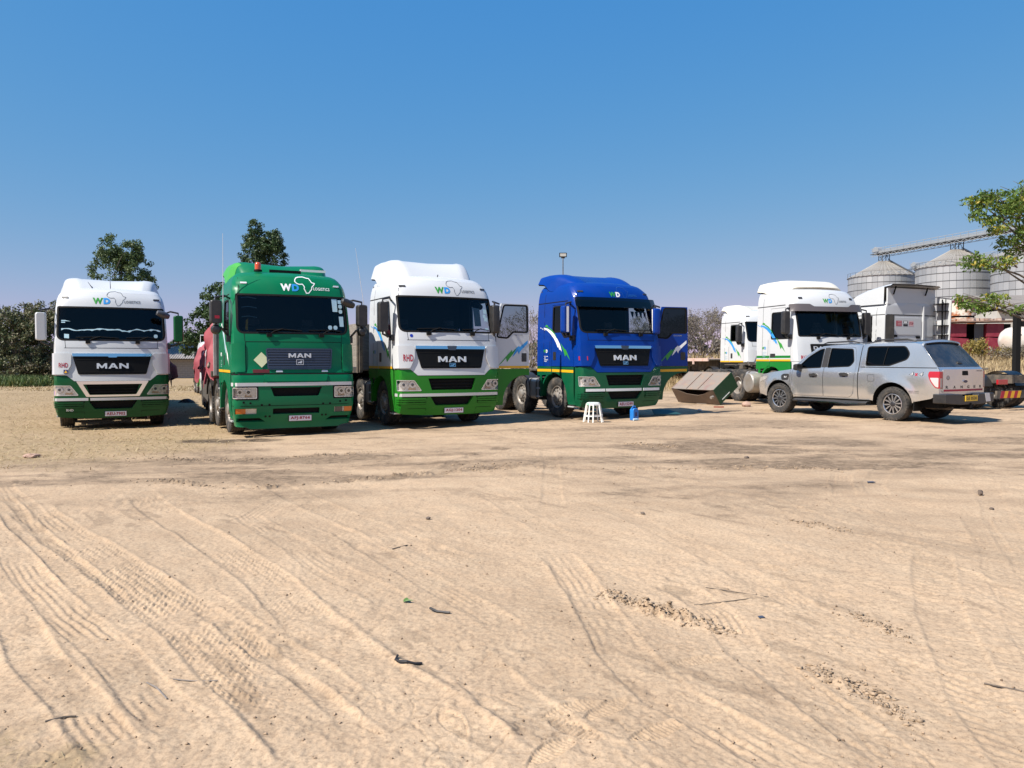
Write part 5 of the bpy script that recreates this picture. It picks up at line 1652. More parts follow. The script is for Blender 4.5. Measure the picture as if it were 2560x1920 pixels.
def make_pickup(at, rot):
    x0, y0 = at
    root = thing('pickup_truck', 'silver double-cab pickup with a canopy and yellow rear number plate', 'pickup', (x0, y0, gzf(x0, y0) + .0), R(rot))
    # sit it on both axles
    ca, sa = math.cos(R(rot)), math.sin(R(rot))
    WZ = ([.42, .50, .62, .78, .95, 1.06, 1.14, 1.20, 1.40, 1.60, 1.70, 1.80], [.885, .905, .925, .937, .937, .930, .908, .880, .820, .755, .710, .650])
    WC = ([.42, .50, .62, .78, .95, 1.06, 1.14, 1.20, 1.40, 1.60, 1.70, 1.80], [.885, .905, .925, .937, .937, .930, .912, .893, .860, .815, .785, .735])
    PL = ([0, .12, .35, .7, 1.1, 4.3, 4.9, 5.2, 5.3], [.70, .80, .90, .968, 1, 1, .985, .950, .94])
    zs = np.linspace(.40, 1.85, 146)
    def sm(xs, ys, q, k=5):
        v = np.interp(q, xs, ys); ker = np.ones(k) / k
        return np.convolve(np.pad(v, k // 2, mode='edge'), ker, 'valid')
    wz = sm(*WZ, zs, 9); wc = sm(*WC, zs, 9)
    ys_ = np.linspace(-.1, 5.4, 276); pl = sm(*PL, ys_, 11)
    def S(y, z):
        t = float(sstep(3.10, 3.40, y))
        w = float(np.interp(z, zs, wz)) * (1 - t) + float(np.interp(z, zs, wc)) * t
        w *= float(np.interp(y, ys_, pl))
        for c in (.91, 4.13):
            d = math.hypot(y - c, z - .41)
            if d < .9:
                w += .034 * math.exp(-((d - .50) / .085) ** 2)
        w -= .010 * math.exp(-((z - .66) / .045) ** 2) * float(sstep(1.3, 1.6, y)) * float(sstep(3.3, 3.0, y))
        return w
    def side(sg):
        def f(y, z, off=0.0):
            w = S(y, z)
            if not off:
                return Vector((sg * w, y, z))
            dy = (S(y + .01, z) - S(y - .01, z)) / .02; dz = (S(y, z + .01) - S(y, z - .01)) / .02
            n = Vector((1, -dy, -dz)).normalized()
            return Vector((sg * (w + n.x * off), y + n.y * off, z + n.z * off))
        return f
    ZE = ([1.28, 1.60, 1.95, 2.15, 2.6, 3.2, 3.35, 4.0, 4.55, 4.70], [1.16, 1.46, 1.70, 1.745, 1.765, 1.762, 1.775, 1.79, 1.78, 1.75])
    ze = lambda y: float(np.interp(y, *ZE))
    HZ = ([.03, .10, .30, .70, 1.28], [.84, .95, 1.02, 1.085, 1.16])
    def arc(cy, r_, a0, a1, n=14):
        return [(cy + r_ * math.cos(R(a0 + (a1 - a0) * i / n)), .41 + r_ * math.sin(R(a0 + (a1 - a0) * i / n))) for i in range(n + 1)]
    outer = [(.06, .50), (.40, .45)] + arc(.91, .47, 176, 4) + [(1.42, .46), (3.60, .46)] + arc(4.13, .485, 175, 3) + [(4.66, .47), (5.02, .55), (5.20, .66), (5.21, 1.0), (5.19, 1.17), (5.15, 1.225)]
    outer += [(4.70 + .45 * t, 1.75 - .525 * t) for t in (.75, .5, .25)] + [(4.70, 1.75)] + [(y, ze(y)) for y in (4.55, 4.3, 4.0, 3.7, 3.35, 3.2, 2.9, 2.6, 2.35, 2.15, 1.95, 1.78, 1.60, 1.45, 1.28)]
    outer += [(y, float(np.interp(y, *HZ))) for y in (1.0, .7, .5, .3, .2, .10, .03)] + [(.02, .66)]
    d1 = rounded([(1.31, .60), (1.40, .505), (2.262, .505), (2.262, 1.725), (2.06, 1.70), (1.68, 1.475), (1.335, 1.165)], [.08, .08, .01, .02, .06, .1, .02])
    d2 = rounded([(2.275, .505), (3.00, .505), (3.11, .58), (3.16, 1.2), (3.05, 1.70), (2.275, 1.727)], [.01, .10, .08, .1, .08, .02])
    w1 = rounded([(1.46, 1.185), (2.16, 1.215), (2.16, 1.675), (2.05, 1.655), (1.74, 1.465)], [.03, .02, .03, .05, .08])
    w2 = rounded([(2.37, 1.222), (2.98, 1.25), (3.07, 1.36), (2.98, 1.655), (2.37, 1.68)], [.02, .05, .05, .05, .02])
    w3 = rounded([(3.43, 1.275), (4.02, 1.275), (4.44, 1.42), (4.48, 1.54), (4.36, 1.70), (3.43, 1.705)], [.04, .03, .08, .06, .07, .05])
    # shell: both flanks, hood, roof, rear
    b = MB()
    for sg in (-1, 1):
        b.patch(side(sg), outer, [growp(d1, .006), growp(d2, .006), w3], .075, 0, -.03)
    def row(y, z, k=15, crown=.055, bulge=0.0, p=2.4, zin=None):
        xe = S(y, z)
        out = []
        for i in range(k):
            a = -1 + 2 * i / (k - 1)
            out.append((xe * a, y + bulge * (1 - a * a), z + crown * (1 - abs(a) ** p)))
        return out
    b.grid([row(y, ze(y) - .002) for y in np.linspace(1.95, 4.70, 40)])
    b.grid([row(y, float(np.interp(y, *HZ)) - .002, crown=.05) for y in np.linspace(.10, 1.30, 16)])
    b.grid([row(y, float(np.interp(y, *HZ)) - .002, crown=.05 * t, bulge=-.12 * (1 - t)) for y, t in ((.02, 0), (.05, .5), (.10, 1))])
    fr = []
    for z in (.46, .55, .70, .84):
        fr.append([(S(.04, z) * a, .03 - .14 * (1 - a * a), z) for a in np.linspace(-1, 1, 15)])
    b.grid(fr)
    rp = []
    for z in np.linspace(.64, 1.225, 10):
        xe = S(5.20, z)
        rp.append([(xe * a, 5.205 + .045 * (1 - a * a) - (.04 if z > 1.2 else 0), z) for a in np.linspace(-1, 1, 17)])
    b.grid(rp)
    body = b.build('body', M_silverp, root, smooth=30)
    # doors on both sides
    for sg in (-1, 1):
        f = side(sg)
        for d, w in ((d1, w1), (d2, w2)):
            do = MB().patch(f, growp(d, -.001), [w], .075, 0, -.03).build('door', M_silverp, root, smooth=30)
            MB().patch(f, w, (), .1, -.012).build('door_window', M_darktint, do)
            MB().patch(f, growp(w, .016), [growp(w, -.006)], .1, .003, -.01).build('window_seal', M_blackm, do)
            hy = 1.98 if d is d1 else 2.86
            hz = 1.02 if d is d1 else 1.045
            MB().patch(f, rounded([(hy - .11, hz - .03), (hy + .12, hz - .03), (hy + .12, hz + .035), (hy - .11, hz + .035)], .03), (), .2, .030, -.04).build('door_handle', M_black, do)
            MB().patch(f, rounded([(hy - .05, hz - .06), (hy + .06, hz - .06), (hy + .06, hz + .05), (hy - .05, hz + .05)], .05), (), .2, .003).build('handle_cup', M_alloyd, do)
        MB().patch(f, [(2.19, 1.215), (2.345, 1.22), (2.345, 1.70), (2.19, 1.70)], (), .1, .006, -.006).build('pillar_trim', M_black, root)
        MB().patch(f, w3, (), .1, -.012).build('canopy_window', M_darktint, root)
        MB().patch(f, growp(w3, .018), [growp(w3, -.008)], .1, .004, -.012).build('window_seal', M_blackm, root)
        MB().patch(f, [(3.86, 1.28), (3.875, 1.28), (3.94, 1.70), (3.925, 1.70)], (), .1, .0).build('window_divider', M_blackm, root)
        MB().patch(f, [(3.28, 1.222), (5.13, 1.215), (5.13, 1.232), (3.28, 1.240)], (), .12, .002).build('canopy_seam', M_blackm, root, smooth=0)
        MB().patch(f, [(3.235, .47), (3.255, .47), (3.255, 1.74), (3.235, 1.74)], (), .1, .003).build('bed_gap', M_blackm, root, smooth=0)
        MB().patch(f, [(1.262, .55), (1.270, .55), (1.270, 1.15), (1.262, 1.15)], (), .1, .002).build('fender_gap', M_blackm, root, smooth=0)
        # fender vent
        v = MB().patch(f, rounded([(1.03, .89), (1.22, .89), (1.24, 1.04), (1.06, 1.04), (.99, .99)], .03), (), .1, .012, -.012).build('fender_vent', M_black, root)
        MB().patch(f, [(1.10, .94), (1.17, .94), (1.17, .98), (1.10, .98)], (), .2, .016, -.004).build('vent_badge', M_silver, v)
        # door mirror
        m = MB()
        pm = Vector((sg * .985, 1.56, 1.215))
        rings = []
        for t, k in ((-.09, .55), (-.07, .85), (0, 1.0), (.06, .95)):
            rings.append([tuple(pm + Vector((p[0], t, p[1]))) for p in rounded([(-.10 * k, -.085 * k), (.12 * k, -.085 * k), (.12 * k, .085 * k), (-.10 * k, .085 * k)], .04, 3)])
        m.grid([r_ + [r_[0]] for r_ in rings])
        m.add(rings[0], [tuple(range(len(rings[0])))]); m.add(rings[-1], [tuple(range(len(rings[-1])))])
        m.bar(pm + Vector((-sg * .02, 0, -.05)), Vector((sg * .87, 1.56, 1.17)), .06, .05)
        m.build('door_mirror', M_black, root)
        # side step
        st = MB().prism(rounded([(sg * .86, .37), (sg * 1.06, .35), (sg * 1.07, .39), (sg * 1.0, .425), (sg * .86, .43)], .01), 'y', 1.46, 3.56)
        so = st.build('side_step', M_black, root, bevel=.006)
        MB().prism([(sg * 1.052, .352), (sg * 1.076, .36), (sg * 1.074, .385), (sg * 1.055, .385)], 'y', 1.62, 3.36).build('chrome_strip', M_chrome, so)
        # tail light
        tl = rounded([(4.98, 1.145), (5.205, 1.145), (5.205, .78), (5.12, .80), (5.02, .93), (4.965, 1.06)], [.03, .01, .01, .03, .06, .05])
        to = MB().patch(f, tl, (), .06, .012, -.014).build('tail_light', M_redlens, root)
        MB().patch(f, rounded([(5.01, 1.01), (5.195, 1.01), (5.195, .80), (5.13, .82), (5.05, .93)], .02), (), .06, .016, -.004).build('clear_lens', mat('clear_lens', (.62, .60, .58), .15, .3), to)
        rear_l = lambda x, z, off=0.0: Vector((x, 5.205 + .045 * (1 - (x / .89) ** 2) + off, z))
        MB().patch(rear_l, [(sg * .80, .78), (sg * .885, .78), (sg * .885, 1.145), (sg * .80, 1.145)], (), .06, .012, -.014).build('tail_light_rear', M_redlens, to)
        MB().patch(rear_l, [(sg * .815, .80), (sg * .875, .80), (sg * .875, 1.0), (sg * .815, 1.0)], (), .06, .016, -.004).build('reverse_lens', mat('smoked_clear_lens', (.35, .30, .28), .2, .2), to)
        # wheel arches
        for c in (.91, 4.13):
            pr = arc(c, .478, 184, -4, 18)
            w_ = MB().grid([[(sg * (S(y, max(z, .45)) - .01), y, z) for y, z in pr], [(sg * .52, y, z) for y, z in pr]])
            w_.prism(pr, 'x', sg * .50, sg * .52)
            w_.build('wheel_arch_liner', M_blackm, root)
        # roof rails
        rl = MB().tube([(sg * .63, 2.06, 1.80), (sg * .65, 2.2, 1.835), (sg * .66, 2.9, 1.85), (sg * .66, 3.1, 1.815)], [.012, .018, .018, .014], 8)
        rl.build('cab_roof_rail', M_black, root)
        rl = MB().tube([(sg * .70, 3.50, 1.82), (sg * .71, 3.66, 1.865), (sg * .71, 4.35, 1.87), (sg * .69, 4.55, 1.82)], [.014, .020, .020, .014], 8)
        rl.build('canopy_roof_rail', M_black, root)
    # the camera-side flank's badges
    f = side(1)
    MB().patch(f, rounded([(3.50, .90), (3.68, .90), (3.68, 1.06), (3.50, 1.06)], .04), [growp(rounded([(3.50, .90), (3.68, .90), (3.68, 1.06), (3.50, 1.06)], .04), -.006)], .1, .002).build('fuel_flap_gap', M_blackm, root, smooth=0)
    MB().text(f, '4', 4.585, 1.045, .085, .003, .05, width=.10, shear=.25).build('lettering', M_blk, root, smooth=0)
    MB().text(f, '4', 4.585, 1.05, .072, .005, .0, width=.075, shear=.25).build('lettering', M_silver, root, smooth=0)
    MB().text(f, '4', 4.80, 1.045, .085, .003, .05, width=.10, shear=.25).build('lettering', M_blk, root, smooth=0)
    MB().text(f, '4', 4.80, 1.05, .072, .005, .0, width=.075, shear=.25).build('lettering', M_silver, root, smooth=0)
    MB().text(f, 'x', 4.70, 1.045, .06, .005, .05, width=.08).build('lettering', M_redtxt, root, smooth=0)
    MB().text(f, 'MASS 1930 kg', 4.66, .69, .022, .003, .02, width=.22).build('small_lettering', M_blk, root, smooth=0)
    MB().text(f, 'GVM 3200 kg', 4.66, .655, .022, .003, .02, width=.22).build('small_lettering', M_blk, root, smooth=0)
    # windscreen
    def wsf(a, t, off=0.0):
        y = 1.30 + .64 * t; z = float(np.interp(y, *ZE))
        xe = S(y, z)
        return Vector((xe * a, y - .10 * (1 - a * a) - off * .8, z + .03 * (1 - abs(a) ** 2.4) + off * .6))
    MB().patch(wsf, [(-1, 0), (1, 0), (1, 1), (-1, 1)], (), .12, -.004).build('windscreen', M_darktint, root)
    # canopy back window
    def rg(a, t, off=0.0):
        y = 4.70 + .45 * t; z = 1.75 - .525 * t
        xe = S(y, z)
        return Vector((xe * a, y + .05 * (1 - a * a) + off * .76, z + .055 * (1 - abs(a) ** 2.4) * (1 - t) + off * .65))
    MB().patch(rg, [(-1, -.01), (1, -.01), (1, 1.0), (-1, 1.0)], (), .12, 0, -.01).build('canopy_back', M_silverp, root)
    gp = rounded([(-.95, .07), (.95, .07), (.975, .96), (-.975, .96)], .05)
    bgl = MB().patch(rg, gp, (), .12, .008, -.008).build('back_window', mat('dusty_dark_glass', (.018, .022, .028), .10, 0, .6, col2=(.09, .085, .08), vscale=2.5, vlo=.42, vhi=.75, vamt=.7, rvar=.25), root)
    MB().patch(rg, rounded([(-.1, .86), (.1, .86), (.08, .78), (-.08, .78)], .02), (), .1, .03, -.03).build('window_latch', M_black, bgl)
    MB().patch(rg, [(-.92, -.03), (.92, -.03), (.92, .045), (-.92, .045)], (), .1, .045, -.05).build('canopy_spoiler', M_silverp, root)
    MB().patch(rg, [(-.8, .046), (.8, .046), (.8, .075), (-.8, .075)], (), .1, .03, -.03).build('brake_light', M_blackm, root)
    # tailgate
    tgf = lambda x, z, off=0.0: Vector((x, 5.213 + .045 * (1 - (x / .89) ** 2) + off, z))
    tgr = lambda x, z, off=0.0: tgf(-x, z, off)
    tp = rounded([(-.79, .70), (.79, .70), (.79, 1.195), (-.79, 1.195)], .03)
    tg = MB().patch(tgf, tp, (), .1, .012, -.02).build('tailgate', M_silverp, root)
    MB().patch(tgr, rounded([(-.12, 1.06), (.12, 1.06), (.10, 1.16), (-.12, 1.16)], .02), (), .1, .014, -.01).build('tailgate_handle', M_blackm, tg)
    el = [(.10 * math.cos(a), .925 + .042 * math.sin(a)) for a in np.linspace(0, 2 * PI, 28)[:-1]]
    MB().patch(tgr, el, (), .1, .022, -.012).build('oval_badge', M_chrome, tg)
    MB().patch(tgr, [(p[0] * .85, .925 + (p[1] - .925) * .78) for p in el], (), .1, .024, -.004).build('oval_badge_field', mat('badge_navy', (.01, .02, .07), .2), tg)
    for i, ch in enumerate('RANGER'):
        MB().text(tgr, ch, -.66 + i * .264, .775, .062, .014, .03, width=.085).build('lettering', M_blk, tg, smooth=0)
    MB().patch(tgr, [(-.77, .712), (.77, .712), (.77, .757), (-.77, .757)], (), .1, .0145).build('red_stripe', M_redtxt, tg, smooth=0)
    MB().text(tgr, 'WILDTRAK', .60, 1.145, .022, .014, .02, width=.25).build('lettering', M_blk, tg, smooth=0)
    ring = [(-.63 + .05 * math.cos(a), 1.01 + .05 * math.sin(a)) for a in np.linspace(0, 2 * PI, 24)[:-1]]
    MB().patch(tgr, ring, [growp(ring, -.012)], .1, .014).build('round_sticker', M_blk, tg, smooth=0)
    MB().patch(tgr, [(-.66, .995), (-.60, .995), (-.60, 1.022), (-.66, 1.022)], (), .1, .014).build('round_sticker_mark', M_grey, tg, smooth=0)
    # rear bumper, plate, towbar
    bp = MB()
    bp.prism(rounded([(-.95, .46), (-.40, .42), (.40, .42), (.95, .46), (.95, .66), (.34, .655), (.30, .60), (-.30, .60), (-.34, .655), (-.95, .66)], .02), 'y', 5.10, 5.40)
    bo = bp.build('rear_bumper', M_black, root, bevel=.025)
    MB().box(-.34, .34, 5.14, 5.24, .58, .70).build('plate_recess', M_blackm, root)
    MB().prism([(-.80, .475), (-.62, .47), (-.56, .66), (-.74, .664)], 'y', 5.401, 5.409).build('bumper_insert', M_silver, bo)
    pl_ = MB().box(-.24, .24, -.006, .006, -.062, .062).build('number_plate', M_platey, root, loc=(0, 5.413, .56))
    MB().text(flat((0, .0065, 0), (0, 1, 0), (-1, 0, 0), (0, 0, 1)), 'GE 0530', 0, -.038, .076, .001, .03, width=.40).build('lettering', M_blk, pl_, smooth=0)
    tb = MB().box(-.55, .55, 5.0, 5.12, .36, .44)
    tb.box(-.05, .05, 5.1, 5.42, .34, .40); tb.cyl((0, 5.40, .36), (0, 5.40, .46), .025, 10)
    tb.build('towbar', M_blackm, root)
    MB().box(-.68, .68, .25, 5.1, .34, .56).build('underbody', M_blackm, root)
    MB().cyl((.35, 4.6, .33), (.35, 5.2, .33), .035, 10).build('exhaust_pipe', M_steel, root)
    for sg in (-1, 1):
        MB().box(min(sg * .62, sg * .92), max(sg * .62, sg * .92), 4.64, 4.66, .26, .58).build('mud_flap', M_blackm, root)
    # front: grille and lights
    ff = lambda x, z, off=0.0: Vector((x, .03 - .14 * (1 - (x / S(.04, z)) ** 2) - off, z))
    MB().patch(ff, rounded([(-.42, .62), (.42, .62), (.46, .86), (-.46, .86)], .03), (), .1, .01, -.01).build('grille', M_blackm, root)
    for sg in (-1, 1):
        MB().patch(side(sg), rounded([(.08, .80), (.42, .90), (.46, .98), (.12, .93)], .02), (), .1, .006, -.01).build('headlight', M_refl, root)
    # wheels
    Rr, hw = .395, .132
    pr = [(.235, -hw * .75), (.26, -hw * .95), (.32, -hw * 1.04), (.36, -hw), (.383, -hw * .86)]
    for c in (-.06, 0, .06):
        pr += [(.395, c - .024), (.395, c - .007), (.383, c - .005), (.383, c + .005), (.395, c + .007), (.395, c + .024)]
    pr += [(r_, -h) for r_, h in reversed(pr[:5])]
    ty = MB().lathe(pr, 48)
    for k in range(36):
        for s in (-1, 1):
            M = Matrix.Rotation(2 * PI * k / 36, 4, 'X') @ Matrix.Translation((s * hw * .93, 0, .372)) @ Matrix.Rotation(s * .5, 4, 'Y')
            ty.boxm(.03, .030, .026, M)
    tyre = ty.mesh('pickup_tyre', M_tyrep)
    barrel = MB().lathe([(.24, -.10), (.24, .105), (.228, .112), (.220, .10), (.215, -.02), (.001, -.02)], 40).mesh('alloy_barrel', M_alloyd)
    sp = MB()
    for k in range(6):
        a = 2 * PI * k / 6
        for s in (-1, 1):
            pts = [(.045, s * .004), (.045, s * .026), (.10, s * .036), (.215, s * .076), (.224, s * .045), (.12, s * .012)]
            if s < 0:
                pts = pts[::-1]
            M = Matrix.Rotation(a, 4, 'X')
            q = MB().prism([(p[1], p[0]) for p in pts], 'x', .055, .092)
            sp.add([M @ Vector(p) for p in q.v], q.f)
    sp.lathe([(.228, .09), (.236, .112), (.222, .114), (.212, .10)], 40)
    spokes = sp.mesh('alloy_spokes', M_alloy)
    capm = MB().lathe([(.058, .06), (.058, .096), (.045, .104), (.001, .105)], 24).mesh('hub_cap', M_alloyd)
    for c in (.91, 4.13):
        for sg in (-1, 1):
            w = inst('wheel', tyre, root, (sg * .80, c, .395), (rng.uniform(0, 6), 0, 0))
            for nm, me in (('rim', barrel), ('spokes', spokes), ('hub_cap', capm)):
                inst(nm, me, w, (0, 0, 0), (0, 0, 0 if sg > 0 else PI))
    return root
pickup = make_pickup((7.70, 22.46), 210.5)
pickup.scale = (1.035, 1.035, 1.045)
# ------------------------------------------------------------------ trailers behind the tractors
M_wood = mat('grey_weathered_boards', (.20, .175, .15), .85, col2=(.30, .265, .22), vscale=5, bump=.3, bscale=30, stretch=(1, 1, 6))
M_alu = mat('dull_aluminium', (.46, .455, .44), .45, .5, col2=(.34, .32, .29), vscale=4)
M_redt = mat('faded_red_tarpaulin', (.25, .028, .045), .75, col2=(.36, .11, .12), vscale=1.3, vlo=.35, vhi=.75, bump=.35, bscale=6)
M_sack = mat('black_sacking', (.015, .015, .018), .8, bump=.4, bscale=14)
M_rust = mat('rust_red_paint', (.24, .035, .03), .7, col2=(.34, .12, .09), vscale=5)
M_pink = mat('sun_bleached_pink_steel', (.55, .40, .34), .7, col2=(.50, .22, .14), vscale=3, vlo=.5, vhi=.75)

def trailer(name, label, origin, rot, y0, L, deck=1.30, railm=None, axles=(8.6, 9.95, 11.3), hw=1.25):
    x, y = origin
    root = thing(name, label, 'trailer', (x, y, gzf(x, y)), R(rot), 'trailers coupled behind the trucks')
    b = MB()
    for sg in (-1, 1):
        b.box(sg * .45 - .06, sg * .45 + .06, y0 + .3, y0 + L, .95, deck - .06)
    for i in range(6):
        b.box(-.45, .45, y0 + 1 + i * (L - 2) / 5 - .05, y0 + 1 + i * (L - 2) / 5 + .05, 1.0, deck - .08)
    b.build('frame', M_steel, root)
    MB().box(-hw + .03, hw - .03, y0, y0 + L, deck - .06, deck).build('deck', M_wood, root)
    for sg in (-1, 1):
        MB().box(sg * hw - .04, sg * hw + .04, y0, y0 + L, deck - .12, deck + .02).build('side_rail', railm or M_steel, root, bevel=.01)
        MB().box(sg * .75 - .06, sg * .75 + .06, y0 + 2.5, y0 + 2.62, .25, 1.15).build('landing_leg', M_steel, root)
    for a in axles:
        axle(root, a, 'dual')
    return root

# trailer of the left truck, load under a dark sheet
tr1 = trailer('flatbed_trailer', 'trailer with dark sheeted load, hidden behind the white truck at the bush', (-9.65, 18.6), 27.7, 3.1, 11.5)
def heap(root, name, m, hw, y0, y1, z0, ztop, seed, ragged=.12, n=46, k=25, bulge=.12):
    r_ = random.Random(seed)
    rows = []
    from mathutils import noise as mn
    for i in range(n + 1):
        t = i / n
        y = y0 + (y1 - y0) * t
        zt = ztop(t)
        row = []
        for j in range(k):
            a = -1 + 2 * j / (k - 1)
            th = (a + 1) / 2 * PI
            ex = -math.copysign(abs(math.cos(th)) ** .6, math.cos(th)); ez = abs(math.sin(th)) ** .55
            nz = mn.noise(Vector((a * 2.2, y * 1.1, seed))) + .8 * mn.noise(Vector((a * 6, y * 3.0, seed + 5)))
            fold = .075 * math.sin(y * 9 + 2.5 * mn.noise(Vector((y, a * 2, 9)))) * (1 - ez * .6)
            low = z0 - ragged * abs(mn.noise(Vector((y * 2.3, a, seed + 2)))) * 1.6
            fold += .03 * mn.noise(Vector((a * 9, y * 9, 4))) + .05 * abs(mn.noise(Vector((a * 4, y * 5, 14))))
            row.append((ex * (hw + bulge * nz + fold + .05 * (1 - ez)), y + .04 * nz, low + (zt - low) * ez * (1 + .07 * nz)))
        rows.append(row)
    b = MB().grid(rows)
    for e in (rows[0], rows[-1]):
        nn = len(b.v); b.v += [tuple(p) for p in e]; b.f.append(tuple(range(nn, nn + len(e))))
    return b
l1 = thing('sheeted_load', 'dark tarpaulin covered load on the trailer behind the leftmost truck', 'load', tr1.location, R(27.7))
heap(l1, 'sheet', M_sack, 1.36, 3.3, 14.3, 1.22, lambda t: 2.02 + .1 * math.sin(t * 9), 3, .5).build('tarpaulin', M_sack, l1, loc=(.20, 0, 0), smooth=60)
MB().box(-1.2, 1.2, 3.4, 14.2, 1.305, 1.7).build('cargo', M_wood, l1)

# flatbed with headboard behind the green truck, red sheet
tr2 = trailer('flatbed_trailer', 'flatbed trailer with grey headboard coupled behind the all green truck', (-4.80, 16.2), 24.0, 3.15, 10.6, axles=(9.5, 10.9, 12.3))
MB().box(-1.24, 1.24, 3.05, 3.12, 1.20, 2.62).build('headboard', M_alu, tr2, bevel=.01)
for x in (-1.2, -.6, 0, .6, 1.2):
    MB().box(x - .035, x + .035, 2.99, 3.05, 1.22, 2.64).build('headboard_post', M_alu, tr2, bevel=.006)
MB().box(-.9, -.5, 8.3, 9.0, .55, 1.05).build('tool_locker', M_rust, tr2, bevel=.02)
for sg in (-1, 1):
    MB().box(sg * 1.1 - .16, sg * 1.1 + .16, 8.85, 8.87, .30, 1.15).build('mud_flap', mat('pale_mud_flap', (.45, .42, .38), .7), tr2)
l2 = thing('sheeted_load', 'crumpled faded red tarpaulin over the load behind the all green truck', 'load', tr2.location, R(24.0))
heap(l2, 'sheet', M_redt, 1.28, 3.2, 13.6, 1.42, lambda t: 2.55 - .55 * t + .22 * math.sin(t * 11 + .5), 7, .55, 170, 47, .18).build('tarpaulin', M_redt, l2, smooth=80)
b = MB()
for i in range(26):
    y = 3.5 + i * .38
    for sg in (-1, 1):
        M = Matrix.Translation((sg * rng.uniform(1.12, 1.24), y, rng.uniform(1.32, 1.5))) @ Euler((rng.uniform(-.5, .5), rng.uniform(-.5, .5), rng.uniform(-.5, .5))).to_matrix().to_4x4()
        b.boxm(.22, .36, rng.uniform(.18, .34), M)
so = b.build('sacks', mat('patterned_sacks', (.05, .04, .04), .85, col2=(.34, .26, .20), vscale=9, vlo=.5, vhi=.62, bump=.5, bscale=12), l2, bevel=.06)
so['kind'] = 'stuff'
for i, y in enumerate((4.6, 6.4, 9.0)):
    s = MB()
    pts = []
    for j in range(15):
        th = PI * j / 14
        pts.append((-1.36 * math.copysign(abs(math.cos(th)) ** .6, math.cos(th)), y + .05 * math.sin(j), 1.40 + (1.12 - .05 * y) * abs(math.sin(th)) ** .55))
    s.tube(pts, .014, 5).build('lashing_rope', M_whitedec, l2)
MB().patch(lambda y, z, off=0.0: Vector((-1.40 - off + .12 * (z - 1.4), y, z)), [(5.0, 1.38), (5.5, 1.34), (5.38, 1.9), (5.2, 2.2), (5.12, 1.85)], (), .2, 0, -.04).build('dark_tear', M_sack, l2)

# dropside behind the white / grass green truck
tr3 = trailer('dropside_trailer', 'grey dropside trailer behind the white and grass green truck', (-1.34, 17.4), 27.7, 3.0, 12.0)
for i in range(8):
    x = -1.24 + i * .31
    MB().box(x, x + .30, 2.94, 3.0, 1.27, 2.42).build('headboard_plank', M_wood, tr3, bevel=.008)
for sg in (-1, 1):
    for j in range(6):
        for q in range(4):
            z = 1.33 + q * .28
            MB().box(sg * 1.27 - .02, sg * 1.27 + .02, 3.06 + j * 2.0, 4.98 + j * 2.0, z, z + .272).build('side_board', M_wood, tr3, bevel=.006)
        MB().box(sg * 1.28 - .05, sg * 1.28 + .05, 2.96 + j * 2.0, 3.06 + j * 2.0, 1.2, 2.50).build('side_post', M_steel, tr3)
for x in (-1.26, -.42, .42, 1.26):
    MB().box(x - .04, x + .04, 2.88, 2.94, 1.2, 2.46).build('headboard_post', M_steel, tr3)

# long low flatbed behind the far white truck
tr6 = trailer('flatbed_trailer', 'empty flatbed trailer with bleached pinkish side rail behind the far white truck', (11.1, 32.4), 16.0, 3.3, 12.0, deck=1.52, railm=M_pink)
for i in range(5):
    MB().box(-1.33, -1.28, 4.5 + i * 2.2, 4.62 + i * 2.2, 1.26, 1.52).build('stake_pocket', M_pink, tr6)

# old flat-nosed white truck in the gap between the first two trucks
t8, cab8 = make_truck(dict(name='tractor_unit', front='daf', at=(-14.05, 37.3), rot=27.7, up=M_white, lo=P_gC2, plate='ACB:1190', split=1.05, ribs=False,
    label='small white truck with exhaust stack standing far back between the first two trucks', length=6.0, mirror=(M_black, M_black)))
t8.scale = (.78, .78, .75)
MB().tube([(-.5, 2.5, 1.0), (-.5, 2.5, 3.95)], .07, 12).build('exhaust_stack', mat('stained_pipe', (.50, .46, .40), .5, .3), t8)
f8 = MB()
f8.tube([(-1.2, .4, 3.3), (-1.2, .4, 3.85), (1.2, .4, 3.85), (1.2, .4, 3.3)], .03, 6)
f8.build('roof_frame', M_whitedec, t8)

# things on the dashboard of the white / grass green truck
def in_truck(tr, p):
    return tr.matrix_basis @ Vector(p)
for k, (x, h, lab) in enumerate(((.12, .10, 'small steel pot on the dashboard behind the windscreen'), (.34, .14, 'taller steel pot on the dashboard next to a small pot'))):
    p = in_truck(t3, (x, .60, 2.105))
    o = MB().lathe([(.001, 0), (.085, 0), (.09, h * .8), (.095, h), (.07, h + .012), (.02, h + .02), (.001, h + .035)], 20, 'z').build('cooking_pot', M_chrome, None, loc=p)
    tag(o, lab, 'pot', 'pots on a dashboard')
# ------------------------------------------------------------------ trees, silos, sheds behind the yard
def at(px, d):
    """where a bearing in the photograph (2560 px wide) meets a distance"""
    return (px - 1280) / 1923.0 * d

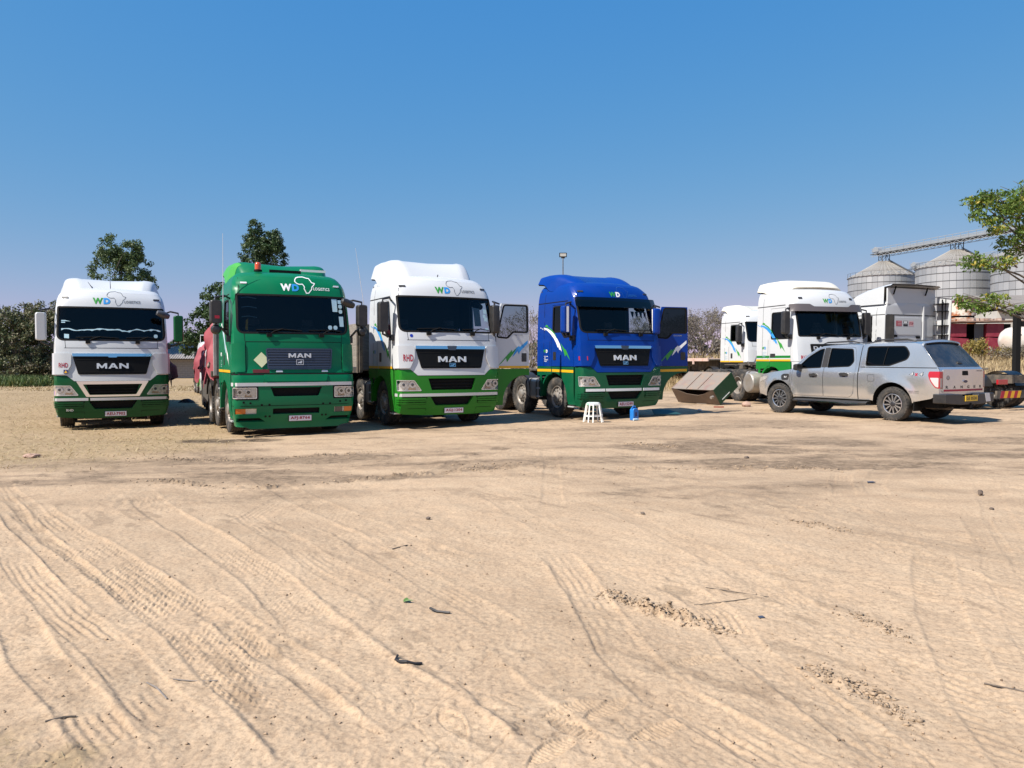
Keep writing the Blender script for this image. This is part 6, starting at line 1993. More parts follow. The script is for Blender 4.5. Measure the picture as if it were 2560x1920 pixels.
M_bark = mat('tree_bark', (.09, .07, .055), .9, col2=(.17, .14, .11), vscale=6, bump=.5, bscale=20, stretch=(1, 1, .3))
M_barkgrey = mat('dry_grey_bark', (.15, .13, .115), .9, col2=(.23, .20, .18), vscale=5)
L_euc = leafmat('gum_leaves', [(.037, .068, .024), (.068, .111, .037), (.145, .178, .076)], .22)
L_dark = leafmat('dark_leaves', [(.018, .045, .015), (.042, .078, .024), (.090, .128, .045)], .18)
L_bush = leafmat('bush_leaves', [(.032, .058, .019), (.077, .099, .038), (.176, .160, .088), (.120, .093, .080)], .2)
L_bright = leafmat('bright_leaves', [(.05, .10, .016), (.09, .16, .026), (.14, .21, .04), (.20, .24, .04), (.50, .36, .04)], .35)
L_dry = leafmat('dry_leaves', [(.12, .10, .075), (.19, .16, .12), (.09, .095, .045)], .2)
L_yel = leafmat('yellow_bush_leaves', [(.120, .108, .024), (.264, .204, .048), (.360, .264, .084)], .3)

def leaf_cloud(centers, rad, per, size, droop=.3, aspect=.45, seed=1, flatten=.8):
    g = np.random.default_rng(seed)
    C = np.repeat(np.asarray(centers), per, 0)
    n = len(C)
    off = g.normal(0, 1, (n, 3)); off /= np.linalg.norm(off, axis=1)[:, None]
    off *= (rad * g.random(n) ** .45)[:, None] if np.isscalar(rad) else (np.repeat(rad, per) * g.random(n) ** .45)[:, None]
    off[:, 2] *= flatten
    P = C + off
    d = g.normal(0, 1, (n, 3)); d[:, 2] -= droop * 2; d /= np.linalg.norm(d, axis=1)[:, None]
    e = np.cross(d, g.normal(0, 1, (n, 3))); e /= np.linalg.norm(e, axis=1)[:, None] + 1e-9
    s = size * (.6 + .8 * g.random(n))
    a = d * s[:, None]; b = e * (s * aspect)[:, None]
    V = np.stack([P - a * .5, P + b * .5 - a * .05, P + a * .5, P - b * .5 - a * .05], 1).reshape(-1, 3)
    F = np.arange(n * 4).reshape(n, 4)
    clump = np.repeat(g.random(len(centers)), per)
    return V, F, np.clip(.55 * g.random(n) + .45 * clump, 0, 1)

def crown_points(ells, n, seed, inner=.55):
    g = np.random.default_rng(seed)
    vol = np.array([e[3] * e[4] * e[5] for e in ells]) ** .7
    idx = g.choice(len(ells), n, p=vol / vol.sum())
    E = np.array(ells)[idx]
    u = g.normal(0, 1, (n, 3)); u /= np.linalg.norm(u, axis=1)[:, None]
    r_ = (inner + (1 - inner) * g.random(n)) ** .6
    return E[:, :3] + u * E[:, 3:] * r_[:, None]

def limb(b, p0, p1, r0, r1, bend=.15, n=5, seed=0, sides=6):
    g = random.Random(seed)
    p0, p1 = Vector(p0), Vector(p1)
    L = (p1 - p0).length
    k = Vector((g.uniform(-1, 1), g.uniform(-1, 1), g.uniform(.2, 1))) * bend * L
    pts = [p0.lerp(p1, i / n) + k * math.sin(PI * i / n) for i in range(n + 1)]
    b.tube(pts, [r0 + (r1 - r0) * i / n for i in range(n + 1)], sides)
    return pts

def make_tree(name, label, x, y, ells, nclump, per, clump_r, leaf, lm, trunk_h, trunk_r, seed, group=None, limbs=14, bark=None, cat='tree', droop=.3, flatten=.8, inner=.55, zbase=None):
    z = gzf(x, y) if zbase is None else zbase
    root = thing(name, label, cat, (x, y, z), 0, group)
    C = crown_points(ells, nclump, seed, inner)
    V, F, t = leaf_cloud(C, clump_r, per, leaf, droop, .45, seed + 1, flatten)
    V[:, 2] = np.maximum(V[:, 2], .02)
    inst('crown', raw_mesh('crown', V, F, lm, t), root)
    b = MB()
    top = (0.02 * trunk_h, 0, trunk_h)
    pts = limb(b, (0, 0, -.1), top, trunk_r, trunk_r * .55, .03, 6, seed, 9)
    g = random.Random(seed)
    pick = g.sample(range(len(C)), min(limbs, len(C)))
    for i, k in enumerate(pick):
        s = pts[g.randint(2, 6)] if C[k][2] > trunk_h * .6 else pts[g.randint(1, 4)]
        limb(b, s, tuple(C[k]), trunk_r * g.uniform(.22, .4), trunk_r * .05, .12, 5, seed + i, 5)
    b.build('trunk', bark or M_bark, root)
    return root

# gum tree behind the leftmost truck
make_tree('gum_tree', 'tall rounded gum tree with two tops rising behind the leftmost truck', at(300, 82), 82,
          [(-.9, 0, 10.2, 2.4, 2.2, 4.0), (1.5, 0, 9.6, 2.3, 2.2, 4.0), (-.7, 0, 13.7, 1.2, 1.2, 1.6), (1.5, 0, 13.2, 1.1, 1.1, 1.6), (.4, 0, 7.4, 3.2, 2.6, 2.6)],
          520, 46, .50, .27, L_euc, 7.0, .30, 21, 'trees beyond the yard', 26)
make_tree('gum_tree', 'taller dark gum tree standing behind the all green truck', at(656, 86), 86,
          [(-.6, 0, 13.2, 1.7, 1.7, 3.6), (1.0, 0, 12.6, 1.8, 1.7, 3.6), (-.2, 0, 8.8, 2.8, 2.3, 2.8), (1.4, 0, 15.0, 1.0, 1.0, 1.5), (-.5, 0, 16.4, .85, .85, 1.3)],
          500, 46, .46, .27, L_dark, 7.5, .30, 33, 'trees beyond the yard', 26)
make_tree('mango_tree', 'dark bushy tree between the first truck and the green truck', at(545, 64), 64,
          [(.2, 0, 6.0, 1.5, 1.6, 2.2), (1.3, 0, 6.6, 1.6, 1.5, 2.0), (-1.4, 0, 4.4, 1.8, 1.5, 1.6), (-2.2, 0, 3.2, 1.4, 1.2, .9), (.8, 0, 3.8, 2.0, 1.5, 1.6)],
          260, 40, .48, .30, L_dark, 3.4, .20, 44, 'trees beyond the yard', 22)
# the big leafy bush on the left edge
for i, (px, d, sx, sz, seed, lab) in enumerate(((40, 58, 2.7, 6.0, 51, 'large leafy bush at the left edge beside the first truck'), (105, 59, 2.5, 6.6, 52, 'tall loose shrub directly behind the white mirror of the first truck'), (-45, 60, 2.6, 5.6, 53, 'leafy bush cut off by the left edge of the picture'))):
    make_tree('leafy_bush', lab, at(px, d), d,
              [(0, 0, sz * .45, sx, 1.6, sz * .46), (-.8, 0, sz * .7, sx * .6, 1.3, sz * .28), (.9, 0, sz * .78, sx * .5, 1.2, sz * .24), (0, 0, sz * .2, sx * 1.1, 1.6, sz * .22)],
              260, 40, .42, .24, L_bush, sz * .55, .11, seed, 'bushes along the left side', 40, cat='bush', inner=.35)
# low far line of trees
def far_line():
    C = []
    g = np.random.default_rng(61)
    for px in np.linspace(-120, 1320, 240):
        d = 150 + 18 * g.random()
        h = 3.3 + 1.7 * math.sin(px * .021) + 1.4 * math.sin(px * .057 + 1) + 1.2 * g.random()
        x = at(px, d)
        for k in range(3):
            C.append((x + g.normal(0, .8), d + g.normal(0, 1), gzf(x, d) + h * g.random() ** .6 * 1.05))
    V, F, t = leaf_cloud(np.array(C), 1.0, 26, .7, .1, .6, 62, 1.0)
    o = inst('far_treeline', raw_mesh('far_treeline', V, F, L_dark, t))
    tag(o, 'low dark line of far trees behind the parked trucks', 'treeline', kind='stuff')
    C = []
    for px in np.linspace(1300, 2700, 200):
        d = 96 + 14 * g.random()
        h = 2.6 + 1.0 * math.sin(px * .03) + 1.2 * g.random()
        x = at(px, d)
        for k in range(3):
            C.append((x + g.normal(0, .8), d + g.normal(0, 1), gzf(x, d) + h * g.random() ** .6))
    V, F, t = leaf_cloud(np.array(C), .8, 22, .55, .1, .6, 63, 1.0)
    o = inst('far_scrub', raw_mesh('far_scrub', V, F, L_dry, t))
    tag(o, 'dry grey scrub far behind the bank at right', 'scrub', kind='stuff')
far_line()

# bare thorn trees
def bare_tree(name, label, x, y, h, spread, seed, stems=7, depth=5, leaves=900):
    root = thing(name, label, 'tree', (x, y, gzf(x, y)), 0, 'bare trees behind the trucks')
    g = random.Random(seed)
    segs = []; tips = []
    def grow(p, d, L, r_, k):
        q = p + d * L
        segs.append((p, q, r_, r_ * .7))
        if k == 0 or r_ < .004:
            tips.append(q); return
        for _ in range(g.choice((2, 3, 3)) if k > 1 else 3):
            a = Vector((g.gauss(0, 1), g.gauss(0, 1), g.gauss(0, .8)))
            nd = (d * 1.0 + a * .52 + Vector((0, 0, .10))).normalized()
            grow(q, nd, L * g.uniform(.66, .88), r_ * .62, k - 1)
    for i in range(stems):
        a = 2 * PI * i / stems + g.uniform(-.4, .4)
        d = Vector((math.cos(a) * spread, math.sin(a) * spread * .7, 1)).normalized()
        grow(Vector((math.cos(a) * .15, math.sin(a) * .1, 0)), d, h * .27, .055, depth)
    P0 = np.array([s[0] for s in segs]); P1 = np.array([s[1] for s in segs]); r0 = np.array([s[2] for s in segs]); r1 = np.array([s[3] for s in segs])
    D = P1 - P0; D /= np.linalg.norm(D, axis=1)[:, None]
    A = np.cross(D, np.array([.3, .5, .8])); A /= np.linalg.norm(A, axis=1)[:, None]; B = np.cross(D, A)
    vs = []
    for P, r_ in ((P0, r0), (P1, r1)):
        for k in range(3):
            c, s = math.cos(2 * PI * k / 3), math.sin(2 * PI * k / 3)
            vs.append(P + (A * c + B * s) * np.maximum(r_, .008)[:, None])
    V = np.stack(vs, 1).reshape(-1, 3)
    i = (np.arange(len(segs)) * 6)[:, None]
    F = np.concatenate([i + np.array([[k, (k + 1) % 3, 3 + (k + 1) % 3, 3 + k]]) for k in range(3)], 0)
    inst('trunk', raw_mesh('bare_branches', V, F, M_barkgrey), root)
    T = np.array([tips[g.randrange(len(tips))] for _ in range(leaves)])
    LV, LF, t = leaf_cloud(T, .22, 3, .10, .2, .5, seed)
    inst('crown', raw_mesh('dry_leaves', LV, LF, L_dry, t), root)
    return root
bare_tree('bare_thorn_tree', 'leafless grey thorn bush between the open blue door and the far white truck', at(1757, 52), 52, 3.6, .75, 71, 9, 5, 1500)
bare_tree('bare_thorn_tree', 'leafless tree seen through the window of the open white door', at(1312, 50), 50, 5.2, .55, 72, 6, 5, 900)
bare_tree('bare_thorn_tree', 'leafless shrub low behind the royal blue cab', at(1640, 54), 54, 3.2, .8, 73, 7, 5, 900)

# tree reaching in from the right
def right_tree():
    x, y = 16.0, 22.6
    z = gzf(x, y)
    root = thing('feathery_tree', 'green tree with yellowing leaves reaching in at the right edge', 'tree', (x, y, z))
    cl = [(-1.55, 0, 5.75, 1.0, .8, .75), (-.9, .1, 6.15, .7, .7, .6), (-2.2, 0, 6.15, .55, .5, .3), (-1.2, 0, 4.9, .7, .6, .55), (-.4, 0, 5.6, .9, .9, 1.0), (-2.5, -.1, 4.28, .75, .5, .22), (-1.7, -.1, 4.3, .5, .4, .22),
          (-2.35, -.3, 3.12, .85, .6, .34), (-2.9, -.3, 3.28, .45, .4, .16), (-1.6, -.3, 3.0, .65, .5, .25), (.8, 0, 6.1, 1.2, 1.2, .9), (1.2, 0, 5.0, 1.1, 1.1, .8), (0, .2, 6.5, .9, .9, .5)]
    C = crown_points(cl, 270, 81, .1)
    V, F, t = leaf_cloud(C, .25, 48, .12, .25, .42, 82, .6)
    inst('crown', raw_mesh('feathery_crown', V, F, L_bright, t), root)
    b = MB()
    limb(b, (0, 0, -.1), (.1, 0, 2.6), .15, .12, .03, 6, 1, 9)
    limb(b, (.1, 0, 2.6), (0, 0, 6.6), .11, .03, .05, 6, 2, 7)
    for i, e in enumerate(cl):
        limb(b, (.05, 0, min(e[2] - .3, 2.4 + .35 * (e[2] - 2.4)) if e[2] > 3.6 else 2.3), (e[0] - .2, e[1], e[2] - .05), .045, .012, .10, 6, 90 + i, 6)
        for k in range(5):
            g = random.Random(100 + i * 7 + k)
            limb(b, (e[0] * .75, e[1], e[2] - .15), (e[0] + g.uniform(-1, 1) * e[3], e[1] + g.uniform(-1, 1) * e[4], e[2] + g.uniform(-.5, 1) * e[5]), .014, .005, .1, 4, 200 + i * 9 + k, 4)
    b.build('trunk', M_bark, root)
right_tree()
make_tree('yellow_bush', 'low yellow-green bush in front of the dark red hoppers', at(2470, 47), 47, [(0, 0, .55, 1.5, .8, .5), (-.8, 0, .85, .7, .6, .4)], 60, 40, .3, .12, L_yel, .5, .03, 91, None, 12, cat='bush', inner=.3)
make_tree('dry_brush', 'dry brown brushwood piled beside the yellow-green bush', at(2540, 46), 46, [(0, 0, .45, 1.6, .8, .4)], 40, 40, .3, .12, L_dry, .4, .03, 92, None, 20, cat='bush', inner=.3)

# ---- grain silos
m = bpy.data.materials.new('galvanised_steel'); m.use_nodes = True
t_ = m.node_tree; b_ = t_.nodes['Principled BSDF']
b_.inputs['Metallic'].default_value = .55; b_.inputs['Roughness'].default_value = .48
oi = t_.nodes.new('ShaderNodeObjectInfo'); cr = t_.nodes.new('ShaderNodeValToRGB')
cr.color_ramp.elements[0].color = (.36, .37, .38, 1); cr.color_ramp.elements[1].color = (.48, .49, .495, 1)
t_.links.new(oi.outputs['Random'], cr.inputs[0]); t_.links.new(cr.outputs[0], b_.inputs['Base Color'])
M_galv = m
M_galvdark = mat('silo_joint_dark', (.10, .105, .11), .7, .3)
M_roofgalv = mat('silo_roof_sheet', (.30, .285, .26), .6, .3, col2=(.24, .21, .18), vscale=.6)
M_conv = mat('conveyor_galvanised', (.40, .42, .43), .5, .5)

SR, SN, SH_ = 8.2, 40, 1.70
def _panel():
    a = PI / SN * .96
    b = MB()
    pts = []
    for r_ in (SR, SR - .09):
        for z in (.02, SH_ - .06):
            for k in range(4):
                th = -a + 2 * a * k / 3
                pts.append((r_ * math.cos(th), r_ * math.sin(th), z))
    f = [(k, k + 1, k + 5, k + 4) for k in range(3)]
    f += [(4 + k, 5 + k, 13 + k, 12 + k) for k in range(3)] + [(k + 1, k, k + 8, k + 9) for k in range(3)]
    f += [(0, 4, 12, 8), (7, 3, 11, 15)]
    return b.add(pts, f).mesh('silo_panel', M_galv, 30)
def _roofp(h):
    a = PI / SN * .96
    pts = []
    for r_, z in ((SR + .25, -.12), (1.2, h)):
        for k in (-1, 0, 1):
            th = a * k
            pts.append((r_ * math.cos(th), r_ * math.sin(th), z + (.10 if k == 0 else 0)))
    return MB().add(pts, [(0, 1, 4, 3), (1, 2, 5, 4)]).mesh('silo_roof_panel', M_roofgalv, 0)
PAN, RPH = _panel(), 4.0
RPAN = _roofp(RPH)
def silo(px, d, rings, label, eave=22.0, x=None):
    x = at(px, d) if x is None else x
    root = thing('grain_silo', label, 'silo', (x, d, 0), 0, 'galvanised grain silos')
    MB().lathe([(SR - .10, 0), (SR - .10, eave), (1.0, eave + RPH - .12), (.001, eave + RPH)], 80, 'z').build('drum', M_galvdark, root)
    face = math.atan2(-d, -x)
    nb = 13
    for k in range(-nb, nb):
        th = face + (k + .5) * 2 * PI / SN
        for j in range(rings):
            inst('silo_panel', PAN, root, (0, 0, eave - (j + 1) * SH_), (0, 0, th))
        inst('roof_panel', RPAN, root, (0, 0, eave), (0, 0, th))
    b = MB()
    for z in [eave - j * SH_ for j in range(rings + 1)]:
        b.lathe([(SR + .03, z - .05), (SR + .08, z - .05), (SR + .08, z + .04), (SR + .03, z + .04)], 80, 'z')
    o = b.build('wind_rings', M_galvdark, root); o['kind'] = 'stuff'
    b = MB()
    for k in range(24):
        th = 2 * PI * k / 24
        p = Vector((math.cos(th) * (SR + .1), math.sin(th) * (SR + .1), eave))
        b.tube([p, p + Vector((0, 0, 1.0))], .04, 4)
    b.lathe([(SR + .1, eave + .98), (SR + .14, eave + 1.02)], 60, 'z')
    o = b.build('eave_railing', M_galvdark, root); o['kind'] = 'stuff'
    b = MB()
    for k in range(10):
        th = face + (k - 4.5) * .3
        p = Vector((math.cos(th) * (SR - 1.2), math.sin(th) * (SR - 1.2), eave + .55))
        b.boxm(.7, .7, .5, Matrix.Translation(p))
    o = b.build('roof_vents', M_galv, root, bevel=.06); o['kind'] = 'stuff'
    b = MB()
    for sx in (-1, 1):
        for sy in (-1, 1):
            b.bar((sx * .9, sy * .9, eave + RPH - .5), (sx * .9, sy * .9, eave + RPH + 2.2), .14, .14)
        b.bar((sx * .9, -.9, eave + RPH), (sx * .9, .9, eave + RPH + 2.1), .08, .08); b.bar((-.9, sx * .9, eave + RPH), (.9, sx * .9, eave + RPH + 2.1), .08, .08)
    o = b.build('conveyor_support', M_galvdark, root); o['kind'] = 'stuff'
    la = MB()
    t0 = face + .9
    la.bar((math.cos(t0) * SR, math.sin(t0) * SR, eave + .3), (math.cos(t0) * 1.3, math.sin(t0) * 1.3, eave + RPH + .3), .6, .12)
    la.build('roof_ladder', M_galvdark, root)
    return root
silo(2206, 192, 6, 'leftmost galvanised grain silo with a conical roof')
silo(2387, 172, 7, 'grain silo standing nearest the back of the white cab')
silo(2593, 153, 7, 'grain silo at the right edge half hidden by branches')
silo(2300, 214, 3, 'grain silo of the rear row, only a sliver of roof showing', 21.0)
silo(2480, 194, 7, 'grain silo of the rear row showing in the gap between two nearer ones', 21.0)

def conveyor(label, p0, p1, z):
    root = thing('grain_conveyor', label, 'conveyor', (p0[0], p0[1], z), math.atan2(p1[1] - p0[1], p1[0] - p0[0]), 'conveyors above the silos')
    L = math.hypot(p1[0] - p0[0], p1[1] - p0[1])
    MB().box(-2.0, L, -.35, .35, .25, .80).build('housing', M_conv, root)
    MB().box(-2.0, L, .45, 1.2, .1, .32).build('cable_tray', M_galvdark, root)
    MB().box(-3.2, L, -1.4, 1.4, -.05, .08).build('walkway', M_galvdark, root)
    for sy in (-1.35, 1.35):
        b = MB()
        n = int(L / 2.0)
        for i in range(n + 1):
            b.bar((i * 2.0 - 2.5, sy, .08), (i * 2.0 - 2.5, sy, 1.35), .09, .09)
        b.bar((-3, sy, 1.35), (L, sy, 1.35), .10, .10); b.bar((-3, sy, .75), (L, sy, .75), .08, .08)
        for i in range(n):
            b.bar((i * 2.0 - 2.5, sy, -.6), (i * 2.0 - 1.5, sy, -.05), .08, .08); b.bar((i * 2.0 - 1.5, sy, -.05), (i * 2.0 - .5, sy, -.6), .08, .08)
        b.bar((-3, sy, -.6), (L, sy, -.6), .10, .10)
        o = b.build('handrail', M_conv, root); o['kind'] = 'stuff'
    MB().cyl((-2.2, -.7, 1.0), (-2.2, .7, 1.0), .9, 16).build('drive_head', M_conv, root)
    return root
s1 = (at(2206, 192), 192); s3 = (at(2593, 153), 153)
dv = Vector((s3[0] - s1[0], s3[1] - s1[1])).normalized()
conveyor('long conveyor bridge over the front row of silos', s1, (s1[0] + dv.x * 75, s1[1] + dv.y * 75), 28.0)
s1b = (at(2300, 214), 214)
conveyor('lower conveyor bridge over the rear row of silos', s1b, (s1b[0] + dv.x * 75, s1b[1] + dv.y * 75), 27.0)

# ---- sheds and tanks between the silos and the bank
M_maroon = mat('maroon_paint', (.19, .012, .03), .6, col2=(.28, .05, .06), vscale=2, vlo=.4, vhi=.8)
M_rusty = mat('rust_streaked_white', (.60, .55, .47), .7, col2=(.33, .10, .025), vscale=1.1, vlo=.47, vhi=.56, bump=.2, bscale=8, col3=(.15, .05, .02), v3=2.6)
def base(x, y):
    return gzf(x, y)
x, y = at(2400, 66), 66
rt = thing('rusty_tank', 'rust streaked upright tank beside the white cab', 'tank', (x, y, base(x, y)))
MB().lathe([(.001, 0), (1.1, 0), (1.1, 3.55)], 36, 'z').build('lower_drum', M_rusty, rt)
MB().lathe([(1.0, 3.55), (1.0, 3.7)], 36, 'z').build('neck', M_blackm, rt)
MB().lathe([(1.1, 3.7), (1.1, 4.85)], 36, 'z').build('upper_drum', M_rusty, rt)
MB().lathe([(1.16, 4.85), (.4, 5.15), (.001, 5.18)], 36, 'z').build('lid', mat('dark_red_lid', (.10, .02, .02), .7), rt)
x, y = at(2360, 58), 58
sh = thing('hopper_shed', 'maroon hoppers under a low rusty roof beyond the bank', 'shed', (x, y, base(x, y)))
MB().box(0, 6.0, 1.6, 1.75, 0, 2.7).build('back_wall', M_blackm, sh)
MB().prism([(-.4, 2.72), (6.2, 2.82), (6.2, 2.90), (-.4, 2.80)], 'y', -.4, 2.2).build('roof', mat('rusty_roof_sheet', (.16, .10, .075), .8, col2=(.30, .20, .15), vscale=2), sh)
for x0 in (.35, 3.15):
    h = MB().prism([(x0, 1.65), (x0 + 1.3, 1.65), (x0 + 1.3, 2.65), (x0, 2.65)], 'y', 0, 1.5)
    h.build('hopper', M_maroon, sh, bevel=.02)
    MB().prism([(x0 - .1, .1), (x0 + 1.9, .1), (x0 + 1.35, 1.5), (x0 + .05, 1.6)], 'y', -.2, 1.5).build('chute', M_maroon, sh, bevel=.02)
    MB().prism([(x0 + .2, .6), (x0 + .3, .6), (x0 + .2, .9), (x0 + .1, .9)], 'y', -.22, -.205).build('white_mark', M_whitedec, sh)
for i in range(5):
    MB().box(2.35 + i * .14, 2.48 + i * .14, .2, .24, .1, 2.6).build('grey_sheet', M_galvdark, sh)
b = MB()
for i in range(14):
    M = Matrix.Translation((rng.uniform(.2, 5.8), rng.uniform(.1, 1.5), 2.95)) @ Euler((0, 0, rng.uniform(0, 3))).to_matrix().to_4x4()
    b.boxm(rng.uniform(.3, .9), rng.uniform(.1, .4), rng.uniform(.08, .25), M)
o = b.build('scrap_on_roof', mat('pale_scrap', (.42, .34, .28), .8, col2=(.24, .12, .08), vscale=3), sh); o['kind'] = 'stuff'
x, y = at(2497, 50), 50
tk = thing('horizontal_tank', 'whitish horizontal storage tank behind the black post', 'tank', (x, y, base(x, y)), R(-8))
MB().lathe([(.001, 0), (.35, .06), (.62, .2), (.80, .42), (.86, .62), (.86, 5.4), (.7, 5.8), (.001, 5.95)], 32, 'x').build('drum', mat('stained_white_tank', (.58, .55, .50), .6, col2=(.46, .34, .26), vscale=.9, vlo=.45, vhi=.75), tk, loc=(0, 0, 1.15))
for xx in (1.2, 4.4):
    MB().box(xx - .15, xx + .15, -.6, .6, 0, .5).build('saddle', M_steel, tk)
MB().box(.66, .69, -.72, -.70, 1.15, 1.55).build('ladder_rail', M_blackm, tk)
MB().box(.92, .95, -.80, -.78, 1.15, 1.55).build('ladder_rail', M_blackm, tk)
x, y = at(2490, 92), 92
wh = thing('warehouse', 'long low warehouse with brownish grey roof below the silos', 'building', (x, y, 0), R(-6))
MB().box(0, 30, 0, 14, 0, 7.4).build('wall', mat('plaster_wall', (.50, .48, .44), .8, col2=(.42, .39, .34), vscale=.4), wh)
for i in range(30):
    MB().prism([(-.5, 7.35), (7, 9.7), (7, 9.8), (-.5, 7.45)], 'x', i, i + .985).build('roof_sheet', mat('brown_grey_sheet', (.17, .15, .135), .8, col2=(.24, .21, .18), vscale=.8), wh)
MB().prism([(7, 9.7), (14.5, 7.35), (14.5, 7.45), (7, 9.8)], 'x', 0, 30).build('rear_roof', MATS['brown_grey_sheet'], wh)

# ---- block hut in the gap on the left
x, y = at(462, 82), 82
hut = thing('block_hut', 'small concrete block hut with a corrugated sheet roof', 'building', (x, y, base(x, y)), R(10))
hut.scale = (1.25, 1.25, 1.2)
blk = MB().box(0, .39, 0, .16, 0, .19).mesh('block', mat('concrete_block', (.25, .24, .23), .9, col2=(.33, .31, .29), vscale=3))
MB().box(-2.4, 2.6, .03, 3.0, 0, 1.72).build('wall_core', mat('mortar', (.17, .165, .16), .9), hut)
for r_ in range(8):
    for k in range(12):
        inst('block', blk, hut, (-2.38 + k * .40 + (.2 if r_ % 2 else 0), -.03, .02 + r_ * .205))
MB().box(-2.75, -2.4, -.05, 3.0, 0, 1.75).build('plaster_pier', mat('whitewash', (.55, .53, .50), .85), hut)
for i in range(30):
    x0 = -3.0 + i * .2
    MB().prism([(x0, 0), (x0 + .10, .07), (x0 + .2, 0), (x0 + .2, -.03), (x0 + .10, .04), (x0, -.03)], 'y', 0, 4.3).build('roof_sheet', mat('corrugated_asbestos', (.30, .275, .26), .85, col2=(.22, .19, .17), vscale=1.2), hut, loc=(0, -.7, 1.72), rot=(R(20), 0, 0))
MB().box(-2.9, 2.9, 2.9, 3.0, 0, 2.9).build('rear_wall', MATS['concrete_block'], hut)

# ---- floodlight mast and the black gantry
x, y = at(1407, 62), 62
fl = thing('floodlight_mast', 'square floodlight on a thin pole rising above the blue cab', 'light', (x, y, base(x, y)))
MB().tube([(0, 0, 0), (0, 0, 9.25)], [.06, .035], 8).build('pole', M_steel, fl)
h = MB().box(-.30, .30, -.07, .07, 9.3, 9.65).build('lamp_head', M_blackm, fl, bevel=.02)
MB().box(-.24, .24, -.078, -.071, 9.36, 9.59).build('lamp_glass', mat('lamp_pane', (.45, .44, .40), .2), h)
MB().bar((0, 0, 9.2), (0, 0, 9.3), .3, .04).build('bracket', M_steel, fl)
x, y = at(2540, 29), 29
gt = thing('steel_gantry', 'black square steel post with a cross beam at the right edge', 'post', (x, y, base(x, y)), R(5))
MB().box(-.10, .10, -.10, .10, -.1, 3.3).build('post', M_blackm, gt, bevel=.008)
MB().box(.10, 3.6, -.08, .08, 2.72, 2.92).build('cross_beam', M_blackm, gt, bevel=.008)
MB().box(3.6, 3.8, -.1, .1, -.1, 3.3).build('post', M_blackm, gt, bevel=.008)
MB().box(-.16, .16, -.16, .16, 3.3, 3.36).build('cap_plate', M_blackm, gt)
# ------------------------------------------------------------------ small things in the yard
def gl(x, y):
    z, _ = ground_z(np.array([float(x)]), np.array([float(y)]))
    return float(z[0])

# white plastic stool
x, y = 1.93, 18.25
st = thing('plastic_stool', 'white plastic stool in front of the royal blue truck', 'stool', (x, y, gl(x, y)), R(24))
M_plastic = mat('white_plastic', (.72, .71, .67), .45, col2=(.60, .56, .50), vscale=6, vlo=.5, vhi=.8)
MB().lathe([(.001, .47), (.13, .47), (.15, .465), (.16, .45), (.165, .40), (.155, .40), (.148, .44), (.001, .445)], 8, 'z', a0=PI / 8, a1=2 * PI + PI / 8).build('seat', mat('stool_top', (.70, .71, .67), .45, col2=(.15, .42, .28), vscale=4, vlo=.5, vhi=.6), st, bevel=.005)
for i in range(4):
    a = PI / 4 + i * PI / 2
    c, s = math.cos(a), math.sin(a)
    lg = MB()
    for s_ in (-1, 1):
        p = Vector((-s, c, 0)) * .05 * s_
        lg.bar(Vector((c, s, 0)) * .15 + p * .9 + Vector((0, 0, .43)), Vector((c, s, 0)) * .225 + p * 1.15, .028, .03, (c, s, 0))
    lg.bar(Vector((c, s, 0)) * .15 + Vector((-s, c, 0)) * -.05 + Vector((0, 0, .42)), Vector((c, s, 0)) * .15 + Vector((-s, c, 0)) * .05 + Vector((0, 0, .42)), .03, .04)
    lg.bar(Vector((c, s, 0)) * .20 + Vector((-s, c, 0)) * -.055 + Vector((0, 0, .15)), Vector((c, s, 0)) * .20 + Vector((-s, c, 0)) * .055 + Vector((0, 0, .15)), .02, .03)
    lg.build('leg', M_plastic, st)
    a2 = a + PI / 4
    q0 = Vector((math.cos(a), math.sin(a), 0)) * .20 + Vector((-math.sin(a), math.cos(a), 0)) * .05
    q1 = Vector((math.cos(a + PI / 2), math.sin(a + PI / 2), 0)) * .20 - Vector((-math.sin(a + PI / 2), math.cos(a + PI / 2), 0)) * .05
    MB().bar(q0 + Vector((0, 0, .15)), q1 + Vector((0, 0, .15)), .02, .035).build('stretcher', M_plastic, st)

# blue jerrycan
x, y = 2.98, 18.72
jc = thing('jerrycan', 'blue plastic jerrycan standing by the royal blue truck', 'jerrycan', (x, y, gl(x, y)), R(35))
M_bluep = mat('blue_plastic', (.015, .17, .52), .35)
MB().prism(rounded([(-.09, 0), (.09, 0), (.09, .25), (.04, .30), (-.05, .30), (-.09, .26)], .02), 'y', -.065, .065).build('body', M_bluep, jc, bevel=.015)
MB().tube([(-.05, 0, .29), (-.045, 0, .345), (.02, 0, .345), (.05, 0, .29)], .014, 8).build('handle', M_bluep, jc)
MB().cyl((-.07, 0, .285), (-.07, 0, .325), .022, 14).build('cap', M_bluep, jc)
MB().prism(rounded([(-.035, .10), (.035, .10), (.035, .20), (-.035, .20)], .01), 'y', -.0665, -.0645).build('dark_label', mat('navy_film', (.02, .03, .12), .4), jc)
x, y = 2.93, 18.52
o = MB().lathe([(.001, 0), (.03, .0), (.032, .10), (.014, .13), (.014, .15), (.001, .15)], 14, 'x').build('plastic_bottle', mat('pale_blue_plastic', (.40, .52, .60), .3), None, loc=(x, y, gl(x, y) + .032), rot=(0, 0, .4))
tag(o, 'small pale plastic bottle lying at the foot of the blue jerrycan', 'bottle')
x, y = 4.02, 19.95
o = MB().prism([(-.35, 0), (.42, 0), (.20, .30), (-.28, .34)], 'z', 0, .015).build('teal_board', mat('teal_board', (.012, .05, .052), .5, col2=(.02, .07, .07), vscale=4), None, loc=(x, y, gl(x, y) + .03), rot=(R(20), 0, R(14)))
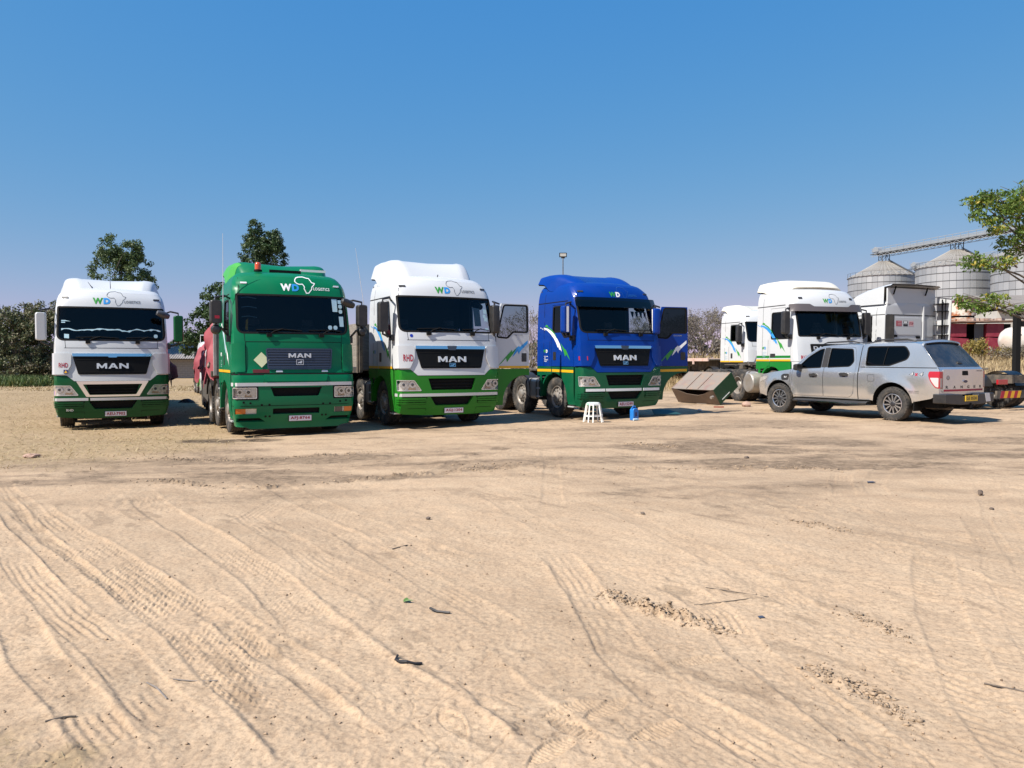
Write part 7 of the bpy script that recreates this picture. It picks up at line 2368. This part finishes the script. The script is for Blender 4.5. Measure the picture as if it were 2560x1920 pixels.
tag(o, 'dark teal board lying under the front corner of the royal blue truck', 'board')

# overturned steel locker
x, y = 6.25, 25.7
bx = thing('steel_locker', 'dusty steel tool locker with green end dumped on its edge', 'locker', (x, y, gl(x, y) + .02), R(-58))
M_lock = mat('dusty_locker', (.215, .18, .15), .75, col2=(.22, .10, .09), vscale=1.6, vlo=.5, vhi=.75, col3=(.26, .18, .13), v3=4)
Lk, W = 1.9, .74
tl = R(35)
def lk(u, v):
    return (u * math.cos(tl) - v * math.sin(tl), u * math.sin(tl) + v * math.cos(tl))
def face(p0, p1, name, m, holes=False):
    """slab between two cross-section points along the locker's length"""
    a, b = lk(*p0), lk(*p1)
    f = MB().prism([a, b, (b[0] * .97 + .0, b[1] * .97 + .012), (a[0] * .97, a[1] * .97 + .012)], 'x', -Lk / 2, Lk / 2)
    return f.build(name, m, bx)
cs = [lk(0, 0), lk(1.0, 0), lk(1.0, .58), lk(0, .58)]
inn = [(.5 * (cs[0][0] + cs[2][0]), .5 * (cs[0][1] + cs[2][1]))]
cx, cz = inn[0]
def wall(i, j, name, m, arch_cut=False):
    a, b = Vector((cs[i][0], cs[i][1])), Vector((cs[j][0], cs[j][1]))
    d = (b - a).normalized(); n = Vector((d.y, -d.x))
    L = (b - a).length
    fm = lambda u, v, off=0.0: Vector((u, a.x + d.x * v + n.x * off, a.y + d.y * v + n.y * off))
    pl = [(-Lk / 2, 0), (Lk / 2, 0), (Lk / 2, L), (-Lk / 2, L)]
    if arch_cut:
        pl = [(-Lk / 2, 0), (-Lk / 2 + .12, 0), (-.35, .20), (.15, .25), (.45, .18), (Lk / 2 - .08, 0), (Lk / 2, 0), (Lk / 2, L), (-Lk / 2, L)]
    return MB().patch(fm, pl, (), .3, 0, -.02).build(name, m, bx)
wall(0, 1, 'underside', M_lock)
wall(1, 2, 'back_panel', M_lock)
o = wall(2, 3, 'lid', M_lock)
wall(3, 0, 'front_panel', mat('dark_locker_front', (.11, .08, .06), .8, col2=(.17, .12, .085), vscale=3), True)  # front panel coloured darker than the lid
a, b = Vector(cs[2]), Vector(cs[3])
for k in (-.26, .26):
    p, q = a.lerp(b, .12), a.lerp(b, .98)
    nrm = Vector((-(b - a).normalized().y, (b - a).normalized().x)) * -1
    MB().bar((k, p.x + nrm.x * .006, p.y + nrm.y * .006), (k, q.x + nrm.x * .006, q.y + nrm.y * .006), .02, .014).build('lid_seam', mat('seam_rust', (.12, .07, .05), .8), bx)
M_lockg = mat('locker_green', (.006, .055, .020), .5, col2=(.02, .07, .03), vscale=3)
for sx in (-1, 1):
    MB().prism(cs, 'x', sx * Lk / 2 - .01, sx * Lk / 2 + .012).build('end_panel', M_lockg if sx > 0 else M_lock, bx)
p, q = Vector(lk(.14, .10)), Vector(lk(.55, .10))
MB().bar((Lk / 2 + .03, p.x, p.y), (Lk / 2 + .03, q.x, q.y), .02, .02).build('handle_rod', M_silver, bx)
MB().cyl((Lk / 2 - .02, cs[3][0] + .02, cs[3][1] - .22), (Lk / 2 - .02, cs[3][0] - .08, cs[3][1] - .24), .05, 12).build('hinge_boss', M_rim, bx)
MB().box(-.1, .35, .0, .35, -.02, .22).build('prop_block', M_lock, bx)

# stones and litter
def rock(x, y, s, label, m, name='stone', flat_=.65, cat='stone', group='stones and litter on the sand', sink=.25):
    g = random.Random(int(x * 100 + y * 7))
    bm = bmesh.new(); bmesh.ops.create_icosphere(bm, subdivisions=2, radius=1)
    from mathutils import noise as mn
    for v in bm.verts:
        k = 1 + .38 * mn.noise(v.co * 1.3 + Vector((x, y, 0))) + .15 * mn.noise(v.co * 3.1 + Vector((y, x, 2)))
        v.co = Vector((v.co.x * k * s * g.uniform(1.0, 1.05) * 1.25, v.co.y * k * s, v.co.z * k * s * flat_))
    me = bpy.data.meshes.new(name); bm.to_mesh(me); bm.free(); me.materials.append(m)
    me.polygons.foreach_set('use_smooth', [True] * len(me.polygons)); me.set_sharp_from_angle(angle=R(28))
    o = inst(name, me, None, (x, y, gl(x, y) + s * flat_ * (1 - sink)), (0, 0, g.uniform(0, 6)))
    return tag(o, label, cat, group)
M_stone = mat('pinkish_stone', (.42, .27, .20), .85, col2=(.34, .22, .17), vscale=6, bump=.3, bscale=20)
M_stoned = mat('dark_stone', (.10, .075, .06), .9, col2=(.16, .12, .09), vscale=8)
M_stonew = mat('pale_stone', (.50, .47, .44), .8)
rock(7.35, 24.1, .15, 'pinkish stone on the ground in front of the pickup', M_stone)
rock(5.35, 21.9, .06, 'pale round stone lying in the shadow of the open blue door', M_stonew)
rock(5.2, 8.5, .028, 'dark pebble standing upright on the sand at right', M_stoned, flat_=1.3)
rock(4.86, 7.75, .022, 'brown pebble lower down near the upright dark pebble', M_stoned)
rock(3.55, 11.6, .035, 'dark clod in the scuffed sand below the locker', M_stoned)
rock(-.81, 7.4, .022, 'dark pebble on bare sand in front of the white and grass green truck', M_stoned)
rock(1.3, 7.6, .02, 'small dark pebble in the middle of the bare sand', M_stoned)
rock(-8.2, 13.1, .10, 'low pale lump of earth in the straw below the leftmost truck', M_stone, flat_=.4)
# rubber, sticks and scraps
M_rub = mat('black_rubber', (.015, .014, .016), .6)
pts = [(-.60, 3.99), (-.605, 3.95), (-.58, 3.915), (-.54, 3.90), (-.50, 3.905), (-.465, 3.925)]
o = MB().tube([(a, b_, gl(a, b_) + .012 + .006 * math.sin(i)) for i, (a, b_) in enumerate(pts)], .0065, 6).build('rubber_strip', M_rub)
tag(o, 'curled black rubber strip lying on the near sand', 'rubber')
def stick(pts, r_, label, m, name='stick'):
    o = MB().tube([(a, b_, gl(a, b_) + r_ * .9 + dz) for a, b_, dz in pts], r_, 5).build(name, m)
    return tag(o, label, 'stick', 'sticks on the sand')
stick([(-.51, 4.74, .01), (-.46, 4.69, .004), (-.38, 4.665, .002)], .008, 'short thick black stick beyond the curled rubber strip', M_rub)
stick([(1.15, 4.81, -.002), (1.35, 4.84, -.002), (1.55, 4.90, -.003)], .003, 'long thin twig lying across the sand at right of the tracks', M_bark)
stick([(1.30, 5.12, 0), (1.50, 5.02, 0), (1.66, 4.92, 0)], .003, 'thin twig meeting the long twig at an angle', M_bark)
stick([(-1.78, 3.70, 0), (-1.70, 3.63, .01), (-1.60, 3.52, 0)], .004, 'forked grey twig on the tyre tracks near the left corner', M_barkgrey)
stick([(-1.66, 3.72, 0), (-1.55, 3.70, 0), (-1.44, 3.72, 0)], .003, 'thin twig just above the forked grey twig', M_barkgrey)
stick([(-2.02, 3.28, 0), (-1.97, 3.34, .004), (-1.93, 3.36, 0)], .0045, 'short dark curved stick at the lower left', M_bark)
stick([(-.98, 6.25, 0), (-.88, 6.42, 0)], .005, 'single dark stick on the bare sand above the rubber strip', M_bark)
stick([(2.25, 3.62, 0), (2.42, 3.52, 0)], .005, 'dark stick by itself near the right edge', M_bark)
o = MB().add([(0, 0, 0), (.035, .01, .015), (.07, 0, .01), (.035, -.012, .012), (.02, .03, .02), (.0, .035, .008)], [(0, 1, 2, 3), (0, 5, 4, 1)]).build('green_leaf', mat('fresh_leaf', (.06, .13, .02), .5), None, loc=(-.70, 4.90, gl(-.70, 4.90) + .006), smooth=0)
tag(o, 'small green leaf on the sand above the black stick', 'leaf')
o = MB().prism([(-.018, -.012), (.018, -.011), (.015, .013), (-.017, .012)], 'z', 0, .004).build('plastic_shard', mat('blue_grey_shard', (.055, .062, .085), .4), None, loc=(1.48, 4.52, gl(1.48, 4.52) + .004), rot=(R(8), 0, .3))
tag(o, 'tiny blue plastic shard below the meeting twigs', 'shard')
o = MB().prism([(-.05, -.02), (.05, -.015), (.035, .02), (-.04, .02)], 'z', 0, .008).build('plastic_shard', mat('blue_grey_shard', (.055, .062, .085), .4), None, loc=(4.36, 9.3, gl(4.36, 9.3) + .006), rot=(R(8), 0, .1))
tag(o, 'dark bluish flat scrap far out on the sand at right', 'shard')
o = MB().prism(rounded([(-.16, -.03), (.16, -.02), (.15, .03), (-.15, .02)], .01), 'z', 0, .04).build('brick_fragment', mat('red_fragment', (.30, .08, .05), .8), None, loc=(6.35, 23.6, gl(6.35, 23.6)))
tag(o, 'reddish flat fragment on the ground below the steel locker', 'fragment')
o = heap(None, 'rag', M_sack, .14, -.3, .3, -.02, lambda t: .12 * math.sin(PI * t) + .04, 5, .02, 12, 11, .05).build('black_rag', M_sack, None, loc=(-12.9, 30.5, gl(-12.9, 30.5)), rot=(0, 0, 1.2))
tag(o, 'black rag lying on the straw between the first two trucks', 'rag')

# loose crumbs of earth all over the yard
def crumbs():
    g = np.random.default_rng(77)
    n = 15000
    inv = g.uniform(1 / 16, 1 / 2.4, n)
    ys = 1 / inv; xs = ys * g.uniform(-.8, .8, n)
    z, sc, _, _ = detail(xs, ys)
    zz = gz(xs, ys) + z
    keep = g.random(n) < .10 + .8 * sc
    xs, ys, zz = xs[keep], ys[keep], zz[keep]; n = len(xs)
    s = (.0018 + .0065 * g.random(n) ** 5) * (1 + .06 * ys)
    base_ = np.array([(1, 0, 0), (-.5, .87, 0), (-.5, -.87, 0), (0, 0, .9), (0, 0, -.4)])
    ang = g.uniform(0, 2 * PI, n); c, s_ = np.cos(ang), np.sin(ang)
    B = base_[None] * (1 + .5 * g.normal(0, 1, (n, 5, 1)).clip(-.8, .8))
    V = np.empty_like(B)
    V[..., 0] = (B[..., 0] * c[:, None] - B[..., 1] * s_[:, None]) * s[:, None] + xs[:, None]
    V[..., 1] = (B[..., 0] * s_[:, None] + B[..., 1] * c[:, None]) * s[:, None] + ys[:, None]
    V[..., 2] = B[..., 2] * s[:, None] + zz[:, None] + s[:, None] * .3
    F0 = np.array([(0, 1, 3), (1, 2, 3), (2, 0, 3), (1, 0, 4), (2, 1, 4), (0, 2, 4)])
    F = (np.arange(n) * 5)[:, None, None] + F0[None]
    me = raw_mesh('earth_crumbs', V.reshape(-1, 3), F.reshape(-1, 3), leafmat('earth_crumb', [(.16, .108, .07), (.30, .21, .14), (.42, .30, .20)], 0, .95), np.repeat(g.random(n), 6))
    o = inst('earth_crumbs', me)
    tag(o, 'loose crumbs of earth and grit scattered over the sand', 'gravel', kind='stuff')
crumbs()

# broken clods thrown up along the churned ruts
def clods():
    g = np.random.default_rng(91)
    XS, YS, SS = [], [], []
    for kind, w, k, dark, path in TRACKS:
        if kind != 'clod':
            continue
        P = np.array(path); seg = np.hypot(*np.diff(P, axis=0).T); L = seg.sum(); acc = np.concatenate([[0], np.cumsum(seg)])
        n = int(420 * L ** .5 * k)
        u = g.random(n) * L
        x = np.interp(u, acc, P[:, 0]); y = np.interp(u, acc, P[:, 1])
        dens = fbm(x * 2.2, y * 2.2, 301, 3)
        keep = g.random(n) < .25 + 1.6 * np.clip(dens + .15, 0, 1)
        x = x + g.normal(0, w * .38, n); y = y + g.normal(0, w * .38, n)
        XS.append(x[keep]); YS.append(y[keep]); SS.append(((.003 + .010 * g.random(n) ** 4.0) * (1 + .05 * y))[keep])
    xs = np.concatenate(XS); ys = np.concatenate(YS); s = np.concatenate(SS); n = len(xs)
    z, _, _, _ = detail(xs, ys); zz = gz(xs, ys) + z
    base_ = np.array([(1, 0, 0), (0, 1, 0), (-1, 0, 0), (0, -1, 0), (.7, .7, .45), (-.7, .7, .5), (-.7, -.7, .4), (.7, -.7, .5), (0, 0, .85), (0, 0, -.5)])
    B = base_[None] * (1 + .30 * g.normal(0, 1, (n, 10, 1)).clip(-1.2, 1.2))
    ang = g.uniform(0, 2 * PI, n); c, q = np.cos(ang), np.sin(ang)
    V = np.empty_like(B)
    V[..., 0] = (B[..., 0] * c[:, None] * 1.3 - B[..., 1] * q[:, None]) * s[:, None] + xs[:, None]
    V[..., 1] = (B[..., 0] * q[:, None] * 1.3 + B[..., 1] * c[:, None]) * s[:, None] + ys[:, None]
    V[..., 2] = B[..., 2] * s[:, None] * .8 + zz[:, None] + s[:, None] * .05
    F0 = np.array([(0, 4, 8), (4, 1, 8), (1, 5, 8), (5, 2, 8), (2, 6, 8), (6, 3, 8), (3, 7, 8), (7, 0, 8), (4, 0, 9), (1, 4, 9), (5, 1, 9), (2, 5, 9), (6, 2, 9), (3, 6, 9), (7, 3, 9), (0, 7, 9)])
    F = (np.arange(n) * 10)[:, None, None] + F0[None]
    me = raw_mesh('earth_clods', V.reshape(-1, 3), F.reshape(-1, 3), leafmat('earth_clod', [(.20, .14, .09), (.31, .222, .145), (.43, .31, .205)], 0, .95), np.repeat(g.random(n), 16))
    tag(inst('earth_clods', me), 'broken brown clods along the churned ruts in the sand', 'earth', kind='stuff')
clods()
